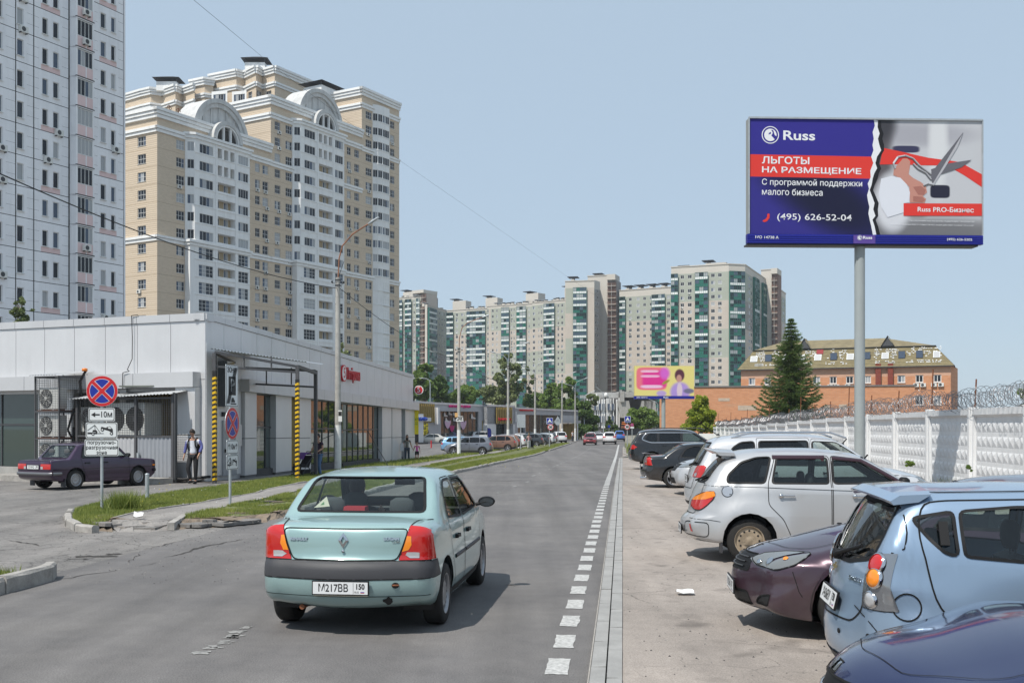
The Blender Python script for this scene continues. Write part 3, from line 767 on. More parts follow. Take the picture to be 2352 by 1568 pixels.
beam((D_.x,D_.y,3.6),(C_.x,C_.y,3.45),.05,M_post);beam((B_.x,B_.y,4.05),(C_.x,C_.y,4.0),.08,M_post)
beam((D_.x,D_.y,4.2),(C_.x,C_.y,4.08),.06,M_post);beam((A_.x,A_.y,4.45),(D_.x,D_.y,4.3),.05,M_post)
for t in (.35,.68):
 p=A_.lerp(B_,t);beam((p.x,p.y,3.95),(p.x,p.y,4.4),.03,M_post)
 p=D_.lerp(C_,t);beam((p.x,p.y,3.55),(p.x,p.y,4.2),.03,M_post)
b.build('frame',can)
rf=MB();N=60;e1=A_+(A_-B_)*.05;e2=B_+(B_-A_)*.12;f1=D_+(D_-A_)*.1;f2=C_+(C_-D_)*.1
vs=[]
for i in range(N+1):
 t=i/N;zz=4.62+(4.22-4.62)*t+(.02 if i%2 else -.02)+.1*math.sin(math.pi*t)*0
 p=e1 .lerp(e2,t);q=f1 .lerp(f2,t);vs+=[(p.x,p.y,zz),(q.x,q.y,zz+.12)]
rf.add(vs,[(2*i,2*i+2,2*i+3,2*i+1)for i in range(N)],M_canmetal);rf.build('corrugated_roof',can)
# ---- signs on the market
sg=thing('shop_sign','red cursive supermarket lettering beside a round figure five emblem on the grey wall','sign',tuple(FRm@Vector((wu(786,FRm,-.1),-.02,0))),math.atan2(31.9,4.3))
u5=wu(789,FRm,-.1);uT0,uT1=wu(794,FRm,-.1),wu(822,FRm,-.1);zc=wz(857,u5,FRm)
uo=wu(786,FRm,-.1)
def sign_disc(parent,M,r,red_in=True,txt='5'):
 d=MB(M);d.lathe([(0,-.05),(r,-.05),(r,.05),(0,.05)],M_white,axis='y',n=32,smooth=False);do=d.build('emblem_disc',parent)
 d=MB(M);d.lathe([(0,-.056),(r*.84,-.056),(r*.84,-.05)],M_red if red_in else M_white,axis='y',n=32,smooth=False);d.build('emblem_field',do)
 put('figure',text_mesh(txt,r*1.7,M_white if red_in else M_red,M@T(0,-.062,0),bold=.0),do)
Ms=T(u5-uo,-.08,zc)
d=MB(Ms);r=.42;d.lathe([(0,-.05),(r,-.05),(r,.05),(0,.05)],M_red,axis='y',n=32,smooth=False);do=d.build('emblem_disc',sg)
d=MB(Ms);d.lathe([(0,-.056),(r*.86,-.056),(r*.86,-.05)],M_white,axis='y',n=32,smooth=False);d.build('emblem_field',do)
put('figure',text_mesh('5',r*1.75,M_red,Ms@T(0,-.062,0),bold=.01),do)
put('lettering',text_mesh('Пятёрочка',.80,M_red,T((uT0+uT1)/2-uo,-.16,zc-.03),depth=.03,bold=.012,sx=(uT1-uT0)/3.75),sg)
s5=thing('round_sign','round red figure five sign projecting from the far end of the supermarket','sign',tuple(FRm@Vector((LEN_R,0,0))))
X5,Y5=X_at(962,69.6),69.6;pL=FRm@Vector((LEN_R,0,0))
z5=Z_at(895.5,69.6)
b=MB();b.box(.02,X5-pL.x-.3,Y5-pL.y-.08,Y5-pL.y+.08,z5-.12,z5+.12,M_dark);b.build('bracket',s5)
sign_disc(s5,T(X5-pL.x,Y5-pL.y,z5),.30)
ban=thing('banner','tall narrow yellow vertical banner on the corner of the supermarket','banner',tuple(FRm@Vector((LEN_R-.05,-.2,0))))
b=MB();b.box(-.17,.17,-.03,.0,gzr(LEN_R)+1.75,gzr(LEN_R)+3.6,M_yellow);b.build('sheet',ban)
put('lettering',text_mesh('ВЫХ\nОД',.26,mat('ink_green',(.1,.25,.05),.6),T(0,-.035,gzr(LEN_R)+2.6),sx=.6),ban)
# ---- outdoor units
def ac_unit(w=.8,d=.3,h=.6,fans=1,dark=False):
 """returns (body mesh, grille mesh): outward is -y, origin bottom middle"""
 b=MB();b.box(-w/2,w/2,-d/2,d/2,0,h,M_acwhite)
 for s in (-1,1):b.box(s*w*.35-.03,s*w*.35+.03,-d/2-.02,d/2+.02,-.04,-.001,M_dark)
 g=MB()
 for i in range(fans):
  cx=-w*.14 if fans==1 else (-w*.25+i*w*.5);r=min(h*.4,w*.34 if fans==1 else w*.22)
  g.lathe([(0,0),(r,0),(r+.02,-.015),(r+.02,.004)],M_black if dark else M_dark,(cx,-d/2-.006,h/2),'y',20,False)
  for k in range(4):g.lathe([(r*(k+1)/4.3,-.02),(r*(k+1)/4.3+.006,-.02)],M_acwhite if not dark else M_dark,(cx,-d/2-.006,h/2),'y',20,False)
  for k in range(8):
   t=math.pi*k/4+.2;g.tube((cx,-d/2-.022,h/2),(cx+r*math.cos(t),-d/2-.022,h/2+r*math.sin(t)),.005,M_acwhite if not dark else M_dark,n=4)
  g.lathe([(0,-.03),(r*.2,-.028),(r*.2,-.01)],M_acwhite if not dark else M_dark,(cx,-d/2-.006,h/2),'y',12,False)
 return b.mesh('ac_body'),g.mesh('ac_grille')
AC1=ac_unit();AC2=ac_unit(1.9,.8,1.15,2,True)
def place_ac(me,M,label,group):
 t=thing('air_conditioner',label,'air conditioner',group=group);t.matrix_basis=M
 put('housing',me[0],t);put('fan_grille',me[1],t);return t
def mesh_grid(mb,x0,x1,z0,z1,y,step,m,r=.006):
 n=max(1,round((x1-x0)/step))
 for i in range(n+1):x=x0+(x1-x0)*i/n;mb.box(x-r,x+r,y-r,y+r,z0,z1,m)
 n=max(1,round((z1-z0)/step))
 for i in range(n+1):z=z0+(z1-z0)*i/n;mb.box(x0,x1,y-r*.8,y+r*.8,z-r,z+r,m)
M_wire=mat('cage_wire',(0.14,0.14,0.14),0.5,metal=.5)
# tall cage with three units stacked
a,b_=wu(90,FLm,-1.3),wu(143,FLm,-1.3)
o=FLm@Vector(((a+b_)/2,-.9,0))
cg=thing('equipment_cage','tall rusty wire cage of three stacked outdoor units behind the dark saloon','cage',tuple(o),math.atan2(-.447,.894))
w=(b_-a)/2+.02
b=MB()
for sx in (-1,1):
 for y in (-.55,.7):b.tube((sx*w,y,-.1),(sx*w,y,3.78+(.1 if y>0 else 0)),.035,M_post,n=4,smooth=False)
for z in (.45,1.45,2.45,3.72):
 b.box(-w,w,-.58,-.52,z,z+.05,M_post);b.box(-w,w,.67,.73,z,z+.05,M_post)
 for sx in (-1,1):b.box(sx*w-.025,sx*w+.025,-.55,.7,z,z+.05,M_post)
b.build('frame',cg)
b=MB()
for z in (.5,1.5,2.5):b.box(-w,w,-.5,.65,z,z+.03,M_rust)
b.build('shelf',cg)
b=MB();mesh_grid(b,-w,w,.1,3.7,-.57,.085,M_wire,.004);
bb=MB(RZ(R(90)));mesh_grid(bb,-.55,.7,.1,3.7,-w,.085,M_wire,.004);mesh_grid(bb,-.55,.7,.1,3.7,w,.085,M_wire,.004)
b.build('wire_mesh',cg);bb.build('wire_mesh',cg)
b=MB();vs=[]
for i in range(21):
 x=-w-.1+(2*w+.2)*i/20;vs+=[(x,-.75,3.80+(.015 if i%2 else -.015)),(x,.8,4.0+(.015 if i%2 else -.015))]
b.add(vs,[(2*i,2*i+2,2*i+3,2*i+1)for i in range(20)],M_canmetal);b.build('roof_sheet',cg)
for k,z in enumerate((.57,1.57,2.57)):
 place_ac(AC1,FLm@T((a+b_)/2-.05,-1.15,z)@Matrix.Diagonal((1.25,1.2,1.3,1)),('lowest','middle','topmost')[k]+' white outdoor unit in the tall wire cage','outdoor units in the tall cage')
b=MB();M_orange=mat('orange_lamp',(.75,.2,.02),.4)
p=[(w,.5,2.6),(w+.15,.3,3.1),(w+.2,.2,3.6),(w+.6,.1,3.95)]
b.path(p,.05,M_black);b.path([(w,.2,1.2),(w-.2,0,1.8),(w,.1,2.6)],.04,M_black);b.path([(w,.2,.4),(w+.1,0,1.),(w,.1,1.9)],.04,M_black);b.build('pipe',cg)
b=MB();b.lathe([(0,0),(.1,0),(.1,.1),(0,.12)],M_orange,(w+.62,.05,3.95),n=10);b.build('orange_cap',cg)
# low shed with mesh front, corrugated doors and two big fans
sa,sb=wu(178,FLm,-.9),wu(400,FLm,-.9);sm=wu(313,FLm,-.9)
o=FLm@Vector((sa,-.9,0));S=lambda u:u-sa
sh=thing('equipment_shed','low lean-to shed with mesh front and grey corrugated doors beside the market entrance','shed',tuple(o),math.atan2(-.447,.894))
b=MB();W=sb-sa;m_=sm-sa
for x in (0,m_,W-.04):b.box(x-.05,x+.05,-.05,.05,0,3.02+x*.02,M_post)
b.box(W+.03,W+.10,-.05,.05,0,3.1,M_dark)
for z in (1.55,2.9):b.box(0,W,-.04,.04,z,z+.06,M_post)
b.build('frame',sh)
def corr(mb,x0,x1,z0,z1,y,m,step=.09,d=.03):
 n=int((x1-x0)/step)*2;vs=[]
 for i in range(n+1):
  x=x0+(x1-x0)*i/n;yy=y+(d if (i//2)%2 else 0);vs+=[(x,yy,z0),(x,yy,z1)]
 mb.add(vs,[(2*i,2*i+2,2*i+3,2*i+1)for i in range(n)],m)
M_corr2=mat('corrugated_light',(0.46,0.46,0.47),0.5,metal=0.2,var=.05,vscale=3)
b=MB();corr(b,m_-.95,m_-.06,.1,1.52,-.02,M_corr2);b.build('door',sh)
b=MB();corr(b,m_+.08,W-.12,.1,1.6,-.02,M_corr);b.build('door',sh)
b=MB();mesh_grid(b,0,m_,1.62,2.88,-.0,.085,M_wire,.004);mesh_grid(b,m_+.05,W-.1,1.62,2.88,-.0,.085,M_wire,.004);mesh_grid(b,0,m_-1,.1,1.55,0,.085,M_wire,.004);b.build('wire_mesh',sh)
b=MB();vs=[];N=64
for i in range(N+1):
 x=-.25+(W+.27)*i/N;z=2.98+x*.028+(.018 if i%2 else -.018);vs+=[(x,-.25,z-.05),(x,.85,z+.14)]
b.add(vs,[(2*i,2*i+2,2*i+3,2*i+1)for i in range(N)],M_canmetal);b.build('roof_sheet',sh)
b=MB();b.box(m_+.12,m_+.2,-.1,-.04,.75,1.0,M_galv);b.build('lock',sh)
uu=wu(300,FLm,-.5)
place_ac(AC2,FLm@T(uu,-.35,1.62),'wide white twin fan outdoor unit inside the low shed','units in the low shed')
uu=wu(195,FLm,-.5)
place_ac(AC1,FLm@T(uu+.35,-.45,1.75)@Matrix.Diagonal((1.1,1,1.5,1)),'louvred outdoor unit at the left end inside the low shed','units in the low shed')
# cable down the wall
cb=MB(FLm);uk=wu(304,FLm,-.06);k2=wu(284,FLm,-.4)
pts=[(uk+.3,-.08,6.0),(uk,-.1,5.98),(uk+.03,-.09,5.2),(uk+.01,-.08,4.4),(uk,-.3,4.0),(k2+.3,-.42,3.93),(k2,-.44,3.88),(k2-.04,-.42,3.3)]
cb.path(pts,.014,M_black);cb.build('wall_cable',label='black cable hanging down the front wall of the supermarket',cat='cable')
cb=MB(FLm);cb.path([(wu(404,FLm,0)+.9,-.7,.12),(-.8,-.9,.15),(-.3,-.8,.1),(.6,-.4,.2)],.05,M_black);cb.build('hose',label='coil of black hose on the ground by the market corner',cat='hose')
b=MB(FLm);b.lathe([(.35,0),(.4,.05),(.35,.1),(.2,.1),(.2,0)],M_rubber,(-.8,-.7,.02),n=20);b.build('rubber_ring',label='flat black tyre ring lying at the corner of the market',cat='rubber ring')
#--- tall blocks
M_wframe=mat('window_frame_white',(0.72,0.72,0.70),0.5)
M_gl=[mat('pane_dark',(0.015,0.018,0.025),0.05,spec=.35),mat('pane_blue',(0.07,0.095,0.14),0.08,spec=.45),mat('pane_curtain',(0.36,0.37,0.38),0.25,spec=.6),mat('pane_mid',(0.03,0.038,0.05),0.05,spec=.4)]
M_beige=brickmat('sand_brick',(0.66,0.545,0.415),(0.60,0.49,0.37),(0.50,0.41,0.31),patch=(.46,.37,.27),pw=.6)
M_bwhite=mat('stone_white',(0.80,0.80,0.79),0.7,var=0.04,vscale=.5,dirt=0.14)
M_joint=mat('joint_black',(0.03,0.03,0.032),0.8)
M_pwhite=mat('panel_whitewash',(0.84,0.84,0.86),0.8,var=0.05,vscale=0.5,dirt=0.12)
M_pjoint=mat('panel_joint_grey',(.22,.22,.23),.8)
M_ppink=mat('panel_pink',(0.74,0.56,0.55),0.8,var=0.05,vscale=0.5,dirt=0.1)
M_hut=mat('hut_roof',(0.03,0.03,0.033),0.6)
def facade(mb,u0,u1,z0,z1,holes,fn,v=0.0,depth=0.18,rev=None,xs=(),zs=()):
 """a wall skin with real openings; fn(u, z) -> material"""
 ux=sorted(set([round(u0,3),round(u1,3)]+[round(h[k],3)for h in holes for k in (0,1)]+[round(x,3)for x in xs if u0<x<u1]))
 zz=sorted(set([round(z0,3),round(z1,3)]+[round(h[k],3)for h in holes for k in (2,3)]+[round(z,3)for z in zs if z0<z<z1]))
 for i in range(len(ux)-1):
  a,b=ux[i],ux[i+1];cu=(a+b)/2
  hh=[h for h in holes if h[0]<cu<h[1]]
  run=None
  for j in range(len(zz)-1):
   c,d=zz[j],zz[j+1];cz=(c+d)/2
   inh=any(h[2]<cz<h[3]for h in hh)
   m=None if inh else fn(cu,cz)
   if run and run[2]is m and m is not None:run[1]=d
   else:
    if run and run[2]is not None:mb.add([(a,v,run[0]),(b,v,run[0]),(b,v,run[1]),(a,v,run[1])],[(0,1,2,3)],run[2])
    run=[c,d,m]
  if run and run[2]is not None:mb.add([(a,v,run[0]),(b,v,run[0]),(b,v,run[1]),(a,v,run[1])],[(0,1,2,3)],run[2])
 for h in holes:
  a,b,c,d=h[:4];m=rev or fn(a-.05,(c+d)/2);dp=h[4]if len(h)>4 else depth
  mb.add([(a,v,c),(b,v,c),(b,v,d),(a,v,d),(a,v+dp,c),(b,v+dp,c),(b,v+dp,d),(a,v+dp,d)],[(0,4,5,1),(1,5,6,2),(2,6,7,3),(3,7,4,0)],m)
_wm={}
def win_mesh(w,h,nv=2,nh=1,var=0,fr=M_wframe,fw=.06,name='window',sill=True):
 """window with frame and glazing bars: x 0..w, z 0..h, face at y=0"""
 key=(round(w,2),round(h,2),nv,nh,var,fr.name,name)
 if key in _wm:return _wm[key]
 b=MB();r=random.Random(hash(key)%9999)
 b.box(0,fw,0,.06,0,h,fr);b.box(w-fw,w,0,.06,0,h,fr);b.box(fw,w-fw,0,.06,0,fw,fr);b.box(fw,w-fw,0,.06,h-fw,h,fr)
 t=fw*.8
 for i in range(1,nv):x=w*i/nv;b.box(x-t/2,x+t/2,.003,.055,fw,h-fw,fr)
 for j in range(1,nh+0):z=h*j/nh;b.box(fw,w-fw,.006,.05,z-t/2,z+t/2,fr)
 for i in range(nv):
  g=M_gl[(var+(i if var!=2 else 0)*(var%2))%4]
  b.quad((w*i/nv,.045,fw/2),(w*(i+1)/nv,.045,fw/2),(w*(i+1)/nv,.045,h-fw/2),(w*i/nv,.045,h-fw/2),g)
 if sill:b.box(-.06,w+.06,-.22,0,-.06,-.005,fr)
 _wm[key]=b.mesh(name);return _wm[key]
rt=random.Random(21)
def rvar():return rt.choice((0,0,0,3,3,1,1,2))
ACs=None
def small_ac():
 global ACs
 if ACs is None:
  b=MB();b.box(-.4,.4,-.32,0,0,.55,M_acwhite)
  b.lathe([(.22,-.005),(.22,0)],M_dark,(-.08,-.33,.28),'y',12,False)
  b.add([(-.08+.22*math.cos(2*math.pi*i/12),-.332,.28+.22*math.sin(2*math.pi*i/12))for i in range(12)],[tuple(range(12))],M_dark)
  b.box(-.35,-.3,-.3,0,-.1,0,M_dark);b.box(.3,.35,-.3,0,-.1,0,M_dark)
  ACs=b.mesh('air_conditioner')
 return ACs
 # ---- white and pink panel tower at the left
TY=106.0;TX=X_at(288,TY)
FT=frame((TX,TY,gz(TY)),(1224,2420))
tower=thing('panel_tower','tall white panel block with pink window bands at the left edge','apartment block');tower.matrix_basis=FT
iu=lambda px,v=0:wu(px,FT,v)
FHT=2.8
zw=wz(181,iu(103),FT)
zw0=zw-math.floor(zw/FHT)*FHT
NF=18
segsT=[(-75,36,[(-30,-16),(-9,5)],False),(36,77.5,[(39,54)],False),(77.5,158,[(97,110),(122,135)],True),(203,213,[],False),(213,284,[(231,243),(255,265)],True)]
panels={}
fl_z=[zw0-2.05+k*FHT for k in range(NF)]
b=MB();b.box(iu(-75),-.1,.14,12,0,fl_z[-1]+6,M_joint);b.build('core',tower)
for si,(x0,x1,wins,pink)in enumerate(segsT):
 a,c=iu(x0),iu(x1)
 for alt in (0,1):
  mb=MB();holes=[]
  for (p,q)in wins:
   wa,wb=iu(p),iu(q);holes.append((wa-a,wb-a,.55,2.05))
  pu0=(holes[0][0]-.15)if holes else 0;pu1=(holes[-1][1]+.15)if holes else 0
  def fn(u,z,alt=alt,pink=pink,pu0=pu0,pu1=pu1):return M_ppink if (pink and alt and pu0<u<pu1 and z<.5)else M_pwhite
  L=c-a
  facade(mb,.05,L-.05,.03,FHT-.03,holes,fn,0,.14,M_pwhite,xs=(pu0,pu1),zs=(.5,))
  mb.box(.05,L-.05,0.0005,.139,.0,.029,M_joint)
  for zj in (.93,1.86):
   for (ja,jb)in ([(.05,holes[0][0]-.35),(holes[-1][1]+.35,L-.05)]if holes else [(.05,L-.05)]):
    if jb-ja>.2:mb.box(ja,jb,-.003,.002,zj,zj+.022,M_pjoint)
  for h in holes:
   for (a_,b_,c_,d_)in ((h[0]-.09,h[0],h[2]-.05,h[3]+.09),(h[1],h[1]+.09,h[2]-.05,h[3]+.09),(h[0],h[1],h[3],h[3]+.09)):mb.box(a_,b_,-.02,.01,c_,d_,M_pwhite)
  panels[(si,alt)]=mb.mesh('wall_panel')
 for k in range(NF):
  put('wall_panel',panels[(si,(k+(si>3))%2)],tower,T(a,0,fl_z[k]))
  for (p,q)in wins:
   wa,wb=iu(p),iu(q)
   put('window',win_mesh(wb-wa,1.5,2 if wb-wa>1.1 else 1,1,rvar(),fr=M_wframe,sill=True),tower,T(wa,.08,fl_z[k]+.55))
   if rt.random()<.13:put('air_conditioner',small_ac(),tower,T((wa+wb)/2+.2,-.02,fl_z[k]-.12))
   # loggias: glazing over a pink parapet
a,c=iu(158.5),iu(202.5);lw=c-a
mb=MB();mb.box(.06,.22,-.9,0,0,FHT-.03,M_pwhite);mb.box(lw-.22,lw-.06,-.9,0,0,FHT-.03,M_pwhite)
mb.box(.22,lw-.22,-.88,-.8,.03,1.02,M_ppink);mb.box(lw*.52,lw*.52+.12,-.9,-.79,.03,1.02,M_pwhite);mb.box(.06,lw-.06,-.93,-.4,FHT-.14,FHT-.02,M_pwhite);mb.box(.06,lw-.06,-.95,-.78,-.06,.03,M_joint)
log=mb.mesh('loggia')
for k in range(NF):
 lo=put('loggia',log,tower,T(a,0,fl_z[k]+.28))
 put('window',win_mesh(lw-.44,1.55,4,1,rvar(),sill=False),lo,T(.22,-.86,1.04))
 if rt.random()<.3:put('air_conditioner',small_ac(),tower,T(a+lw*.5,-.95,fl_z[k]+.6))
b=MB();b.box(iu(284)+.02,-.02,-.02,.1,0,fl_z[-1]+FHT,M_pwhite);b.build('corner_strip',tower)
b=MB();b.box(-.04,-.02,.11,12,0,fl_z[-1]+FHT,M_pwhite)
b.build('wall',tower)
# ---- beige and white complex
BC=(X_at(361,175.0),175.0,gz(175.0))
BD=Vector((1424,2420)).normalized()
FB=frame(BC,(BD.x,BD.y));FBL=frame(BC,(BD.y,-BD.x))
BG=BC[2]
bu=lambda px,v=0:wu(px,FB,v)
BL=FB.inverted()@FBL
FH=3.0
R0=49.6-BG
def wing(name,label,u0,u1,zt,rowtop,cols,left_cols,left_len,mid_z):
 t=thing(name,label,'apartment block');t.matrix_basis=FB@T(u0,0,0)
 rows=[rowtop-FH*k for k in range(40)if rowtop-FH*k>9]
 W=u1-u0
 fn=lambda u,z:M_beige
 joints=MB()
 def wall(mb,L,a,b,cols,frm):
  holes=[]
  for (p,q)in cols:
   for z in rows:holes.append((p,q,z-.8,z+.8))
  facade(mb,a,b,0,zt-.3,holes,fn,0,.2,M_beige)
  o=mb
  for (p,q)in cols:
   for z in rows:
    w=put('window',win_mesh(q-p,1.6,3 if q-p>1.5 else 2,2,rvar()),t,L@T(p,.13,z-.8))
    if rt.random()<.22:put('air_conditioner',small_ac(),t,L@T(p+rt.uniform(.3,1.2),0,z-1.5))
  for z in rows:joints.M=L;joints.box(a,b,-.006,.02,z-1.52,z-1.46,M_bjoint)
  joints.M=I4
 mb=MB();wall(mb,I4,0,W,cols,None);mb.build('wall',t)
 mb=MB(BL if left_len else I4)
 if left_len:
  wall(mb,BL,-left_len,0,left_cols,None);mb.build('wall',t)
 joints.build('brick_joints',t)
 # roof and the hidden sides
 mb=MB();D=max(left_len,12)
 mb.box(0.05,W,.3,D,zt-1.2,zt-.4,M_roofgrey);mb.box(W-.02,W,0.01,D,0,zt-.35,M_beige);mb.build('roof',t)
 def cornice(z1,bands,nm):
  for (dz0,dz1,out)in bands:
   mb=MB();mb.box(-out,W,-out,.05,z1-dz1,z1-dz0,M_bwhite)
   if left_len:mb.M=BL;mb.box(-left_len,out-.001,-out,.05,z1-dz1-.0005,z1-dz0,M_bwhite);mb.M=I4
   mb.build(nm,t)
 cornice(zt,((0,.5,.75),(.55,1.05,.55),(1.1,1.65,.35)),'cornice')
 cornice(rowtop+2.1,((0,.45,.45),(.5,1.0,.25)),'string_course')
 for mz in mid_z:cornice(mz,((0,.4,.4),(.45,.95,.2)),'string_course')
 return t,rows
M_bjoint=mat('brick_joint',(0.38,0.29,0.19),.9)
def cw(p,q,v=0,off=0):return (bu(p,v)-off,bu(q,v)-off)
Az,Bz,Cz=54.7-BG,63.9-BG,72.9-BG
uA=0;uB=bu(622);uC=bu(831);uE=bu(917)
def lu(px):return wu(px,FBL)
MID=33.6-BG;MID2=51.6-BG;MID3=60.5-BG
wA,rowsA=wing('sand_brick_block','lowest nearest wing of the sand brick block with an arched gable',0,uB,Az,R0,[cw(405,424),cw(586,597),cw(603,616)],[(lu(316),lu(335))],26,[MID])
wB,rowsB=wing('sand_brick_block','middle wing of the sand brick block with the second arched gable',uB,uC,Bz,R0+9,[cw(631,644,0,uB),cw(656,671,0,uB),cw(797,806,0,uB),cw(814,825,0,uB)],[],14,[MID,MID2])
wC,rowsC=wing('sand_brick_block','tallest right wing of the sand brick block with a rounded bay',uC,uE,Cz,R0+18,[cw(840,854,0,uC),cw(896,906,0,uC)],[],14,[MID,MID3])
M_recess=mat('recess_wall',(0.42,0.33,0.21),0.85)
def projection(t,u0,u1,ztop,rows,midz):
 """the white bay of loggias; u0, u1 in the wing's own frame"""
 V=-1.25;W=u1-u0;ch=1.1
 f=lambda q:u0+q*W
 wl0,wl1=f(.155),f(.375);o0,o1=f(.45),f(.745);wr0,wr1=f(.80),f(.975)
 up=[z for z in rows if z>midz];lo=[z for z in rows if z<midz]
 holes=[];recess=[]
 for k,z in enumerate(up):
  holes+=[(wl0,wl1,z-.75,z+.85),(wr0,wr1,z-.75,z+.85)]
  if k<2:
   for q in range(3):
    a=o0+(o1-o0)*(q*.36);b=a+(o1-o0)*.24;holes.append((a,b,z-.8,z+.95,1.2));
  else:holes.append((o0,o1,z-.55,z+1.0,1.3));recess.append(z)
 for z in lo:
  holes+=[(wl0-.2,wl1,z-1.0,z+1.0),(wr0,wr1,z-1.0,z+1.0),(o0,o1,z-.55,z+1.0,1.3)];recess.append(z)
 mb=MB();facade(mb,u0+ch,u1,0,ztop-.1,holes,lambda u,z:M_bwhite,V,.18,M_bwhite);mb.build('loggia_front',t)
 # chamfered left corner
 CM=T(u0,-.15,0)@RZ(math.atan2(V+.15,ch));cl=math.hypot(ch,V+.15)
 ch_holes=[(.3,cl-.12,z-.75,z+.85)for z in up]
 mb=MB(CM);facade(mb,0,cl,midz-.3,ztop-.1,ch_holes,lambda u,z:M_bwhite,0,.15,M_bwhite);mb.build('loggia_side',t)
 mb=MB();mb.box(u0,u0+.02,-.15,.1,midz,ztop-.1,M_bwhite);mb.box(u0+.02,u0+ch,V,-.02,0,midz-.31,M_bwhite);mb.box(u1-.02,u1,V+.01,.1,0,ztop-.1,M_bwhite);mb.build('loggia_side',t)
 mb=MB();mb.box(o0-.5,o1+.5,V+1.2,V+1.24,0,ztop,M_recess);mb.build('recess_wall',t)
 for z in up:
  put('window',win_mesh(cl-.42,1.6,2,1,rvar(),sill=False),t,CM@T(.3,.06,z-.75))
 for z in up:
  put('window',win_mesh(wl1-wl0,1.6,4,1,rvar(),sill=False),t,T(wl0,V+.08,z-.75))
  put('window',win_mesh(wr1-wr0,1.6,4,1,rvar(),sill=False),t,T(wr0,V+.08,z-.75))
 for z in lo:
  put('window',win_mesh(wl1-wl0+.2,2.0,4,3,rvar(),sill=False),t,T(wl0-.2,V+.08,z-1.0))
  put('window',win_mesh(wr1-wr0,2.0,3,3,rvar(),sill=False),t,T(wr0,V+.08,z-1.0))
 for z in recess:
  put('window',win_mesh(.9,1.5,1,1,0),t,T(o0+.5,V+1.15,z-.55));put('window',win_mesh(1.0,1.5,2,1,1),t,T(o0+(o1-o0)*.6,V+1.15,z-.55))
  # balcony trims, floor by floor
 tr=MB();tr.box(u0+ch,u1+.04,V-.10,V,-.0,.13,M_bwhite);me=tr.mesh('ledge')
 for z in rows:put('ledge',me,t,T(0,0,z-.95 if z>midz else z-1.2))
 pl=MB()
 for q in (o0-.5,o1+.08):pl.box(q,q+.42,V-.08,V-.002,0,ztop-.9,M_bwhite)
 pl.build('pilaster',t)
 for (a,b,o)in ((0,.4,.5),(.45,.95,.3)):
  mb=MB();mb.prism([(u0-o,.1),(u0-o,-.15-o*.4),(u0+ch-o*.4,V-o),(u1+o,V-o),(u1+o,.1)],ztop-b,ztop-a,M_bwhite);mb.build('cornice',t)
 for (a,b,o)in ((0,.4,.4),(.45,.9,.2)):
  mb=MB();mb.prism([(u0-o,.1),(u0-o,V-o),(u1+o,V-o),(u1+o,.1)],midz-b,midz-a,M_bwhite);mb.build('string_course',t)
 return V
M_archw=mat('arch_plaster',(0.55,0.55,0.54),0.8,var=.08,vscale=.6,dirt=.3)
def arch_ring(mb,cu,cz,r0,r1,v0,v1,m,a0=0.0,a1=math.pi,n=28):
 vs=[]
 for i in range(n+1):
  t=a0+(a1-a0)*i/n
  for r,v in ((r0,v0),(r1,v0),(r1,v1),(r0,v1)):vs.append((cu+r*math.cos(t),v,cz+r*math.sin(t)))
 fs=[(4*i+j,4*i+(j+1)%4,4*(i+1)+(j+1)%4,4*(i+1)+j)for i in range(n)for j in range(4)]
 mb.add(vs,fs,m)
def gable(t,cu,cz,R_,us,zs,rs,V):
 a0=0.08;a1=math.pi-.08
 mb=MB();arch_ring(mb,cu,cz,R_-.75,R_,-.35,4.5,M_archw,a0,a1);mb.build('arch',t)
 mb=MB();arch_ring(mb,cu,cz,R_-1.5,R_-.76,-.1,2.0,M_archw,a0,a1);mb.build('arch',t)
 mb=MB();n=28;vs=[(cu,.35,cz-1)]+[(cu+(R_-1.5)*math.cos(math.pi*i/n),.35,cz+(R_-1.5)*math.sin(math.pi*i/n))for i in range(n+1)]
 mb.add(vs,[(0,i+1,i+2)for i in range(n)],M_archw);mb.build('tympanum',t)
 mb=MB()
 for q in (-.55,-.3,-.05,.2,.45):x=cu+q*R_*1.1;h=math.sqrt(max(.1,(R_-1.6)**2-(q*R_*1.1)**2));mb.box(x,x+.35,.2,.349,cz,cz+h,M_archw)
 mb.build('pilaster',t)
 mb=MB();arch_ring(mb,us,zs,rs-.7,rs,V-.25,.3,M_archw,0,math.pi);mb.build('arch',t)
 mb=MB();arch_ring(mb,us,zs,rs-1.0,rs-.71,V-.1,.2,M_bwhite,0,math.pi);mb.build('arch',t)
 mb=MB();n=20;r=rs-1.0;vs=[(us,V+.5,zs)]+[(us+r*math.cos(math.pi*i/n),V+.5,zs+r*math.sin(math.pi*i/n))for i in range(n+1)]
 mb.add(vs,[(0,i+1,i+2)for i in range(n)],mat('dark_opening',(.03,.028,.025),.8));mb.build('arched_window',t)
 mb=MB()
 for q in (-.33,.33):x=us+q*r;mb.box(x-.17,x+.17,V,V+.4,zs,zs+r*.94,M_bwhite)
 mb.build('mullion',t)
pA0,pA1=bu(430,-.6),bu(573.7,-1.25)
projection(wA,pA0,pA1,52.0-BG,rowsA,MID)
gable(wA,14.2,53.1-BG,6.6,14.6,52.2-BG,3.5,-1.25)
dB=bu(676,-.6)-pA0
projection(wB,pA0+dB-uB,pA1+dB-uB,61.0-BG,rowsB,MID)
gable(wB,14.2+dB-uB,62.2-BG,6.6,14.6+dB-uB,61.2-BG,3.5,-1.25)
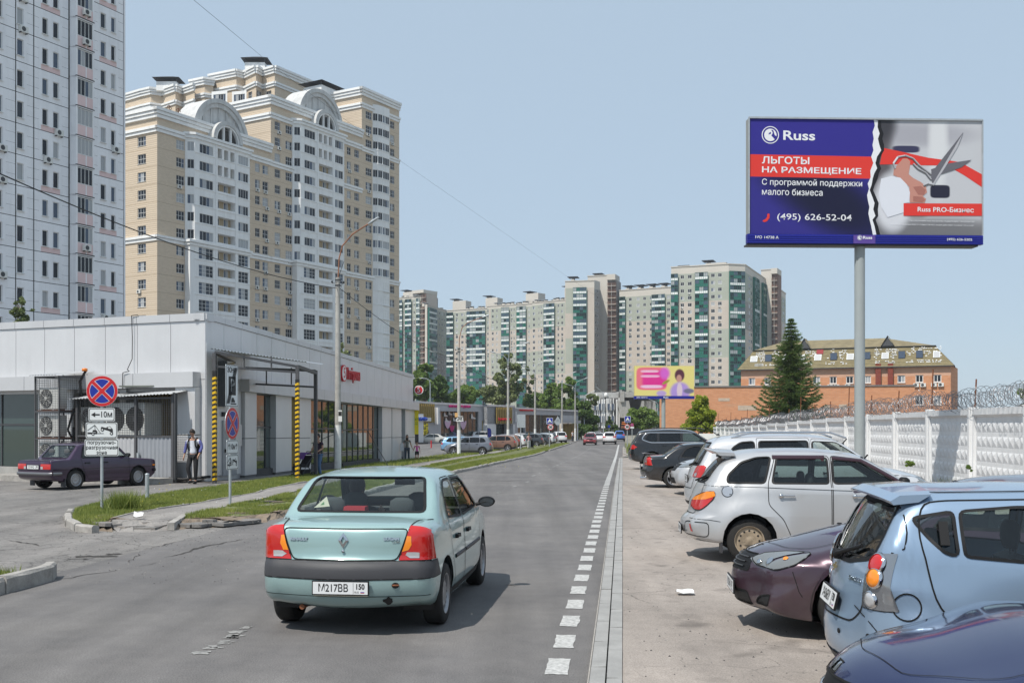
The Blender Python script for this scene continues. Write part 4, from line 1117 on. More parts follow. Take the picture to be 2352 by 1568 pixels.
# rounded bay of the right wing
def round_bay(t,u0,u1,ztop,rows,midz,d=1.0):
 W=u1-u0;P=[(u0,0),(u0+W*.16,-d*.75),(u0+W*.4,-d),(u0+W*.82,-d),(u1,-.2)]
 for (a,b)in zip(P[:-1],P[1:]):
  L=T(a[0],a[1],0)@RZ(math.atan2(b[1]-a[1],b[0]-a[0]));l=math.hypot(b[0]-a[0],b[1]-a[1])
  hs=[(.08,l-.08,z-.75,z+.85)for z in rows if l>.6 and z>midz]
  mb=MB(L);facade(mb,0,l,0,ztop,hs,lambda u,z:M_bwhite,0,.12,M_bwhite);mb.build('bay_wall',t)
  for h in hs:put('window',win_mesh(h[1]-h[0],1.6,max(1,round(l/.65)),1,rvar(),sill=False),t,L@T(h[0],.06,h[2]))
 o=.12;me=MB();me.prism([(u0-.05,.02),(u0+W*.16-.08,-d*.75-o),(u0+W*.4,-d-o),(u0+W*.82+.05,-d-o),(u1+.1,-.2)],0,.14,M_bwhite);me=me.mesh('ledge')
 for z in rows:put('ledge',me,t,T(0,0,z-.95))
 for z in rows:
  if z<midz:put('window',win_mesh(W*.34,2.0,3,3,rvar()),t,T(u0+W*.44,-d-.03,z-1))
c0,c1=bu(860,-.5)-uC,bu(897,-.5)-uC
round_bay(wC,c0,c1,70.3-BG,rowsC,MID)
# roof huts and vents on the wings
def hut(t,u,v,z,w,d,h):
 mb=MB();mb.box(u,u+w,v,v+d,z,z+h*.55,M_bwhite);mb.build('roof_hut',t)
 mb=MB();mb.add([(u-.8,v-.8,z+h*.75),(u+w+.8,v-.8,z+h*.75),(u+w+.8,v+d+.8,z+h*.75),(u-.8,v+d+.8,z+h*.75),(u+w*.3,v+d/2,z+h),(u+w*.7,v+d/2,z+h)],[(0,1,5,4),(1,2,5),(2,3,4,5),(3,0,4),(0,3,2,1)],M_hut)
 for x in (u,u+w-.15):mb.box(x,x+.15,v+.05,v+.2,z+h*.5,z+h*.76,M_dark)
 mb.build('hut_roof',t)
hut(wC,-5.5+2,8,Cz-1.0,6,5,3.6)
hut(wA,20.8,3.0,Az-1.2,2.4,2.4,2.6);hut(wB,20.8,3.0,Bz-1.2,2.4,2.4,2.6)
mb=MB()
for u in (5.2,7.2):
 for k in range(7):
  t0,t1=math.pi*k/6,math.pi*(k+1)/6
  if k<6:mb.tube((u+.5*math.cos(t0),3,Az+1.6+.5*math.sin(t0)),(u+.5*math.cos(t1),3,Az+1.6+.5*math.sin(t1)),.05,M_rust,n=4)
 mb.box(u-.5,u+.5,2.7,3.3,Az+.9,Az+1.1,M_rust);mb.box(u-.05,u+.05,2.95,3.05,Az-1,Az+2.2,M_rust)
mb.build('roof_vents',wA)
# ---- the part of the same complex that rises behind
def poly_wing(name,label,pts,zt,colsn,z0=20,right_len=0):
 """pts: (px, Y) from left to right; wall bands follow every jog"""
 P=[(X_at(px,Y),Y)for px,Y in pts]
 t=thing(name,label,'apartment block',(P[-1][0],P[-1][1],BG))
 off=Vector((P[-1][0],P[-1][1]));zt-=BG
 P2=[Vector(p)-off for p in P]
 segs=list(zip(P2[:-1],P2[1:]))
 if right_len:segs.append((P2[-1],P2[-1]+Vector(BD)*right_len))
 for i,(a,b)in enumerate(segs):
  l=(b-a).length;L=T(a.x,a.y,0)@RZ(math.atan2(b.y-a.y,b.x-a.x))
  rows=[zt-6.0-FH*k for k in range(4)]
  hs=[(l/2-.9,l/2+.9,z-.8,z+.8)for z in rows]if l>2.6 and i<len(P2)-1 else []
  mb=MB(L);facade(mb,0,l,z0,zt-.3,hs,lambda u,z:M_beige,0,.2,M_beige);mb.build('wall',t)
  for h in hs:put('window',win_mesh(1.8,1.6,3,2,rvar()),t,L@T(h[0],.13,h[2]))
  for (q0,q1,o)in ((0,.5,.75),(.55,1.05,.55),(1.1,1.65,.35),(3.5,3.95,.45),(4.0,4.5,.25)):
   mb=MB(L);mb.box(-o*.4,l+o*.4,-o,.05+i*.002,zt-q1,zt-q0,M_bwhite);mb.build('cornice',t)
 mb=MB();q=[tuple(p)for p in P2]+([tuple(P2[-1]+Vector(BD)*right_len)]if right_len else [])
 back=Vector((BD.x,BD.y))*16
 mb.prism(q+[tuple(Vector(q[0])+back*1.0)],zt-1.2,zt-.45,M_roofgrey);mb.build('roof',t)
 return t,P2
D_,dP=poly_wing('sand_brick_block','highest rear wing of the sand brick complex with stepped corner bays',[(484,241.5),(543,238.0),(561,239.5),(588,235.5),(603,238.0),(631,235.6)],82.2,3,right_len=16)
mb=MB();
for px0,px1 in ((486,522),(533,566)):
 a=Vector((X_at(px0,238),238))-Vector((X_at(631,235.6),235.6));b_=Vector((X_at(px1,237),237))-Vector((X_at(631,235.6),235.6))
 l=(b_-a).length;L=T(a.x,a.y,0)@RZ(math.atan2(b_.y-a.y,b_.x-a.x))
 m2=MB(L);facade(m2,0,l,50,77.2-BG,[(.4,l-.4,74.6-BG,76.5-BG)],lambda u,z:M_bwhite,0,.15,M_bwhite);m2 .build('bay_wall',D_)
 put('window',win_mesh(l-.8,1.9,5,1,1,sill=False),D_,L@T(.4,.06,74.6-BG))
hut(D_,-7.2,2,81.4-BG,4.5,3.5,4.2)
E_,eP=poly_wing('sand_brick_block','long rear wing of the sand brick complex low above the front wing',[(270,247.5),(325,242.2),(347,240.6),(373,241.8),(403,238.5),(419,240.8),(447,237.8)],79.0,3)
E2_,_=poly_wing('sand_brick_block','narrow stepped rear piece between the rear wings of the sand brick complex',[(440,240.5),(470,238.6),(490,239.5)],80.6,3)
hut(E_,-9.5,2.5,78.2-BG,4.6,3.5,3.8)
#--- green and beige complex, far behind
M_gb=mat('far_panel_beige',(0.50,0.44,0.38),0.85,var=.04,vscale=.2)
M_gg=mat('far_panel_sage',(0.37,0.39,0.33),0.85,var=.04,vscale=.2)
M_gc=mat('far_panel_cream',(0.56,0.52,0.46),0.85,var=.04,vscale=.2)
M_gd=mat('far_panel_grey',(0.30,0.28,0.26),0.85,var=.04,vscale=.2)
M_gframe=mat('green_frame',(0.02,0.13,0.095),0.5)
M_gpan=mat('green_glass_panel',(0.018,0.135,0.10),0.2)
M_gwhite=mat('loggia_white_panel',(0.74,0.75,0.74),0.4)
M_gbrown=mat('stair_brown',(0.20,0.12,0.09),0.8)
GFH=2.9
_lg={}
def loggia_mesh(w,white,var,grey=False):
 key=(round(w,1),white,var,grey)
 if key in _lg:return _lg[key]
 r=random.Random(str(key));b=MB();fr=M_wframe if grey else M_gframe;n=max(2,round(w/1.7));s=w/n
 b.box(0,w,-.9,-.82,1.15 if white else .1,GFH-.12,M_gl[0]);b.box(0,.06,-.88,0,0,GFH,M_gpan)
 for i in range(n):
  if white:b.box(s*i+.05,s*(i+1)-.05,-.96,-.86,.05,1.1,M_gwhite)
  elif r.random()<.65:b.box(s*i+.05,s*(i+1)-.05,-.95,-.86,.05,1.1,M_gpan)
  q=r.random()
  if q<.25:b.box(s*i+.08,s*(i+1)-.1,-.91,-.89,1.2,GFH-.2,M_gl[2])
  elif q<.55:b.box(s*i+.08,s*(i+1)-.1,-.91,-.89,1.2,GFH-.2,M_gl[1])
  elif q<.68:b.box(s*i+.08,s*(i+1)-.1,-.91,-.89,1.2,GFH-.2,M_gpan)
 for i in range(n*2+1):x=min(w-.04,max(.04,w*i/(n*2)));e=.035 if i%2 else .06;b.box(x-e,x+e,-.98,-.84,0,GFH,fr)
 for z in (0,1.12,GFH-.14):b.box(0,w,-1.0,-.84,z,z+.1,fr)
 _lg[key]=b.mesh('loggia');return _lg[key]
stairm=None
def gblock(label,p0,p1,ztop,wcols,lcols,bands,depth=14,parapet=1.3,nrows=21,rowtop=None,first=None,grey=False,cream=(),side=True,pat=None,name='residential_tower'):
 """p0, p1: (px, Y) ends of the face; wcols, lcols in survey pixels"""
 A=Vector((X_at(p0[0],p0[1]),p0[1]));B=Vector((X_at(p1[0],p1[1]),p1[1]));g=-1.0
 F_=frame((A.x,A.y,g),(B-A)[:]);L=(B-A).length
 t=thing(name,label,'apartment block');t.matrix_basis=F_
 zt=ztop-g;rt0=zt-parapet-1.55
 rows=[rt0-GFH*k for k in range(nrows)if rt0-GFH*k>3]
 holes=[];q=lambda px:wu(px,F_)
 for (a,b)in wcols:
  for z in rows:holes.append((q(a),q(b),z-.75,z+.75))
 def fn(u,z):
  if z>rt0+1.3:return M_gc
  for (c0,c1)in cream:
   if q(c0)<u<q(c1):return M_gb
  k=int((rt0+1.3-z)/GFH);
  return bands[(k//4)%len(bands)]
 zsp=[rt0+1.3-GFH*4*i for i in range(0,6)]
 mb=MB();facade(mb,0,L,0,zt,holes,fn,0,.15,None,xs=[q(c)for cc in cream for c in cc],zs=zsp)
 mb.box(L-.01,L,.01,depth,0,zt-.01,M_gd);mb.box(0,.01,.01,depth,0,zt-.01,M_gc);mb.box(.02,L-.02,.02,depth,zt-1.0,zt-.6,M_roofgrey)
 mb.build('wall',t)
 mb=MB();mb.box(-.2,L+.2,-.25,0,zt-.35,zt,M_gc);mb.build('parapet',t)
 for (a,b)in wcols:
  for z in rows:
   put('window',win_mesh(q(b)-q(a),1.5,2,1,rt.choice((0,0,3,1,2)),fw=.1,sill=False),t,T(q(a),.05,z-.75))
   if rt.random()<.12 and not (b-a)<3:put('air_conditioner',small_ac(),t,T(q(a)+.6,0,z-1.45))
 for li,(a,b)in enumerate(lcols):
  w=q(b)-q(a)
  for k,z in enumerate(rows):
   ph=(pat or 'WWWWGGWWWGGGGWWWGGGGG')[(k+(0 if pat else li*3))%21]=='W'
   put('loggia',loggia_mesh(w,ph,(k*7+li)%5,grey),t,T(q(a),0,z-1.45))
 return t,F_,L,zt
def vents(t,u0,u1,z,n,seed=0):
 r=random.Random(seed);mb=MB();mb.box(-.8,.8,-.6,.6,0,1.5,M_gc);mb.box(-.65,.65,-.45,.45,1.5,2.0,M_dark);mb.box(-1.0,1.0,-.8,.8,2.0,2.15,M_galv);me=mb.mesh('roof_vent')
 for i in range(n):put('roof_vent',me,t,T(u0+(u1-u0)*(i+r.uniform(.2,.8))/n,r.uniform(2,6),z-.8+r.uniform(-.3,.4)))
def lift_house(t,u0,u1,z,h,cap=True):
 mb=MB();mb.box(u0,u1,4,10,z-1,z+h,M_gc);mb.build('lift_house',t)
 if cap:mb=MB();mb.box(u0+.5,u0+1.2,4.5,9,z+h,z+h+1,M_dark);mb.box(u0-1.6,u0+3.2,3.6,9.5,z+h+1.0,z+h+1.25,M_hut);mb.build('vent_cap',t)
def stairs(t,F_,a,b,zt,out=1.3,h=GFH,top=None):
 q=lambda px:wu(px,F_);u0,u1=q(a),q(b)
 mb=MB();mb.box(u0,u1,-.04,-.01,2,zt-1.5,M_gbrown);mb.build('stair_wall',t)
 mb=MB();mb.box(u0,u1,-out,0,0,.18,M_gc)
 n=5
 for i in range(n+1):x=u0+(u1-u0)*i/n;mb.box(x-.03,x+.03,-out,-out+.05,.18,1.15,M_gbrown)
 mb.box(u0,u1,-out,-out+.05,1.1,1.18,M_gbrown);me=mb.mesh('stair_balcony')
 z=zt-3.5
 while z>4:put('stair_balcony',me,t,T(0,0,z));z-=h
 mb=MB();mb.box((u0+u1)/2-.12,(u0+u1)/2+.12,-out+.1,-out+.3,3,zt-2,M_gd);mb.build('stair_post',t)
e1=lambda u:871+u/3.0
e2=lambda u:1263+u/3.0
# left end, mostly behind the sand brick block
G1,f1,L1,z1=gblock('leftmost far tower with two green loggia stacks and brown fire stair',(e1(120),566),(e1(288),556),70.3,[(e1(170),e1(178)),(e1(236),e1(246))],[(e1(133),e1(166)),(e1(185),e1(228)),(e1(262),e1(286))],[M_gg,M_gd],pat='WWWWWGGGGGGGGGGGGGGGG')
mb=MB();mb.box(L1,L1+2.7,1.2,10,0,z1+2.6,M_gb);mb.box(L1-5,L1+2.9,-1.4,10,z1+1.2,z1+2.8,M_gc);mb.build('stair_tower',G1)
stairs(G1,f1,e1(289),e1(322),z1+2.0);vents(G1,0,L1,z1,6,3);lift_house(G1,1,8,z1,3.2)
G2,f2,L2_,z2=gblock('shaded far wing behind the green trees with one loggia stack',(e1(330),548),(e1(468),575),64.6,[(e1(399),e1(405)),(e1(413),e1(420)),(e1(431),e1(438)),(e1(449),e1(455)),(e1(460),e1(465))],[(e1(334),e1(388))],[M_gg,M_gg,M_gd],depth=1.2,pat='WWWWGWGWGWWGGGGWGWGGG')
vents(G2,0,L2_,z2,7,4)
G3,f3,L3,z3=gblock('long far wing with wide white and green loggia stack at its left end',(e1(468),556),(e1(742),545),62.6,[(e1(527),e1(543)),(e1(565),e1(581)),(e1(593),e1(603))],[(e1(469),e1(515)),(e1(608),e1(735))],[M_gg,M_gb,M_gb,M_gd],pat='WWWWGGWWWWGGGGGGGGGGG')
vents(G3,8,L3,z3,7,5);lift_house(G3,1,9,z3,5.0)
G3b,f3b,L3b,z3b=gblock('middle section of the long far wing with two narrow loggia stacks',(e1(742),545),(e1(1052),533),63.6,[(e1(744),e1(754)),(e1(775),e1(789)),(e1(806),e1(816)),(e1(906),e1(916)),(e1(925),e1(934)),(e1(1028),e1(1038))],[(e1(846),e1(899)),(e1(951),e1(1015))],[M_gg,M_gb,M_gg,M_gb],cream=[(e1(757),e1(768))],pat='WWWWGWWWGWWWWGGGGGGGG')
vents(G3b,2,L3b,z3b,14,6);lift_house(G3b,-3,4,z3b,4.6)
G3c,f3c,L3c,z3c=gblock('right section of the long far wing beside the tall cream tower',(e1(1052),533),(e1(1285),520),64.0,[(e1(1058),e1(1074)),(e1(1096),e1(1104)),(e1(1112),e1(1124)),(e1(1228),e1(1240)),(e1(1254),e1(1268))],[(e1(1139),e1(1214))],[M_gg,M_gb,M_gg,M_gb],pat='WWWWGWGWWWGGGGGGGGGGG')
vents(G3c,0,L3c,z3c,10,7);lift_house(G3c,-7,1,z3c,5.2);lift_house(G3c,L3c-3.5,L3c,z3c,6.0)
G4,f4,L4,z4=gblock('cream far tower with one loggia stack beside the brown fire stair',(e1(1281),487),(e1(1482),484),68.6,[],[(e1(1338),e1(1430))],[M_gg,M_gb,M_gg,M_gb],cream=[(e1(1434),e1(1481)),(e1(1281),e1(1284))],parapet=3.2,pat='WWWGGWWWWGGGGGGGGGGGG')
s4=MB();B4=Vector((X_at(e1(1482),484),484));F4s=frame((B4 .x,B4 .y,-1),(.45,.9));G4i=f4 .inverted()@F4s
qs=lambda px:wu(px,F4s);w0,w1=qs(e1(1487)),qs(e1(1496));w2,w3=qs(e1(1502)),qs(e1(1510));Ls=qs(e1(1522))
rows4=[z4-3.2-1.55-GFH*k for k in range(21)]
mb=MB(G4i);facade(mb,0,Ls,0,z4,[(a,b,z-.75,z+.75)for z in rows4 for (a,b)in ((w0,w1),(w2,w3))],lambda u,z:M_gc if z>z4-3.3 else M_gd,0,.15);mb.build('wall',G4)
for z in rows4:
 for (a,b)in ((w0,w1),(w2,w3)):put('window',win_mesh(b-a,1.5,2,1,rt.choice((0,3,1)),fw=.1,sill=False),G4,G4i@T(a,.05,z-.75))
A4=F4s@Vector((Ls,0,0));
G4t,f4t,L4t,z4t=gblock('tall narrow cream stair tower rising between the far blocks',(e1(1436),500),(e1(1573),497),72.8,[],[],[M_gc],parapet=1.0)
mb=MB();mb.box(L4t,L4t+4.1,-1.8,8,z4t-2.6,z4t,M_gc);mb.box(L4t,L4t+4.3,.3,10,0,z4t-2.6,M_gd);mb.build('stair_tower',G4t)
f4u=f4t@T(0,1.5,0)
mbs=MB()
stairs(G4t,f4t,e1(1574),e1(1634),z4t-2,out=1.4);lift_house(G4t,3,5,z4t,.3);lift_house(G4,2,3.5,z4,1.2)
G5,f5,L5,z5=gblock('far wing in half shade left of the second advertising board',(e2(478),497),(e2(838),484),65.6,[(e2(544),e2(564)),(e2(598),e2(619)),(e2(643),e2(662)),(e2(688),e2(704)),(e2(807),e2(828))],[(e2(484),e2(524)),(e2(706),e2(797))],[M_gg,M_gb,M_gb,M_gg],parapet=3.2,pat='WWWGGGGGWWWWGGGGGGGGG')
for k in range(4):lift_house(G5,1.5+k*6,3.2+k*6,z5,1.2)
G6,f6,L6,z6=gblock('nearest far tower with three glazed loggia stacks above the brick building',(e2(836),437),(e2(1232),428),67.6,[(e2(900),e2(925)),(e2(950),e2(978)),(e2(1110),e2(1137)),(e2(1158),e2(1185))],[(e2(838),e2(886)),(e2(1003),e2(1092))],[M_gg,M_gb,M_gg,M_gb],parapet=3.0,pat='WGWGGGWGWWGGGGGGGGGGG')
# turned corner of loggias and the receding side
F6A=(X_at(e2(1232),428),428)
def gseg(label,p0,p1,*a,**k):return gblock(label,p0,p1,*a,**k)
G7,f7,L7,z7=gblock('rounded green glass corner stack of the nearest far tower',(e2(1232),428),(e2(1345),430),67.6,[],[(e2(1234),e2(1338))],[M_gb,M_gg],parapet=3.0,pat='GWWGGWGWGWGGGGGGGGGGG')
G8,f8,L8,z8=gblock('receding side of the nearest far tower with narrow loggias',(e2(1345),430),(e2(1497),476),67.6,[(e2(1370),e2(1381)),(e2(1386),e2(1394)),(e2(1440),e2(1450))],[(e2(1398),e2(1430)),(e2(1458),e2(1492))],[M_gg,M_gd,M_gb],parapet=3.0,pat='GGGGWGGGGWGGGGGGGGGGG')
G9,f9,L9,z9=gblock('end stair tower of the nearest far block with brown balconies',(e2(1455),472),(e2(1528),470),71.6,[],[],[M_gc],parapet=1)
mb=MB();mb.box(L9,L9+2.8,-1.8,8,z9-2.4,z9,M_gc);mb.box(L9,L9+2.6,.3,9,0,z9-2.4,M_gbrown);mb.build('stair_tower',G9);stairs(G9,f9,e2(1529),e2(1568),z9-2)
G10,f10,L10,z10=gblock('rightmost far wall with two columns of small windows',(e2(1568),478),(e2(1625),500),64.5,[(e2(1580),e2(1589)),(e2(1606),e2(1615))],[],[M_gg,M_gb,M_gd],parapet=2.6)
lift_house(G6,13.5,22,z6,1.2);lift_house(G6,3.5,5,z6-1,.6);lift_house(G8,26,32,z8-.5,.8);vents(G10,0,L10,z10,2)
#--- strip mall beyond the market
mX=lambda u:940.7+u*.1777
mY=lambda v:897.1+v*.1777
MA=Vector((X_at(mX(62),150),150));MBp=Vector((X_at(mX(2180),187),187))
FM=frame((MA.x,MA.y,-.62),(MBp-MA)[:]);LM=(MBp-MA).length
q=lambda px,v=0:wu(px,FM,v)
Q=lambda u,v=0:q(mX(u),v)
def ZZ(v,u,off=0):return wz(mY(v),Q(u,off),FM,off)
mall=thing('shopping_mall','low grey strip mall with gold slat panels and shop windows beyond the car park','shop');mall.matrix_basis=FM
M_wall=mat('mall_panel',(0.40,0.41,0.43),0.5,metal=.15,var=.04,vscale=.4)
M_mallw=mat('mall_pier_white',(0.66,0.66,0.66),.5)
def wallbit(u0,u1,vt0,vt1,out=0.0,m=M_wall,base=0.0,nm='wall',dp=9):
 a,b=Q(u0,-out),Q(u1,-out);mb=MB()
 z0,z1=ZZ(vt0,u0,-out),ZZ(vt1,u1,-out)
 mb.add([(a,-out,base),(b,-out,base),(b,-out,z1),(a,-out,z0),(a,dp,base),(b,dp,base),(b,dp,z1),(a,dp,z0)],[(0,1,2,3),(1,5,6,2),(5,4,7,6),(4,0,3,7),(3,2,6,7),(0,4,5,1)],m)
 mb.build(nm,mall);return a,b,z0,z1
def headwall(u0,u1,vt0,vt1,vb,out=0.0,m=M_wall,dp=9):return wallbit(u0,u1,vt0,vt1,out,m,ZZ(vb,u0,-out),'wall',dp)
def mbox(u0,u1,v0,v1,y0,y1,m,nm,par=None):
 off=-y0 if y0<0 else 0;mb=MB();mb.box(Q(u0,y0),Q(u1,y0),y0,y1,ZZ(v1,u0,y0),ZZ(v0,u0,y0),m);return mb.build(nm,par or mall)
def clampz(x):return max(0,x)
# pieces left to right
headwall(62,345,128,150,420);mbox(240,345,420,1200,0,.3,M_wall,'wall');mbox(62,240,420,1200,.4,.6,M_wall,'wall')
slats(mall,I4,Q(66,-.4),Q(330,-.4),ZZ(408,200,-.4),ZZ(168,200,-.4),-.4,step=.42)
headwall(345,1003,150,182,250);mbox(345,405,250,1200,0,.4,M_wall,'wall');mbox(890,937,250,1200,0,.4,M_wall,'wall')
mbox(365,925,240,262,-.7,0,M_wall,'canopy');mbox(365,388,215,430,-.75,0,M_mallw,'pier');mbox(937,1010,250,385,0,.4,M_wall,'wall')
slats(mall,I4,Q(937),Q(1005),.1,ZZ(388,960),.05,step=.42)
glazing(mall,I4,Q(405),Q(890),.3,ZZ(256,600),8,[2.4],v=.3,fw=.12,gl=M_shopglass)
headwall(1003,1365,178,190,430,out=.8);mbox(1003,1118,200,1200,-.8,1,M_mallw,'pier');mbox(1340,1365,200,1200,-.8,1,M_mallw,'pier')
slats(mall,I4,Q(1120,-1.1),Q(1333,-1.1),ZZ(425,1220,-1.1),ZZ(215,1220,-1.1),-1.1,step=.42)
mbox(1118,1340,430,1200,1.2,1.4,mat('entrance_dark',(.035,.03,.025),.6),'entrance')
glazing(mall,I4,Q(1130),Q(1250),0,ZZ(440,1180),3,[2.3],v=.9,fw=.12)
headwall(1365,2180,212,252,308);mbox(1365,1400,300,1200,0,.4,M_wall,'wall');mbox(1370,1384,270,400,-.5,0,M_mallw,'pier')
glazing(mall,I4,Q(1400),Q(1950),.4,ZZ(312,1700),10,[2.5],v=.3,fw=.12)
mbox(1490,1500,300,1200,-.05,.3,M_wall,'column')
headwall(1950,2180,240,252,400);mbox(1940,2215,385,420,-1.3,.2,M_wall,'eaves');slats(mall,I4,Q(1972),Q(2165),.1,ZZ(425,2060),.05,step=.42);mbox(2165,2180,400,1200,-.1,.3,M_mallw,'column')
cp=MB();
for (a,b,va,vb,o)in ((62,345,128,150,.15),(345,1003,150,182,.15),(1003,1365,178,190,.95),(1365,2180,212,252,.15)):
 x0,x1=Q(a,-o),Q(b,-o);z0,z1=ZZ(va,a,-o),ZZ(vb,b,-o)
 c=MB();c.add([(x0,-o,z0),(x1,-o,z1),(x1,-o,z1-.28),(x0,-o,z0-.28),(x0,.4,z0),(x1,.4,z1)],[(3,2,1,0),(0,1,5,4)],M_panel);c.build('coping',mall)
M_magenta=mat('letters_magenta',(.55,.01,.18),.5);M_ink=mat('ink_black',(.02,.02,.02),.6)
def sign_text(txt,u0,u1,v0,v1,y,m,name,label,cat='sign',depth=.06,size=None,bold=.03):
 a,b=Q(u0,y),Q(u1,y);z0,z1=ZZ(v1,u0,y),ZZ(v0,u0,y);h=z1-z0
 me=text_mesh(txt,h*1.25,m,I4,depth=depth,bold=bold*h)
 xs=[v.co.x for v in me.vertices];zs=[v.co.z for v in me.vertices]
 me.transform(Matrix.Diagonal(((b-a)/(max(xs)-min(xs)),1,h/(max(zs)-min(zs)),1)))
 o=put(name,me,None,FM@T((a+b)/2,y,(z0+z1)/2));tag(o,label,cat);return o
sign_text('МАГАЗИН У ДОМА',510,790,182,220,-.15,M_magenta,'shop_sign','magenta shop lettering on the strip mall fascia left of the entrance')
sign_text('Sушишоп',1150,1310,345,388,-1.25,M_red,'shop_sign','red shop lettering over the gold slats of the mall entrance')
sign_text('КРАСНОЕ&БЕЛОЕ',1425,1602,242,262,-.15,M_red,'shop_sign','small red lettering on the right part of the strip mall')
# tobacco kiosk
ku0,ku1=Q(60,-2.5),Q(180,-2.5)
kio=thing('kiosk','white kiosk with blue tobacco lettering and black door at the left end of the mall','kiosk');kio.matrix_basis=FM@T(ku0,-2.5,0)
kw=ku1-ku0;kh=ZZ(298,100,-2.5)
b=MB();b.box(0,kw,0,2.4,0,kh,M_mallw);b.build('wall',kio)
b=MB();b.box(-2,kw*.43,-.06,-.003,.15,ZZ(405,80,-2.5),M_black);b.build('door',kio)
b=MB();b.box(-.2,kw*1.7,-.25,-.01,ZZ(392,80,-2.5),ZZ(345,80,-2.5),M_mallw);b.build('sign_board',kio)
sb=MB();sb.box(-.2,kw,-.8,0,0,.2,M_plinth);sb.build('step',kio)
sign_text('ТАБАК+',75,235,343,392,-2.85,M_blue,'shop_sign','blue tobacco shop lettering on the white kiosk')
yb=thing('banner','yellow banner with black lettering beside the white kiosk','banner');yb.matrix_basis=FM@T(Q(182,-.3),-.3,0)
b=MB();bw_=Q(240,-.3)-Q(182,-.3);z0,z1=ZZ(580,200,-.3),ZZ(418,200,-.3);b.box(0,bw_,0,.05,z0,z1,M_yellow);b.build('sheet',yb)
put('lettering',text_mesh('ДА\nЫТ\nДЕЙ',.8,M_ink,T(bw_*.45,-.01,(z0+z1)/2+.2),bold=.02,sx=.9),yb)
b=MB();b.box(-.9,-.85,0,.02,0,.02,M_ink);
b=MB();zz=ZZ(480,1030,-3);M_flag=mat('flag_blue',(.02,.03,.25),.7);a=Q(1008,-3)
b.xprism([(0,.3),(1.0,.3),(1.0,zz*.75),(.85,zz*.92),(.4,zz),(0,zz)],0,.03,M_flag);b.tube((-.03,0,0),(-.03,0,zz),.03,M_dark,n=5)
b.build('feather_flag',None,FM@T(a,-3,0),label='dark blue feather flag standing by the mall entrance',cat='flag')
# window art in the big shop window
art=thing('window_display','white shoes and pink tulip decoration in the mall shop window','window display');art.matrix_basis=FM@T(0,.2,0)
M_pinkl=mat('film_pink',(.62,.42,.55),.6);M_filmw=mat('film_white',(.6,.58,.57),.6);M_mag2=mat('film_magenta',(.45,.02,.15),.6)
def tulip(u,v,s,m):
 b=MB();x=Q(u,.2);z=ZZ(v,u,.2)
 for dx,an in ((-.45,.5),(0,0),(.45,-.5)):
  pts=[(x+s*(dx+.35*math.cos(t)*math.cos(an)+.9*math.sin(t)*-math.sin(an)),z+s*(1+.35*math.cos(t)*math.sin(an)*1+.9*math.sin(t)*math.cos(an)))for t in [2*math.pi*i/12 for i in range(12)]]
  b.add([(p[0],-.06-abs(dx)*.01,p[1])for p in pts],[tuple(range(12))],m)
 b.build('tulip',art)
tulip(490,500,.75,M_pinkl);tulip(545,540,.6,M_mag2);tulip(690,510,.8,M_pinkl)
for u,v,s in ((440,330,.7),(500,310,.7),(560,320,.6),(790,360,.9),(460,400,.7),(560,390,.6)):
 b=MB();x=Q(u,.2);z=ZZ(v,u,.2);b.xprism([(x,z),(x+s*1.2,z-.1*s),(x+s*1.3,z+.12),(x+s*.6,z+.3*s),(x+.3*s,z+s*.9),(x,z+s*.7)],-.07,-.05,M_filmw);b.build('shoe_print',art)
 #--- orange brick buildings on the right
M_orbrick=brickmat('orange_brick',(0.62,0.29,0.15),(0.54,0.235,0.115),(0.48,0.31,0.22))
M_orbrick2=brickmat('pale_orange_brick',(0.64,0.38,0.26),(0.58,0.34,0.23),(0.48,0.33,0.25))
M_redpil=brickmat('dark_red_brick',(0.25,0.05,0.03),(0.19,0.035,0.02),(0.18,0.09,0.07))
KA=Vector((X_at(1515,150),150));KB=Vector((X_at(2101,143),143))
FK=frame((KA.x,KA.y,-.6),(KB-KA)[:]);LK=(KB-KA).length
low=thing('brick_building','long low orange brick building with a flat roof behind the fence','building');low.matrix_basis=FK
ht0,ht1=wz(890,0,FK),wz(886.4,LK,FK)
b=MB();b.add([(0,0,0),(LK,0,0),(LK,0,ht1),(0,0,ht0),(0,14,0),(LK,14,0),(LK,14,ht1),(0,14,ht0)],[(0,1,2,3),(1,5,6,2),(4,0,3,7)],M_orbrick)
b.build('wall',low)
b=MB();b.add([(-.1,-.12,ht0),(LK+.1,-.12,ht1),(LK+.1,14,ht1),(-.1,14,ht0),(-.1,-.12,ht0+.18),(LK+.1,-.12,ht1+.18),(LK+.1,14,ht1+.18),(-.1,14,ht0+.18)],[(0,1,5,4),(4,5,6,7),(3,7,6,2),(0,4,7,3),(1,2,6,5)],M_roofgrey);b.build('roof',low)
k=lambda px:wu(px,FK)
M_patch=mat('bricked_patch',(.47,.38,.30),.9,var=.15,vscale=3)
for a,c,y0,y1 in ((1695,1737,931,942),(1892,1907,930,941),(1927,1945,928,938),(1650,1676,914,921)):
 b=MB();b.box(k(a),k(c),-.03,.02,wz(y1,k(a),FK),wz(y0,k(a),FK),M_patch);b.build('bricked_up_opening',low)
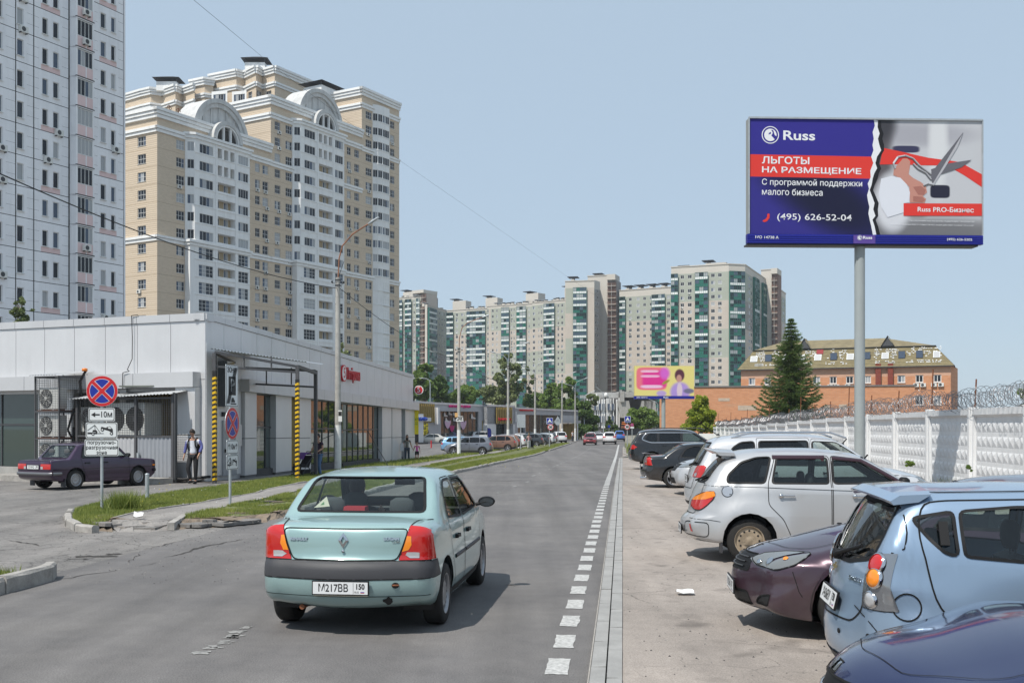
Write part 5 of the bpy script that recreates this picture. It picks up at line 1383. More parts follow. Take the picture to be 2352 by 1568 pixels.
 # mansard office
NA=Vector((X_at(1702,190),190));NB=Vector((X_at(2184,176),176))
FN=frame((NA.x,NA.y,-.6),(NB-NA)[:]);LN=(NB-NA).length
off=thing('mansard_office','three storey orange brick office with a worn olive tiled mansard roof','building');off.matrix_basis=FN
k=lambda px,v=0:wu(px,FN,v)
r3=lambda u:1655+u/3.376
r3y=lambda v:740.4+v/3.376
ze=wz(843,LN/2,FN)
winsN=[(218,268),(340,390),(716,772),(846,900),(973,1030),(1120,1166),(1372,1432),(1512,1572),(1652,1712)]
holes=[]
z1a,z1b=ze-3.75,ze-1.6
for (a,c)in winsN:
 holes.append((k(r3(a)),k(r3(c)),z1a+.9,z1b));holes.append((k(r3(a)),k(r3(c)),z1a-2.9,z1b-3.55))
mb=MB();facade(mb,0,LN,0,ze,holes,lambda u,z:M_orbrick2 if z>ze-1.75 else M_orbrick,0,.2,M_orbrick,zs=(ze-1.75,));mb.build('wall',off)
mb=MB();mb.add([(LN,0,0),(LN+.9,13,0),(LN+.9,13,ze),(LN,0,ze)],[(0,1,2,3)],M_orbrick);mb.add([(0,13,0),(0,0,0),(0,0,ze),(0,13,ze)],[(0,1,2,3)],M_orbrick);mb.build('wall',off)
for h in holes:
 put('window',win_mesh(h[1]-h[0],h[3]-h[2],2,1,rvar(),fw=.12),off,T(h[0],.1,h[2]))
for (a,n_)in ((218,2),(352,1),(740,1),(830,2),(965,1),(1495,2),(1632,2)):
 for i in range(n_):put('air_conditioner',small_ac(),off,T(k(r3(a))+.45+i*1.1,-.01,z1a+.15)@Matrix.Diagonal((1.1,1,1.1,1)))
for a,c in ((1203,1245),(1298,1340)):
 b=MB();b.box(k(r3(a)),k(r3(c)),-.5,0.01,2,ze+.4,M_redpil);b.build('brick_pilaster',off)
b=MB();b.box(k(r3(1245)),k(r3(1298)),-.1,-.01,ze-5.6,ze-3.3,M_wframe);b.box(k(r3(1245))+.15,k(r3(1298))-.15,-.12,-.1,ze-5.4,ze-3.5,M_gl[0]);b.build('window',off)
# tiled mansard: lower steep slope and upper shallow slope
M_tile=mat('olive_tile',(0.20,0.165,0.085),0.75,var=.2,vscale=1.5)
zr1,zr2=ze+3.45,wz(774,LN*.8,FN,6)
ov=.55
x0b,x1b=-ov,LN+ov;x0m,x1m=2.0,LN-2.6;x0t,x1t=7.0,LN-11
rows_n=13
for i in range(rows_n):
 t0,t1=i/rows_n,(i+1)/rows_n+.02
 P=lambda t:(x0b+(x0m-x0b)*t,x1b+(x1m-x1b)*t,-ov+2.4*t,ze-.1+(zr1-ze+.1)*t,13+ov-2.0*t)
 a,c=P(t0),P(t1)
 b=MB();e=.07
 b.add([(a[0],a[2]-e,a[3]),(a[1],a[2]-e,a[3]),(c[1],c[2],c[3]),(c[0],c[2],c[3]),(a[0],a[2],a[3]-.05),(a[1],a[2],a[3]-.05)],[(0,1,2,3),(4,5,1,0)],M_tile)
 b.add([(a[1]+e,a[2],a[3]),(a[1]+e,a[4],a[3]),(c[1],c[4],c[3]),(c[1],c[2],c[3])],[(0,1,2,3)],M_tile)
 b.add([(a[0]-e,a[4],a[3]),(a[0]-e,a[2],a[3]),(c[0],c[2],c[3]),(c[0],c[4],c[3])],[(0,1,2,3)],M_tile)
 b.build('tile_course',off)
M_tile2=mat('olive_tile_upper',(0.23,0.19,0.11),0.75,var=.25,vscale=1.0)
for i in range(8):
 t0,t1=i/8,(i+1)/8+.02;Y0,Y1=1.9-.25,6.5
 P=lambda t:(x0m-.2+(x0t-x0m)*t,x1m+.2+(x1t-x1m)*t,Y0+(Y1-Y0)*t,zr1-.05+(zr2-zr1)*t)
 a,c=P(t0),P(t1);b=MB()
 b.add([(a[0],a[2]-.06,a[3]),(a[1],a[2]-.06,a[3]),(c[1],c[2],c[3]),(c[0],c[2],c[3])],[(0,1,2,3)],M_tile2)
 b.add([(a[1]+.06,a[2],a[3]),(a[1]+.06,11.2,a[3]),(c[1],6.6,c[3]),(c[1],c[2],c[3])],[(0,1,2,3)],M_tile2)
 b.add([(a[0]-.06,11.2,a[3]),(a[0]-.06,a[2],a[3]),(c[0],c[2],c[3]),(c[0],6.6,c[3])],[(0,1,2,3)],M_tile2)
 b.build('tile_course',off)
b=MB();b.box(x0m-.3,x1m+.3,1.5,1.75,zr1-.1,zr1+.02,M_dark);b.box(x0b,x1b,-ov-.1,-ov,ze-.25,ze-.08,M_dark);b.build('gutter',off)
nslope=math.atan2(2.4,zr1-ze+.1)
def on_slope(u,z):t=(z-ze+.1)/(zr1-ze+.1);return -ov-.07+2.4*t
for (a,op)in ((230,0),(345,1),(480,0),(600,0),(727,0),(851,1),(978,0),(1110,1),(1250,0),(1380,1),(1518,1),(1651,0)):
 u=k(r3(a),0);z=ze+1.35;w=.98*49/47*1.02;h=1.15
 L=T(u,on_slope(u,z)-.06,z)@RX(-nslope if not op else -nslope*.2)
 b=MB(L);w=k(r3(a+48))-u
 b.box(-.06,w+.06,-.03,.06,-.06,h+.06,M_dark if op else M_galv);b.box(0,w,-.05,-.03,0,h,M_gl[2]if not op else M_gl[1]);b.build('roof_window',off)
M_snow=mat('bare_batten_white',(.72,.72,.70),.7)
rs_=random.Random(4);b=MB()
for i in range(420):
 c=rs_.choice([260,320,420,520,660,680,850,940,1210,1330,1330,1470,1570,1610,1690,1290,300,1540])
 u=k(r3(min(1700,max(265,rs_.gauss(c,18)))));z=ze+rs_.choice([rs_.uniform(.4,.9),rs_.uniform(1.3,3.1),rs_.uniform(2.0,3.1)])
 z=ze+round((z-ze)/.265)*.265;y=on_slope(u,z)-.05;s=rs_.uniform(.1,.34)
 L=T(u,y,z)@RX(-nslope);b.M=L;b.box(0,s,-.02,.0,0,.15,M_snow)
b.M=I4;o=b.build('flaked_tiles',off);o['kind']='stuff'
b=MB();u=k(r3(737));L=T(u,on_slope(u,ze+2.45)-.07,ze+2.45)@RX(-nslope);b.M=L;b.box(0,1.15,-.02,0,0,.95,mat('red_tile_patch',(.25,.02,.025),.7));b.build('red_patch',off)
for a in (640,1290):
 u=k(r3(a));b=MB();b.add([(u-1.0,1.3,zr1+.1),(u+1.0,1.3,zr1+.1),(u,1.5,zr1+1.7),(u,4.0,zr1+1.8),(u-1,2.6,zr1+.2),(u+1,2.6,zr1+.2)],[(0,1,2)],M_dark)
 b.add([(u-1.15,1.1,zr1),(u,1.25,zr1+1.9),(u,4.6,zr1+1.95),(u-1.1,2.8,zr1+.3)],[(0,1,2,3)],M_tile2);b.add([(u+1.15,1.1,zr1),(u,1.25,zr1+1.9),(u,4.6,zr1+1.95),(u+1.1,2.8,zr1+.3)],[(0,3,2,1)],M_tile2);b.build('dormer',off)
 #--- concrete fence with pyramid panels
M_fence=mat('fence_whitewash',(0.72,0.725,0.73),0.85,var=.06,vscale=2.5,dirt=.12,bump=.25,bscale=35)
fence=thing('concrete_fence','long whitewashed concrete panel fence with pyramid relief along the parking lot','fence',(rx(0,0),0,0))
fdir=Vector((.1029,1)).normalized();fang=math.atan2(fdir.y,fdir.x)
def fence_panel():
 b=MB();L=3.84;H=2.36;t=.14
 # local x along the fence, +y side faces the parking lot
 b.box(0,L,-.07,0.0,-.6,H,M_fence)
 b.box(0,L,0,.09,H-.17,H,M_fence);b.box(0,.10,0,.07,-.6,H-.171,M_fence);b.box(L-.10,L,0,.07,-.6,H-.171,M_fence)
 b.add([(0.1,.07,H-.171),(L-.1,.07,H-.171),(L-.1,.001,H-.24),(.1,.001,H-.24)],[(0,3,2,1)],M_fence)
 nx,nz=9,5;x0,x1,z0,z1=.16,L-.16,.12,H-.3;sx,sz=(x1-x0)/nx,(z1-z0)/nz
 for i in range(nx):
  for j in range(nz):
   a,c=x0+i*sx+.015,z0+j*sz+.06;w,h=sx-.03,sz-.12;d=.036
   b.add([(a,.001,c),(a+w,.001,c),(a+w,.001,c+h),(a,.001,c+h),(a+w*.5,d,c+h*.62)],[(1,0,4),(2,1,4),(3,2,4),(0,3,4)],M_fence)
 return b.mesh('fence_panel')
fp_me=fence_panel()
b=MB();b.prism([(-.10,-.12),(.10,-.12),(.07,.12),(-.07,.12)],-.6,2.46,M_fence);fpost=b.mesh('fence_post')
rf_=random.Random(8);fz=lambda Y:gz(Y)+.05
base_o=Vector((rx(0,0),0,0))
tops=[]
for i in range(-9,19):
 Y0=32.7+3.98*i;X0=9.6+.1029*Y0;z=fz(Y0)+rf_.uniform(-.03,.03)+(.06 if i in (-1,-2)else 0)
 put('fence_panel',fp_me,fence,T(X0+.0123,Y0+.08,z-.02)@RZ(fang+rf_.uniform(-.006,.006))@RX(rf_.uniform(-.012,.012)))
 put('fence_post',fpost,fence,T(X0,Y0,fz(Y0)-.04)@RZ(fang))
 tops.append((X0,Y0,z+2.4))
 # rusty arms and razor wire coils
for j,(X0,Y0,z)in enumerate(tops):
 b=MB();h=.75 if j%3 else 1.25;b.tube((0,0,-.3),(.05,0,h),.022,M_rust,n=5);b.tube((0,.05,0),(.5,1.1,.1),.012,M_rust,n=4)
 b.build('wire_post',fence,T(X0+.05,Y0,z))
M_razor=mat('razor_wire',(.20,.20,.21),.45,metal=.7)
wire=MB();rwz=random.Random(2)
def seg3(p,q_,r):
 d=(q_-p);a=Vector((0,0,1)).cross(d);a=(a if a.length>1e-6 else Vector((1,0,0))).normalized()*r;c=d.cross(a).normalized()*r
 return [p+a,p-a*.5+c*.86,p-a*.5-c*.86,q_+a,q_-a*.5+c*.86,q_-a*.5-c*.86]
for hx in range(3):
 prev=None;tt=0;Yw=12.0;ph=rwz.uniform(0,6);rr0=.23
 while Yw<104:
  X0=9.6+.1029*Yw;step=.009 if Yw<40 else (.016 if Yw<65 else .03)
  ang=ph+Yw*2*math.pi/.33*(1 if hx<2 else -1);rad=rr0*(1+.18*math.sin(Yw*1.3+hx)+.12*math.sin(Yw*5.1+hx*2))
  c=Vector((X0+.02+(.12 if hx==1 else -.05),Yw+rwz.uniform(-.02,.02),fz(Yw)+2.36+.23+(.12 if hx==2 else 0)+.05*math.sin(Yw*.8)))
  p=c+Vector((math.cos(ang)*rad,.16*math.sin(ang*1.0+hx),math.sin(ang)*rad))
  if prev is not None:
   v=seg3(prev,p,.0065 if Yw<60 else .011);wire.add(v,[(0,1,4,3),(1,2,5,4),(2,0,3,5)],M_razor)
   if rwz.random()<.35 and Yw<60:
    e=Vector((rwz.uniform(-1,1),rwz.uniform(-1,1),rwz.uniform(-1,1)))*.035;wire.add([p-e,p+e,p+Vector((.012,.0,.012))],[(0,1,2)],M_razor)
  prev=p;Yw+=step*2.2
o=wire.build('razor_wire',fence);o['kind']='stuff'
# low white wall at the end of the fence, by the crossing
lw0,lw1=(X_at(1499,112),112),(X_at(1660,104),104)
b=MB(frame((lw0[0],lw0[1],-.62),(lw1[0]-lw0[0],lw1[1]-lw0[1])));Lw=math.hypot(lw1[0]-lw0[0],lw1[1]-lw0[1]);b.box(0,Lw,0,.2,0,1.75,M_fence)
b.build('low_wall',label='low white wall closing the end of the parking lot behind the speed sign',cat='wall')
#--- white slatted building and concrete bridge-like frame
s7=lambda u:1289+u/7.5
s7y=lambda v:853.6+v/7.5
WY=290.0
FW=frame((X_at(s7(430),WY),WY,-1),(1,0.05))
k=lambda u,v=0:wu(s7(u),FW,v)
zz=lambda v:Z_at(s7y(v),WY)+1
wb_=thing('slatted_building','white building clad in vertical slats beside a concrete frame at the road end','building');wb_.matrix_basis=FW
M_slw=mat('slat_white',(.72,.72,.71),.6);M_slback=mat('slat_shadow_wall',(.12,.115,.115),.8)
b=MB();b.box(k(430),k(1000),.4,14,0,zz(455),M_slback);b.build('wall',wb_)
b=MB();b.box(0,.28,-.1,.3,0,1,M_slw);sl=b.mesh('slat')
x=k(440);r=random.Random(6)
while x<k(1000):
 put('slat',sl,wb_,T(x,r.uniform(-.2,.2),zz(960)+r.uniform(-.4,.4))@Matrix.Diagonal((r.uniform(.7,1.6),1,zz(450+r.uniform(0,15))-zz(960),1)));x+=r.uniform(.55,.95)
for u in (560,640,700,790,860):
 for v in (550,760):
  b=MB();b.box(k(u),k(u+45),-.5,-.35,zz(v+110),zz(v),M_gl[1]);b.box(k(u)-.1,k(u),-.55,-.3,zz(v+112),zz(v-2),M_wframe);b.box(k(u+45),k(u+45)+.1,-.55,-.3,zz(v+112),zz(v-2),M_wframe);b.build('window',wb_)
b=MB();b.prism([(k(600),3),(k(650),1),(k(1000),1),(k(1000),12),(k(600),12)],zz(450),zz(350),mat('drum_grey',(.42,.42,.41),.8,var=.25,vscale=.6));b.build('upper_drum',wb_)
for u,rr in ((608,.75),(775,1.15)):
 b=MB();b.lathe([(0,-.2),(rr*.5,0),(rr*.42,rr*.7),(rr*.2,rr*.95),(0,rr)],M_slw,(k(u),.5,zz(430)),n=14);b.build('white_dome',wb_)
br=thing('concrete_bridge','raised raw concrete beam on slanting legs at the end of the road','concrete structure');br.matrix_basis=FW
b=MB();b.box(k(1010),k(1720),-1,9,zz(440),zz(345),M_conc);b.build('beam',br)
b=MB();b.box(k(1010),k(1075),-1.4,9,zz(520),zz(335),M_conc);b.build('beam_end',br)
for (u0,u1)in ((1060,1115),(1480,1440),(1510,1550)):
 b=MB();w=1.6;b.add([(k(u0)-w,-.8,zz(500)),(k(u0)+w,-.8,zz(500)),(k(u1)+w,-.8,zz(790)),(k(u1)-w,-.8,zz(790)),(k(u0)-w,1.2,zz(500)),(k(u0)+w,1.2,zz(500)),(k(u1)+w,1.2,zz(790)),(k(u1)-w,1.2,zz(790))],[(3,2,1,0),(4,5,6,7),(0,1,5,4),(1,2,6,5),(2,3,7,6),(3,0,4,7)],M_conc);b.build('leg',br)
b=MB();b.box(k(1005),k(1720),9,9.4,0,zz(440),M_slback);b.build('rear_wall',br)
for u in (1120,1210,1260,1310,1360,1580,1620):
 b=MB();b.box(k(u,8.5),k(u+32,8.5),8.4,8.9,zz(680),zz(605),M_gl[1]);b.build('window',br)
b=MB();b.box(k(1030),k(1100),-2,0,zz(970),zz(930),M_rust);b.box(k(1035),k(1090),-2,-.5,zz(905),zz(890),M_orange);b.box(k(1040),k(1085),-2,-.5,zz(875),zz(862),M_orange);b.build('orange_scaffold',br)
#--- advertising boards
def printmat(name,base,blobs,vgrad=None):
 """flat print: soft patches of ink laid over each other; blobs: (x, z, rx, rz, softness, colour[, angle])"""
 m=bpy.data.materials.new(name);m.use_nodes=True;n=m.node_tree.nodes;l=m.node_tree.links;b=n['Principled BSDF']
 tc=n.new('ShaderNodeTexCoord');cur=None
 for bl in blobs:
  (x,z,rx_,rz_,sf,c)=bl[:6];ang=bl[6]if len(bl)>6 else 0;sq=bl[7]if len(bl)>7 else 2
  mp=n.new('ShaderNodeMapping');mp.vector_type='TEXTURE';mp.inputs['Location'].default_value=(x,0,z);mp.inputs['Rotation'].default_value=(0,ang,0)
  mp.inputs['Scale'].default_value=(rx_,1e4,rz_);l.new(tc.outputs['Object'],mp.inputs[0])
  sp=n.new('ShaderNodeSeparateXYZ');l.new(mp.outputs[0],sp.inputs[0])
  outs=[]
  for ax in (0,2):
   a=n.new('ShaderNodeMath');a.operation='ABSOLUTE';l.new(sp.outputs[ax],a.inputs[0])
   p=n.new('ShaderNodeMath');p.operation='POWER';p.inputs[1].default_value=sq;l.new(a.outputs[0],p.inputs[0]);outs.append(p)
  s=n.new('ShaderNodeMath');s.operation='ADD';l.new(outs[0].outputs[0],s.inputs[0]);l.new(outs[1].outputs[0],s.inputs[1])
  r=n.new('ShaderNodeMapRange');r.interpolation_type='SMOOTHSTEP';r.inputs[1].default_value=max(0,1-sf);r.inputs[2].default_value=1+sf;r.inputs[3].default_value=1;r.inputs[4].default_value=0
  l.new(s.outputs[0],r.inputs[0])
  mx=n.new('ShaderNodeMix');mx.data_type='RGBA';l.new(r.outputs[0],mx.inputs[0])
  if cur is None:mx.inputs[6].default_value=(*base,1)
  else:l.new(cur,mx.inputs[6])
  mx.inputs[7].default_value=(*c,1);cur=mx.outputs[2]
 if cur is not None:l.new(cur,b.inputs['Base Color'])
 else:b.inputs['Base Color'].default_value=(*base,1)
 b.inputs['Roughness'].default_value=.5;b.inputs['Specular IOR Level'].default_value=.3
 return m
bY=27.3;bX=X_at(1989,bY);bz=(Z_at(540,bY)+Z_at(271,bY))/2
LOT=0.05
bb=thing('billboard','large blue and red advertising billboard on a thick grey post','billboard',(bX,bY,LOT),R(2.2))
def bq(u,v):v=v+(u-225)/1815*18;return ((u-225)/297.5-3.05,(1085-v)/300+(Z_at(539,bY)-LOT))
M_postgrey=mat('post_paint',(0.33,0.36,0.36),.45,var=.05,vscale=1.5,dirt=.1)
zb=bq(225,1085)[1];zt=bq(225,190)[1]
px_=X_at(1981,bY)-bX
b=MB();b.tube((px_,.2,-.2),(px_,.2,zb-.26),.133,M_postgrey,n=24);b.build('post',bb)
b=MB();b.box(-3.05,3.05,.02,.34,zb-.02,zt+.02,mat('board_frame',(.30,.31,.30),.6,dirt=.2));b.build('frame',bb)
b=MB();b.box(-3.07,3.07,-.045,.02,zt-.015,zt+.03,M_galv);b.box(-3.08,-3.05,-.045,.02,zb,zt,M_galv);b.box(3.05,3.08,-.045,.02,zb,zt,M_galv);b.build('edge_strip',bb)
M_pr=printmat('print_photo',(.50,.51,.54),[(1.2,zb+2.6,1.6,.3,.9,(.36,.36,.40)),(1.9,zb+2.4,.25,1.3,.8,(.62,.63,.65)),(1.05,zb+2.22,.36,.09,.5,(.04,.04,.09),0,4),(1.95,zb+1.13,.26,.17,.4,(.02,.02,.04),0,5),(.42,zb+1.6,.28,1.7,.9,(.10,.09,.10)),(.45,zb+2.9,.35,.5,.9,(.05,.05,.06)),(1.8,zb+.05,2.3,.38,.9,(.16,.16,.17)),(.7,zb+.85,.48,.75,.5,(.60,.61,.65)),(1.35,zb+.55,.25,.15,.8,(.28,.27,.27))])
b=MB();b.box(-3.05,3.05,-.004,.019,zb,zt,M_pr);b.build('print',bb)
def pm(name,c,**k):return mat(name,c,.5,spec=.3,**k)
P_blue=pm('ink_ultramarine',(.032,.026,.235));P_navy=printmat('ink_navy',(.030,.025,.21),[(-1.0,zb+.9,1.9,.75,.9,(.008,.009,.035),.5)]);P_red=pm('ink_red',(.66,.045,.035));P_white=pm('ink_white',(.74,.75,.78))
tear_r=[(1190,180),(1225,190),(1222,240),(1238,290),(1225,330),(1235,375),(1250,420),(1218,470),(1205,520),(1218,560),(1196,600),(1184,640),(1175,690),(1160,730),(1180,780),(1198,830),(1188,880),(1205,930),(1182,960),(1198,1010),(1212,1075)]
tear_l=[(1192,180),(1200,230),(1183,280),(1192,330),(1182,380),(1190,420),(1172,470),(1188,520),(1165,580),(1168,630),(1145,680),(1155,720),(1140,770),(1148,820),(1158,860),(1150,910),(1160,960),(1172,1010),(1185,1078)]
def flat(par,pts,y,m,name='print'):
 b=MB();b.add([(p[0],y,p[1])for p in pts],[tuple(range(len(pts)))],m)
 me=b.mesh(name);bm=bmesh.new();bm.from_mesh(me);bmesh.ops.triangulate(bm,faces=bm.faces[:],ngon_method='EAR_CLIP');bm.to_mesh(me);bm.free()
 return put(name,me,par)
D=lambda pts:[bq(*p)for p in pts]
tl_up=[p for p in tear_l if p[1]<=470];
flat(bb,D([(222,190)]+tl_up+[(222,470)]),-.008,P_blue,'blue_field')
flat(bb,D([(222,470)]+[(1172,470)]+[p for p in tear_l if 470<p[1]<=640]+[(1160,642),(222,642)]),-.0085,P_red,'red_band')
flat(bb,D([(222,642),(1163,642)]+[p for p in tear_l if p[1]>642]+[(222,1085)]),-.008,P_navy,'navy_field')
b=MB();L_=D(tear_l);
flat(bb,D(tear_r+tear_l[::-1]),-.0125,P_white,'torn_edge')
tr2=[(p[0]+22+(i*37%17),p[1])for i,p in enumerate(tear_r)]
flat(bb,D(tear_r[1:]+tr2[1:][::-1]),-.0095,pm('ink_black2',(.015,.015,.018)),'tear_shade_print')
flat(bb,D([(1265,400),(1400,425),(1620,470),(1800,490),(1870,500),(2040,590),(2040,690),(1900,600),(1800,545),(1700,528),(1560,530),(1400,525),(1240,530)]),-.008,P_red,'ribbon')
flat(bb,D([(1425,828),(2040,820),(2040,915),(1425,925)]),-.014,P_red,'red_label')
M_skin=pm('print_skin',(.50,.24,.19));M_skin2=pm('print_skin_dark',(.36,.15,.12))
flat(bb,D([(1350,560),(1345,610),(1410,640),(1470,700),(1475,822),(1590,822),(1602,790),(1575,770),(1610,740),(1600,690),(1560,660),(1500,630),(1465,600),(1475,540),(1478,500),(1455,480),(1420,480),(1395,510)]),-.0115,M_skin,'hand_print')
flat(bb,D([(1500,700),(1560,690),(1600,720),(1585,760),(1540,760)]),-.0135,M_skin2,'finger_print');flat(bb,D([(1500,770),(1570,775),(1595,800),(1570,818),(1500,812)]),-.0135,M_skin2,'finger_print')
flat(bb,D([(1250,640),(1330,618),(1400,630),(1450,680),(1475,740),(1470,820),(1425,828),(1425,900),(1300,940),(1250,860),(1230,760)]),-.0125,pm('print_cuff',(.66,.68,.74)),'cuff_print')
M_steel=pm('print_steel',(.13,.13,.15));M_steel2=pm('print_steel_lt',(.42,.42,.45))
flat(bb,D([(1640,590),(1895,265),(1860,360),(1740,540),(1655,670),(1640,640)]),-.0165,M_steel,'blade_print');flat(bb,D([(1655,670),(1890,275),(1850,380),(1740,560),(1680,650),(1660,690)]),-.018,M_steel2,'blade_print')
flat(bb,D([(1640,560),(1780,510),(1960,480),(1880,540),(1740,590),(1650,620)]),-.0155,M_steel,'blade_print')
rb=MB()
cc=[bq(1440+90*math.cos(t),540-80*math.sin(t))for t in [math.pi*(-.1+i*.1)for i in range(12)]]
pts=cc+[]
for ringp in ([(1360,560),(1345,520),(1380,470),(1440,458),(1500,480),(1545,530),(1640,600)],[(1640,640),(1600,590),(1540,560),(1500,520)],[(1580,690),(1620,672),(1660,680)]):
 q_=D(ringp)
 for a,c in zip(q_[:-1],q_[1:]):rb.tube((a[0],-.019,a[1]),(c[0],-.019,c[1]),.035,M_steel2,n=4)
o=rb.mesh('handle_print');o.transform(Matrix.Translation((0,-.019,0))@Matrix.Diagonal((1,.02,1,1))@Matrix.Translation((0,.019,0)));put('handle_print',o,bb)
def btext(s,u0,u1,vc,h,m=P_white,y=-.012,bold=.0,par=bb,f=bq,nm='lettering',align='L'):
 x0,z0=f(u0,vc);x1,_=f(u1,vc)
 me=text_mesh(s,1.0,m,I4,bold=bold);xs=[v.co.x for v in me.vertices];zs=[v.co.z for v in me.vertices]
 S=Matrix.Diagonal(((x1-x0)/(max(xs)-min(xs)),1,h/(max(zs)-min(zs)),1))
 me.transform(S@Matrix.Translation((-min(xs),0,-(max(zs)+min(zs))/2)))
 ang=math.atan2(f(u1,vc)[1]-z0,x1-x0)
 me.transform(Matrix.Translation((x0,y,z0))@Matrix.Rotation(-ang,4,'Y'))
 return put(nm,me,par)
btext('Russ',487,735,318,.245,bold=.02)
btext('ЛЬГОТЫ',322,690,512,.19,bold=.02);btext('НА РАЗМЕЩЕНИЕ',322,1095,590,.19,bold=.02)
btext('С программой поддержки',322,1102,686,.205,bold=.006);btext('малого бизнеса',322,793,757,.17,bold=.006)
btext('(495) 626-52-04',440,1020,955,.21,bold=.004);btext('Russ PRO-Бизнес',1535,1977,872,.13,y=-.019,bold=.012)
btext('*ПРО ПРОГРАММА RUSS PRO-БИЗНЕС ПОДДЕРЖИВАЕТ ПРЕДПРИЯТИЙ',1470,1980,962,.05,y=-.012);btext('ВХОДЯЩИЕ В ЕДИНЫЙ РЕЕСТР СУБЪЕКТОВ МСП, АКЦИЯ ДЕЙСТВУЕТ С 01.09.24Г. ПО 31.12.25Г.',1325,1980,992,.05,y=-.012)
def logo(par,x,z,r,y,m,bg):
 b=MB();arch_ring(b,x,z,r*.90,r,y,y+.002,m,0,2*math.pi,32);b.build('emblem_ring',par)
 n=24;b=MB();b.add([(x+r*.72*math.cos(2*math.pi*i/n),y,z+r*.72*math.sin(2*math.pi*i/n))for i in range(n)],[tuple(range(n))],m);b.build('emblem_disc',par)
 b=MB();pts=[(.05,.62),(.22,.50),(.30,.25),(.2,.02),(.1,-.05),(.62,-.62),(.75,-.5),(.80,-.2),(.55,0),(.42,.45),(.35,.62)]
 b2=[(-.08,.32),(.02,.38),(.1,.25),(.02,.1),(-.1,.12),(-.2,.0),(-.22,.2)]
 for pp,mm in ((pts,bg),(b2,bg)):
  flat(par,[(x+p[0]*r*.9,z+p[1]*r*.9)for p in pp],y-.002,mm,'emblem_notch')
x_,z_=bq(387,318);logo(bb,x_,z_,.225,-.012,P_white,P_blue)
flat(bb,D([(368,925),(382,930),(380,960),(362,985),(340,994),(325,985),(335,976),(352,968),(362,950),(362,935)]),-.012,P_red,'handset_print')
# blue trim below the board
M_trim=mat('trim_blue',(.02,.025,.28),.35,metal=.3)
b=MB();b.box(-3.12,3.06,-.06,.1,zb-.25,zb-.015,M_trim)
for i in range(4):b.box(-3.12,3.06,-.075,-.061,zb-.235+i*.055,zb-.205+i*.055,M_trim)
b.build('lower_trim',bb);b=MB();b.box(-3.1,2.96,0,.36,zb-.29,zb-.251,M_dark);b.build('underside',bb)
b=MB();x0,z0=bq(1025,1108);x1,_=bq(1195,1108);b.box(x0,x1,-.095,-.077,zb-.245,zb-.03,mat('plate_violet',(.10,.055,.28),.4));b.build('name_plate',bb)
btext('МО 14738 А',265,445,1113,.075,y=-.08,bold=.01);btext('(495) 626-5202',1757,1955,1108,.08,y=-.08,bold=.01);btext('Russ',1098,1170,1104,.075,y=-.1,bold=.03)
x_,z_=bq(1073,1106);logo(bb,x_,z_,.065,-.1,P_white,P_blue)
# second board, farther off, blurred print
b2Y=107.0;b2X=X_at(1526,b2Y);b2=thing('billboard','distant yellow and magenta advertising billboard with a portrait print','billboard',(b2X,b2Y,gz(b2Y)),R(1))
z0=Z_at(909,b2Y)-gz(b2Y);z1=Z_at(840,b2Y)-gz(b2Y);hw=68.5/FP*b2Y
M_p2=printmat('print_portrait',(.72,.62,.22),[(-1.3,z0+1.75,1.55,1.15,.35,(.75,.16,.22),0,6),(-1.0,z0+1.7,1.25,.9,.6,(.68,.03,.26),0,4),(.05,z0+2.3,.5,.6,.8,(.62,.12,.55)),(-1.5,z0+2.5,.9,.13,.6,(.8,.45,.6),0,4),(-1.45,z0+2.0,.95,.13,.6,(.8,.4,.6),0,4),(-1.3,z0+.95,1.1,.16,.7,(.8,.5,.68),0,4),(1.55,z0+2.1,.5,.62,.35,(.10,.03,.05)),(1.5,z0+1.75,.27,.4,.5,(.52,.27,.22)),(1.6,z0+.4,1.0,1.0,.4,(.40,.27,.62)),(-.3,z0+.25,.5,.3,.6,(.45,.32,.6)),(1.55,z0+.55,.28,.8,.5,(.66,.52,.60)),(.15,z0+1.4,.42,.14,.6,(.30,.28,.04),-.5),(2.5,z0+.5,.55,.25,.6,(.16,.15,.24))])
b=MB();b.box(-hw,hw,0,.5,z0,z1,M_p2);b.build('print',b2);b=MB();b.box(-hw-.05,hw+.02,-.06,.5,z0-.3,z0-.01,M_trim);b.build('lower_trim',b2)
b=MB();b.tube((X_at(1525,b2Y)-b2X,.3,-.3),(X_at(1525,b2Y)-b2X,.3,z0-.3),.2,M_postgrey,n=12);b.build('post',b2)
btext('МО 14737 А',0,1,0,.14,y=-.07,bold=.02,par=b2,f=lambda u,v:(-hw+.2+u*1.1,z0-.15));btext('Russ',0,1,0,.14,y=-.07,bold=.03,par=b2,f=lambda u,v:(-.1+u*.5,z0-.15))
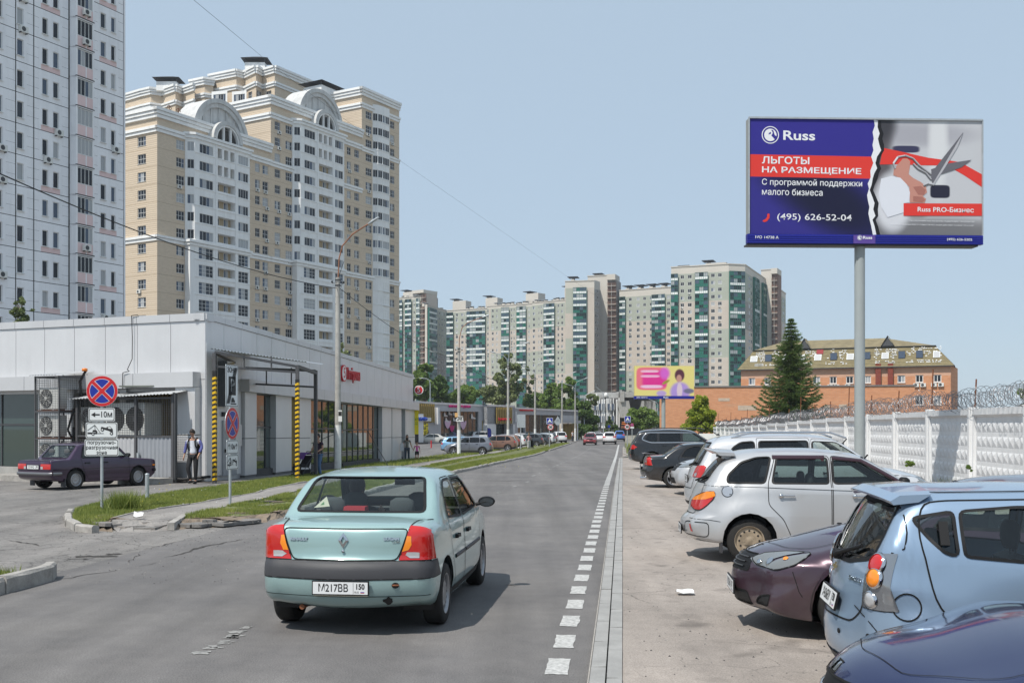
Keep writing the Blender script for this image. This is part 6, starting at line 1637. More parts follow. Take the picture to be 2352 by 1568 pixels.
#--- lamp posts
M_polec=mat('pole_concrete',(0.40,0.385,0.355),.85,var=.2,vscale=3,dirt=.25,bump=.3,bscale=30)
M_lime=mat('limewash',(0.74,0.74,0.72),.85,var=.12,vscale=6)
M_armrust=mat('arm_rust',(0.26,0.12,0.07),.8,var=.4,vscale=5)
def lamp_head(b,p,d,L=.55):
 d=Vector(d).normalized();p=Vector(p);q_=p+d*L
 b.tube(p,p+d*L*.35,.035,M_galv,r1=.07,n=8);b.tube(p+d*L*.35,q_,.07,M_galv,r1=.045,n=8)
def concrete_pole(px,Y,label,arms,h=8.75,white=True,m_arm=M_galv,scale=1.0):
 X=X_at(px,Y);t=thing('lamp_post',label,'lamp post',(X,Y,gz(Y)+.08),group='concrete lamp posts along the footpath')
 b=MB();b.tube((0,0,-.4),(0,0,h),.155,M_polec,r1=.105,n=14);b.build('pole',t)
 b=MB();b.tube((0,0,-.1),(0,0,2.05+.0),.159,M_lime,r1=.15,n=14,cap=False);b.build('whitewashed_foot',t)
 for pts in arms:
  b=MB();b.path([(p[0],p[1],h+p[2])for p in pts],.032*scale,m_arm,n=7);b.build('arm',t)
  b=MB();e,f=Vector(pts[-2]),Vector(pts[-1]);lamp_head(b,(pts[-1][0],pts[-1][1],h+pts[-1][2]),f-e,.6*scale);b.build('lamp_head',t)
 b=MB()
 for z in (.1,.35):b.lathe([(.135,-.03),(.135,.03)],M_dark,(0,0,h-z),n=12)
 for s in (-1,1):b.tube((.0,s*.1,h-.2),(s*.25,s*.1,h-.25),.015,M_dark,n=4);b.lathe([(0,0),(.05,.03),(.04,.1),(0,.12)],M_glass,(s*.25,s*.1,h-.25),n=8)
 b.build('fittings',t);return t
arm1=[(.0,0,-.6),(.02,0,.1),(.06,0,.9),(.22,-.05,1.45),(.7,-.2,1.95),(1.45,-.5,2.35)]
cp1=concrete_pole(776,48.0,'nearest concrete lamp post with whitewashed foot and rusty bent arm, before the supermarket',[arm1],m_arm=M_armrust)
cp2=concrete_pole(1054,85.7,'concrete lamp post with taped paper notices beside the grey crossover',[[(0,0,-.6),(.05,0,.8),(.25,0,1.6),(.7,0,2.0),(1.9,0,2.45)]],m_arm=M_armrust)
twin=lambda s=1.0:[[(0,0,-.8),(-.1,0,.6),(-.5,0,1.0),(-1.3*s,0,1.25)],[(0,0,-.5),(.1,0,1.3),(.4,0,1.75),(1.6*s,0,2.2)]]
cp3=concrete_pole(1167,110,'third concrete lamp post with two curved arms, behind the bronze car',twin())
cp4=concrete_pole(1229,137,'fourth concrete lamp post with two curved arms, before the mall shop window',twin())
cp5=concrete_pole(1291,160,'fifth concrete lamp post with two curved arms, beside the hump sign',twin(),h=8.3)
cp6=concrete_pole(1321,180,'farthest concrete lamp post at the right end of the mall',twin(),h=8.3)
def slim_lamp(px,Y,h,arms,label,zg=None):
 X=X_at(px,Y);t=thing('lamp_post',label,'lamp post',(X,Y,gz(Y)if zg is None else zg),group='slim steel lamp posts')
 b=MB();b.tube((0,0,-.2),(0,0,h),.11,M_galv,r1=.07,n=8);b.build('pole',t)
 for pts in arms:
  b=MB();b.path([(p[0],p[1],h+p[2])for p in pts],.06,M_galv,n=6);b.build('arm',t)
  b=MB();lamp_head(b,(pts[-1][0],0,h+pts[-1][2]),Vector(pts[-1])-Vector(pts[-2]),1.0);b.build('lamp_head',t)
slim_lamp(988,178,Z_at(882,178)-gz(178),[[(0,0,0),(-.1,0,.6),(-.5,0,.9),(-.9,0,.95)]],'slim steel lamp post with one curved arm behind the mall left end')
slim_lamp(1007,215,Z_at(906,215)-gz(215),[[(0,0,0),(-.2,0,.7),(-1.2,0,1.1)]],'small distant steel lamp post among the trees left of the notices pole')
slim_lamp(1342,205,Z_at(915,205)-gz(205),[[(0,0,0),(.2,0,.6),(1.2,0,1.1)]],'slim steel lamp post against the dark trees at the mall right end')
slim_lamp(1386,225,Z_at(905,225)-gz(225),[[(0,0,0),(-.2,0,.4),(-.8,0,.9)]],'slim steel lamp post before the white slatted building')
slim_lamp(1511,250,Z_at(930,250)-gz(250),[[(0,0,0),(-.3,0,.6),(-1.6,0,1.2)]],'distant twin headed lamp post left of the orange brick building')
# notices on the second post
p2=Vector((X_at(1054,85.7),85.7,0))
for (u0,u1,v0,v1,m,tx,lb)in ((600,692,330,397,M_lime,'КУПЛЮ\nАВТО','white paper notice about buying cars on the concrete post'),(585,622,285,340,mat('notice_orange',(.62,.36,.14),.8),None,'small orange paper notice above the white one')):
 x0,x1=X_at(mX(u0),85.3),X_at(mX(u1),85.3);z0,z1=Z_at(mY(v1),85.3),Z_at(mY(v0),85.3)
 t=thing('notice',lb,'notice',((x0+x1)/2,85.3,(z0+z1)/2),R(-4));b=MB();w,h=(x1-x0)/2,(z1-z0)/2;b.box(-w,w,0,.02,-h,h,m);b.build('sheet',t)
 if tx:put('lettering',text_mesh(tx,.17,M_ink,T(0,-.01,.0),bold=.012),t)
p1=Vector((X_at(776,48.0),47.8,0))
b=MB();b.box(.07,.24,-.02,0,Z_at(968,48),Z_at(942,48),M_lime);b.box(.08,.23,-.024,-.02,Z_at(955,48),Z_at(945,48),M_ink)
b.build('notice',None,T(p1 .x-.02,47.82,0),label='small black and white notice taped to the nearest concrete post',cat='notice')
#--- overhead wires
def wire_(name,P,r,label,sag=0.0,n=24):
 b=MB();pts=[]
 for a,c in zip(P[:-1],P[1:]):
  for i in range(n):t=i/n;pts.append(Vector(a).lerp(Vector(c),t)-Vector((0,0,sag*4*t*(1-t))))
 pts.append(Vector(P[-1]));b.path(pts,r,M_black,n=5);b.build(name,label=label,cat='cable')
def at(px,py,Y):return (X_at(px,Y),Y,Z_at(py,Y))
wire_('overhead_cable',[at(-60,372,25),at(776,662,48)],.017,'thick black cable crossing from the upper left to the nearest post',sag=.45)
wire_('overhead_cable',[at(778,660,48),at(1055,826,85.7)],.016,'black cable from the nearest post down to the notices post',sag=.55)
wire_('overhead_cable',[at(1055,826,85.7),at(1168,876,110)],.02,'black cable between the second and third posts',sag=.5)
wire_('overhead_cable',[at(790,600,48.2),at(776,640,48),at(786,650,48),at(783,662,48)],.012,'loop of loose cable hanging at the head of the nearest post')
wire_('overhead_wire',[at(430,-12,75),at(625,150,130),at(920,370,180),at(1310,640,330),at(1700,900,430)],.016,'long thin wire running down across the open sky')
b=MB();b.tube(at(845,990,56),at(893,1072,50),.02,M_black,n=5);b.build('guy_rod',label='slanting black guy rod leaning by the shop windows',cat='rod')
#--- road signs
M_sblue=mat('roadsign_blue',(0.015,0.03,0.30),.35);M_sred=mat('roadsign_red',(0.55,0.02,0.025),.35);M_swhite=mat('roadsign_white',(0.70,0.72,0.72),.35)
def disc(par,M,r,m,y,n=36,name='disc'):
 b=MB(M);b.add([(r*math.cos(2*math.pi*i/n),y,r*math.sin(2*math.pi*i/n))for i in range(n)],[tuple(range(n))],m);return b.build(name,par)
def sign_body(par,M,pts,name='plate',back=M_galv,face=M_swhite):
 b=MB(M);b.xprism(pts,0,.012,back);b.add([(p[0],-.002,p[1])for p in pts],[tuple(range(len(pts)))],face);return b.build(name,par)
def rrect(w,h,r=.03,n=4):
 out=[]
 for cx,cz,a0 in ((w/2-r,h/2-r,0),(-w/2+r,h/2-r,90),(-w/2+r,-h/2+r,180),(w/2-r,-h/2+r,270)):
  for i in range(n+1):a=R(a0+90*i/n);out.append((cx+r*math.cos(a),cz+r*math.sin(a)))
 return out
def outline(par,M,w,h,m,y=-.004,t=.012,ins=.012):
 b=MB(M);o,i=rrect(w-ins*2,h-ins*2),rrect(w-ins*2-t*2,h-ins*2-t*2);n=len(o)
 b.add([(p[0],y,p[1])for p in o]+[(p[0],y,p[1])for p in i],[(k,(k+1)%n,n+(k+1)%n,n+k)for k in range(n)],m);return b.build('border',par)
def no_stopping(par,M,r=.34,blue=M_sblue):
 n=36;pts=[(r*math.cos(2*math.pi*i/n),r*math.sin(2*math.pi*i/n))for i in range(n)]
 sign_body(par,M,pts);disc(par,M,r*.985,M_sred,-.004);disc(par,M,r*.80,M_swhite,-.006,name='ring');disc(par,M,r*.775,blue,-.008,name='field')
 for s in (-1,1):
  b=MB(M@RY(R(45*s)));b.box(-r*.79,r*.79,-.012,-.010+(.0015 if s>0 else 0),-r*.135,r*.135,M_swhite);b.build('bar_edge',par)
  b=MB(M@RY(R(45*s)));b.box(-r*.84,r*.84,-.015-(.001 if s>0 else 0),-.0125,-r*.105,r*.105,M_sred);b.build('bar',par)
def tow_truck(par,M,s=1.0,m=M_ink):
 """the towing pictogram"""
 b=MB(M@Matrix.Diagonal((s,1,s,1)))
 y=-.005
 def poly(pts):b.add([(p[0],y,p[1])for p in pts],[tuple(range(len(pts)))],m)
 poly([(-.33,-.09),(-.13,-.09),(-.13,-.055),(-.33,-.045)]);poly([(-.13,-.09),(-.10,-.09),(-.10,-.02),(-.13,.01),(-.20,.01),(-.22,-.04),(-.13,-.04)])
 for p,q_ in (((-.33,-.0),(-.16,.13)),((-.16,.13),(-.15,-.04)),((-.16,.13),(-.02,-.07)),((-.10,-.07),(.05,-.07))):
  b.tube((p[0],y,p[1]),(q_[0],y,q_[1]),.006,m,n=4)
 poly([(-.02,.05),(.02,.03),(.15,-.005),(.27,-.06),(.265,.03),(.20,.10),(.13,.085),(.11,.06),(-.0,.09)][::-1])
 for cx,cz,r in ((-.20,-.09,.035),(.02,.015,.04),(.235,-.075,.04)):
  b.add([(cx+r*math.cos(2*math.pi*i/14),y-.002,cz+r*math.sin(2*math.pi*i/14))for i in range(14)],[tuple(range(14))],m)
  b.add([(cx+r*.5*math.cos(2*math.pi*i/10),y-.004,cz+r*.5*math.sin(2*math.pi*i/10))for i in range(10)],[tuple(range(10))],M_swhite)
 b.add([(p[0],y-.002,p[1])for p in ((.14,.075),(.20,.085),(.24,.04),(.17,.04))],[(3,2,1,0)],M_swhite)
 me=b.mesh('pictogram')
 for v in me.vertices:v.co
 return put('pictogram',me,par)
 # post A
sx_,sY=on_ground(233,1170,.1)
SA=thing('sign_post','galvanised post with a no stopping sign and three white plates by the dark saloon','road sign',(sx_,sY,.1),R(4))
ppm=FP/sY;zA_=lambda py:Z_at(py,sY)-.1;xA=lambda px:X_at(px,sY)-sx_
b=MB();b.tube((0,.03,-.3),(0,.03,zA_(872)),.032,M_galv,n=12);b.build('post',SA)
SG=T(xA(235),-.015,zA_(898));no_stopping(SA,SG,35.3/ppm)
def plateA(x0,x1,y0,y1):
 w,h=(x1-x0)/ppm,(y1-y0)/ppm;M=T(xA((x0+x1)/2),-.015,zA_((y0+y1)/2));sign_body(SA,M,rrect(w,h));outline(SA,M,w,h,M_ink);return M,w,h
M_,w,h=plateA(204.5,263.5,937,967)
b=MB(M_);b.add([(-.23,-.006,.0),(-.14,-.006,-.055),(-.14,-.006,-.015),(-.04,-.006,-.015),(-.04,-.006,.015),(-.14,-.006,.015),(-.14,-.006,.055)],[(6,5,4,3,2,1,0)],M_ink);b.build('arrow',SA)
put('lettering',text_mesh('10м',.185,M_ink,M_@T(.10,-.006,0),bold=.002,sx=.85),SA)
M_,w,h=plateA(198.5,269,970,1006);tow_truck(SA,M_,.92)
M_,w,h=plateA(196,272,1008.5,1046.5);put('lettering',text_mesh('погрузочно-\nразгрузочная\nзона',.112,M_ink,M_@T(0,-.006,.0),bold=.0015,sx=.92,space=1.02),SA)
b=MB();
for z in (898,952,988,1028):b.box(-.09,.09,.0,.02,zA_(z)-.02,zA_(z)+.02,M_galv)
b.build('clamps',SA)
# post B, turned towards the road
sx_,sY=on_ground(532,1158,.1);ppm=FP/sY
SBt=thing('sign_post','galvanised post with parking zone end sign and no stopping sign by the market corner','road sign',(sx_,sY,.1),R(80))
zA_=lambda py:Z_at(py,sY)-.1
b=MB();b.tube((0,.04,-.3),(0,.04,zA_(850)),.032,M_galv,n=12);b.build('post',SBt)
M_=T(0,-.01,zA_(886));h=96/ppm;w=h*.67
sign_body(SBt,M_,rrect(w,h));outline(SBt,M_,w,h,M_ink)
put('lettering',text_mesh('ЗОНА',.17,M_ink,M_@T(-.03,-.008,h*.37),bold=.003),SBt)
b=MB(M_);b.box(-.19,.20,-.006,-.005,-.22,.22,M_ink);b.build('field',SBt)
put('lettering',text_mesh('P',.42,M_swhite,M_@T(.01,-.009,0),bold=.006),SBt)
b=MB(M_)
for i in range(5):b.tube((-.30+i*.035,-.012,-.42),(.13+i*.035,-.012,.44),.006,M_ink,n=4)
b.build('stripes',SBt)
b=MB(M_);b.box(-.09,.22,-.01,-.009,-.44,-.41,M_ink);b.add([(p[0],-.01,p[1])for p in ((-.06,-.39),(.14,-.39),(.14,-.34),(.10,-.33),(.07,-.28),(-.02,-.28),(-.05,-.33))],[tuple(range(7))],M_ink);b.build('car_symbol',SBt)
no_stopping(SBt,T(0,-.015,zA_(972)),36.5/ppm)
def plateB(y0,y1,w=.62):h=(y1-y0)/ppm;M=T(0.02,-.015,zA_((y0+y1)/2));sign_body(SBt,M,rrect(w,h));outline(SBt,M,w,h,M_ink);return M
M_=plateB(1010,1042);put('lettering',text_mesh('↑10м↑',.19,M_ink,M_@T(0,-.006,0),bold=.002,sx=.8),SBt)
M_=plateB(1044,1078);tow_truck(SBt,M_,.85)
# grey back plate seen behind the zone sign
# far signs
def far_sign(px,pyb,Y,label,parts,rz=0,dz=None,r=.05):
 X=X_at(px,Y);zg=gz(Y)+.08;t=thing('road_sign',label,'road sign',(X,Y,zg),rz)
 top=max(p[2]for p in parts);b=MB();b.tube((0,.08,-.3),(0,.08,Z_at(min(p[2]for p in parts)-4,Y)-zg),r,M_galv,n=8);b.build('post',t)
 for kind,x,y,s in parts:
  M=T(X_at(x,Y)-X,0,Z_at(y,Y)-zg);s=s/FP*Y
  if kind=='hump':
   sign_body(t,M,rrect(s*2,s*2,.05));
   b=MB(M);b.add([(p[0]*s,-.01,p[1]*s)for p in ((-.9,-.9),(.9,-.9),(.9,.9),(-.9,.9))],[(0,1,2,3)],M_sblue);b.add([(p[0]*s,-.02,p[1]*s)for p in ((-.72,-.55),(.72,-.55),(0,.75))],[(0,1,2)],M_swhite);b.add([(p[0]*s,-.03,p[1]*s)for p in ((-.45,-.45),(.45,-.45),(.3,-.28),(0,-.22),(-.3,-.28))],[tuple(range(5))],M_ink);b.build('face',t)
  elif kind=='20':
   n=28;sign_body(t,M,[(s*math.cos(2*math.pi*i/n),s*math.sin(2*math.pi*i/n))for i in range(n)]);disc(t,M,s*.98,M_sred,-.01);disc(t,M,s*.76,M_swhite,-.02);put('figure',text_mesh('20',s*1.05,M_ink,M@T(0,-.03,0),bold=.02),t)
  elif kind=='stop':no_stopping(t,M,s,mat('faded_violet',(.16,.05,.30),.5))
  elif kind=='plate':sign_body(t,M,rrect(s*2,s*1.0,.04));
  elif kind=='back':b=MB(M);b.xprism(rrect(s*2,s*3.2,.05),0,.02,M_galv);b.build('plate',t)
  elif kind=='tri':b=MB(M);b.xprism([(-s,-s*.8),(s,-s*.8),(0,s)],0,.02,M_galv);b.build('plate',t)
  elif kind=='round':b=MB(M);b.xprism([(s*math.cos(2*math.pi*i/20),s*math.sin(2*math.pi*i/20))for i in range(20)],0,.02,M_galv);b.build('plate',t)
  elif kind=='blue':disc(t,M,s,M_sblue,-.01)
far_sign(1262,1020,119,'hump sign over a speed limit sign on the left verge before the mall',[('hump',1262.5,966.5,7.4),('20',1264.5,980.5,7.0)])
far_sign(1441,1016,119,'hump sign over a speed limit sign on the right verge by the black car',[('hump',1441.5,962.5,7.2),('20',1440.5,980,6.6)])
far_sign(1452,1016,124,'small faded violet no stopping sign right of the speed limit sign',[('stop',1452,975.5,3.8),('plate',1452,981.5,4.2)])
far_sign(1196,1033,108,'tall grey sign back on a white post in the footpath',[('back',1197,966.5,9.5)])
far_sign(1282,1013,150,'triangular and round sign backs on one post',[('tri',1281,961,6.5),('round',1281,970.5,5.8)])
far_sign(1399,1005,210,'small round blue sign on a thin post far down the road',[('blue',1399,979,3.2)])
bx_,bY_=on_ground(338,1146,.1)
bo=thing('bollard','short galvanised bollard standing in the grass strip','bollard',(bx_,bY_,.1))
b=MB();b.tube((0,0,-.2),(0,0,Z_at(1090,bY_)-.1),.05,M_galv,n=14);b.build('post',bo);b=MB();b.lathe([(.052,0),(.054,.03),(.0,.045)],M_galv,(0,0,Z_at(1090,bY_)-.1),n=14);b.build('cap',bo)
x,Y=on_ground(1006.0,1014);x=X_at(1006,140)
b=MB();b.tube((0,0,-.1),(0,0,.85),.07,M_sred,n=8);b.build('bollard',None,T(X_at(990.5,120),120,gz(120)),label='small red flexible post in front of the mall car park',cat='bollard')
#--- trees
M_leafD=leafmat('leaves_dark',(0.05,0.10,0.02),(0.14,0.22,0.045),vs=.25)
M_leafM=leafmat('leaves_mid',(0.08,0.15,0.028),(0.24,0.33,0.07),vs=.4)
M_leafP=leafmat('leaves_pale',(0.11,0.15,0.05),(0.27,0.31,0.12),vs=.5)
M_leafL=leafmat('leaves_lime',(0.16,0.24,0.02),(0.42,0.46,0.04),trans=.45,vs=.8)
M_needle=leafmat('spruce_needles',(0.035,0.08,0.02),(0.16,0.22,0.05),trans=.25,vs=1.5)
M_bark=mat('bark',(0.10,0.08,0.06),.9,var=.3,vscale=4)
def leaf_cloud(C,S,n,size,m,name,parent,flat_=0.55):
 """C clump centres (k,3), S clump radii (k,); n leaves in total"""
 w=S**2;w=w/w.sum();idx=rng.choice(len(C),n,p=w)
 d=rng.normal(size=(n,3));d/=np.linalg.norm(d,axis=1)[:,None]
 rr=S[idx]*(rng.random(n)**.45);P=C[idx]+d*rr[:,None]*np.array([1,1,.8])
 a=rng.normal(size=(n,3));a/=np.linalg.norm(a,axis=1)[:,None];b_=np.cross(a,d+rng.normal(size=(n,3))*.8);b_/=(np.linalg.norm(b_,axis=1)[:,None]+1e-9)
 s=size*rng.uniform(.5,1.3,n)[:,None]
 V=np.stack([P-a*s*.5,P+b_*s*.38,P+a*s*.55,P-b_*s*.38],1).reshape(-1,3)
 i=np.arange(n)[:,None]*4;F=np.concatenate([i+[0,1,2],i+[0,2,3]],1).reshape(-1,3)
 o=put(name,tri_mesh(name,V,F,m),parent);return o
def tree(px,Y,y_top,y_bot,wpx,label,m=M_leafM,n=9000,clumps=40,leaf=.35,shape='round',trunk=True,zg=None,seed=0,group=None,cat='tree',airy=1.0):
 r=np.random.default_rng(seed+int(px));X=X_at(px,Y);g=gz(Y)if zg is None else zg
 zt=Z_at(y_top,Y)-g;zb_=Z_at(y_bot,Y)-g;W=wpx/FP*Y/2;Hh=zt-zb_
 t=thing('tree',label,cat,(X,Y,g),group=group)
 C=[];S=[]
 for i in range(clumps):
  f=r.random()
  z=zb_+Hh*(.06+.90*f)
  if shape=='round':prof=math.sqrt(max(.05,1-(2*f-.9)**2/1.25))
  elif shape=='cone':prof=max(.08,1-f)**.8
  elif shape=='tall':prof=.35+.65*math.sin(math.pi*min(1,f*1.05+.05))**.7
  else:prof=max(.12,1-f*.85)
  a=r.uniform(0,2*math.pi);q_=math.sqrt(r.random())*prof*.85
  C.append((W*q_*math.cos(a),W*q_*math.sin(a),z));S.append(W*(.18+.2*r.random())*(.5+.5*prof)/airy**.5)
 C=np.array(C);S=np.array(S)
 if trunk:
  b=MB();R0_=max(.1,W*.07);b.tube((0,0,-.3),(0,0,zb_+Hh*.5),R0_,M_bark,r1=R0_*.5,n=8);b.tube((0,0,zb_+Hh*.5),(0,0,zb_+Hh*.92),R0_*.5,M_bark,r1=.02,n=6)
  for k in range(min(14,clumps)):
   c=C[k];z0_=max(zb_*.8,c[2]-W*.6);b.tube((0,0,z0_),tuple(c),R0_*.35,M_bark,r1=.02,n=5)
  b.build('trunk',t)
 leaf_cloud(C,S,n,leaf,m,'crown',t);return t
tg='trees behind the strip mall'
for args in ((975,205,832,925,62,'tall bushy green tree rising left of the notices post',M_leafM,12000,34),(948,215,880,930,45,'dark rounded tree against the end of the supermarket',M_leafD,6000,22),(1012,212,862,925,50,'dark green tree right of the slim lamp behind the mall',M_leafD,7000,26),(1065,218,888,925,66,'broad low green tree behind the magenta lettering',M_leafM,8000,26),(1040,225,902,930,40,'low dark shrub tree behind the mall roof',M_leafD,4000,16)):
 tree(*args[:6],m=args[6],n=args[7],clumps=args[8],leaf=.75,group=tg)
tree(1168,225,800,925,74,'tall airy pale tree with a thin open crown behind the third post',M_leafP,n=6500,clumps=34,leaf=.6,shape='tall',airy=1.8,group=tg)
tree(1215,235,842,925,40,'thin pale branch tree right of the tall airy one',M_leafP,n=2600,clumps=16,leaf=.6,shape='tall',airy=1.8,group=tg)
tree(1160,228,880,925,90,'bushy pale green mass under the tall airy tree',M_leafP,n=7000,clumps=30,leaf=.6,group=tg)
tree(1110,232,892,925,40,'small pale tree left of the tall airy one',M_leafP,n=2600,clumps=14,leaf=.6,group=tg)
for args in ((1232,230,905,945,60,'green tree before the wide shop window roofline',M_leafM,6500,24),(1268,222,880,950,56,'green tree left of the crooked tall one at the mall end',M_leafM,7500,28),(1305,214,866,968,60,'tallest green tree above the right end of the mall',M_leafM,12000,40),(1335,206,915,1000,58,'large dark tree filling the corner past the mall',M_leafD,11000,36),(1358,212,940,1002,34,'dark bushy tree at the foot of the slatted building',M_leafD,5000,20),(1330,200,975,1008,40,'low dark bush beside the far end of the mall',M_leafD,3500,16),(1362,245,905,930,36,'light green branch tree before the slats',M_leafP,2600,12)):
 tree(*args[:6],m=args[6],n=args[7],clumps=args[8],leaf=.7,group=tg)
tree(1477,200,938,982,78,'broad green tree left of the orange brick building',M_leafM,n=9500,clumps=34,leaf=.55)
tree(1503,205,950,985,36,'smaller dark tree against the brick corner',M_leafD,n=4000,clumps=16,leaf=.55)
for px,y0 in ((1366,960),(1400,955),(1414,975)):tree(px,230,y0,996,26,{1366:'left',1400:'middle',1414:'right'}[px]+' one of three dark conifers before the slatted building',M_needle,n=2200,clumps=22,leaf=.5,shape='cone',group='conifers before the slatted building')
lime=tree(1612,116,908,990,104,'lime green bushy young tree right of the second board',M_leafL,n=15000,clumps=80,leaf=.22,shape='taper',seed=3,airy=1.5)
rb2=tree(2375,66,838,960,70,'tree at the right picture edge above the razor wire',M_leafM,n=5000,clumps=26,leaf=.2,shape='tall',seed=5)
tree(50,62,676,760,64,'young birch top growing behind the supermarket roof at the left',M_leafP,n=2600,clumps=24,leaf=.12,shape='tall',airy=1.6,zg=0)
tree(785,95,786,830,60,'small birch top behind the supermarket roof near the nearest post',M_leafP,n=1800,clumps=18,leaf=.16,airy=1.6,zg=0)
# the spruce: drooping boughs in whorls
spY=92.0;spx=X_at(1817,spY);sg_=gz(spY);zt_=Z_at(732,spY)-sg_;zb_=Z_at(975,spY)-sg_
sp=thing('spruce','dark green spruce with a pointed top in front of the brick buildings','tree',(spx,spY,sg_))
b=MB();b.tube((0,0,-.5),(0,0,zt_),.2,M_bark,r1=.02,n=8);b.build('trunk',sp)
rs2=np.random.default_rng(12);C=[];Dn=[]
Wb=92/FP*spY
lv=31
for i in range(lv):
 f=i/(lv-1);z=zb_+(zt_-zb_)*(f**.95)
 L=Wb*(1.0-f)**.85*(1 if f>.25 else 1.0)+.12
 nb=int(10+4*(1-f))
 for k in range(nb):
  a=2*math.pi*(k+rs2 .random()*.7)/nb+i*.7;Lk=L*rs2 .uniform(.5,1.1)
  m_=max(3,int(Lk/.16))
  for j in range(m_):
   q_=(j+.5)/m_;dz=-.34*Lk*math.sin(q_*1.7)+.30*Lk*q_**3
   C.append((Lk*q_*math.cos(a),Lk*q_*math.sin(a),z+dz));Dn.append((math.cos(a),math.sin(a),a,q_*Lk,Lk))
C=np.array(C);Dn=np.array(Dn)
tot=[];
for rep in range(15):
 n=len(C);side=rs2 .uniform(-1,1,n);wv_=.36*(1-.35*Dn[:,3]/Dn[:,4])*np.minimum(1,Dn[:,4]/1.2)
 P=C+np.c_[-Dn[:,1]*side*wv_,Dn[:,0]*side*wv_,-np.abs(side)*.12-rs2 .random(n)*.10]+rs2 .normal(0,.03,(n,3))
 dirv=np.c_[Dn[:,0]-Dn[:,1]*side*.9,Dn[:,1]+Dn[:,0]*side*.9,rs2 .uniform(-.5,.25,n)];dirv/=np.linalg.norm(dirv,axis=1)[:,None]
 up=rs2 .normal(size=(n,3));sd=np.cross(dirv,up);sd/=np.linalg.norm(sd,axis=1)[:,None]
 l_=rs2 .uniform(.14,.30,n)[:,None]
 tot.append(np.stack([P-sd*.032,P+sd*.032,P+dirv*l_],1).reshape(-1,3))
V=np.concatenate(tot);F=np.arange(len(V)).reshape(-1,3)
put('needles',tri_mesh('needles',V,F,M_needle),sp)
# weeds along the foot of the fence
n=3000;Yw=rng.uniform(14,90,n);P=np.c_[9.6+.1029*Yw-rng.random(n)*.35-.1,Yw,gzv(Yw)+.05];P=P[(np.sin(Yw*1.9)+np.sin(Yw*.7))>.7]
blades(P,.4,.03,M_grass,'weeds',kind='stuff',lean=.7)
tree(2090,27.5,1058,1076,30,'small weed clump sprouting at the foot of the fence',M_leafM,n=260,clumps=6,leaf=.07,trunk=False,zg=.05,cat='plant')
tree(2229,25.5,1062,1082,16,'leafy weed at the foot of the near fence panels',M_leafM,n=200,clumps=4,leaf=.07,trunk=False,zg=.05,cat='plant')
#--- cars
def paint(name,c,metal=.25,rough=.32,coat=1.0,var=0.0,dust=.34):
 if 'paint_'+name in MATS:return MATS['paint_'+name]
 m=mat('paint_'+name,c,rough,metal=metal,coat=coat,spec=.5)
 n=m.node_tree.nodes;l=m.node_tree.links;b=n['Principled BSDF']
 tc=n.new('ShaderNodeTexCoord');t=n.new('ShaderNodeTexNoise');t.inputs['Scale'].default_value=3.0;t.inputs['Detail'].default_value=8;t.inputs['Roughness'].default_value=.7
 l.new(tc.outputs['Object'],t.inputs['Vector'])
 # road dust: thicker low down
 sp=n.new('ShaderNodeSeparateXYZ');l.new(tc.outputs['Object'],sp.inputs[0])
 r=n.new('ShaderNodeMapRange');r.inputs[1].default_value=.75;r.inputs[2].default_value=.2;r.inputs[3].default_value=.03;r.inputs[4].default_value=dust;l.new(sp.outputs[2],r.inputs[0])
 mu=n.new('ShaderNodeMath');mu.operation='MULTIPLY';l.new(r.outputs[0],mu.inputs[0]);l.new(t.outputs['Fac'],mu.inputs[1])
 mx=n.new('ShaderNodeMix');mx.data_type='RGBA';mx.inputs[6].default_value=(*c,1);mx.inputs[7].default_value=(.26,.23,.20,1);l.new(mu.outputs[0],mx.inputs[0]);l.new(mx.outputs[2],b.inputs['Base Color'])
 r2=n.new('ShaderNodeMapRange');r2 .inputs[3].default_value=.02;r2 .inputs[4].default_value=.12;l.new(t.outputs['Fac'],r2 .inputs[0]);l.new(r2 .outputs[0],b.inputs['Coat Roughness'])
 return m
def carglass(name,tint,refl=1.0):
 if name in MATS:return MATS[name]
 m=bpy.data.materials.new(name);m.use_nodes=True;n=m.node_tree.nodes;l=m.node_tree.links;n.remove(n['Principled BSDF'])
 tr=n.new('ShaderNodeBsdfTransparent');tr.inputs[0].default_value=(*tint,1);g=n.new('ShaderNodeBsdfGlossy');g.inputs['Roughness'].default_value=.015
 ms=n.new('ShaderNodeMixShader');ge=n.new('ShaderNodeNewGeometry');dt=n.new('ShaderNodeVectorMath');dt.operation='DOT_PRODUCT'
 l.new(ge.outputs['Normal'],dt.inputs[0]);l.new(ge.outputs['Incoming'],dt.inputs[1])
 ab=n.new('ShaderNodeMath');ab.operation='ABSOLUTE';l.new(dt.outputs['Value'],ab.inputs[0]);om=n.new('ShaderNodeMath');om.operation='SUBTRACT';om.inputs[0].default_value=1;l.new(ab.outputs[0],om.inputs[1])
 pw=n.new('ShaderNodeMath');pw.operation='POWER';pw.inputs[1].default_value=4.5;l.new(om.outputs[0],pw.inputs[0]);f=n.new('ShaderNodeMath');f.operation='MULTIPLY_ADD';f.inputs[1].default_value=.92;f.inputs[2].default_value=.065;l.new(pw.outputs[0],f.inputs[0])
 l.new(f.outputs[0],ms.inputs[0]);l.new(tr.outputs[0],ms.inputs[1]);l.new(g.outputs[0],ms.inputs[2]);l.new(ms.outputs[0],n['Material Output'].inputs[0]);MATS[name]=m;return m
G_clear=carglass('car_glass',(.80,.86,.84));G_tint=carglass('car_glass_tinted',(.06,.065,.075));G_mid=carglass('car_glass_half_tinted',(.30,.36,.35));G_lens=carglass('lamp_lens',(.75,.76,.76))
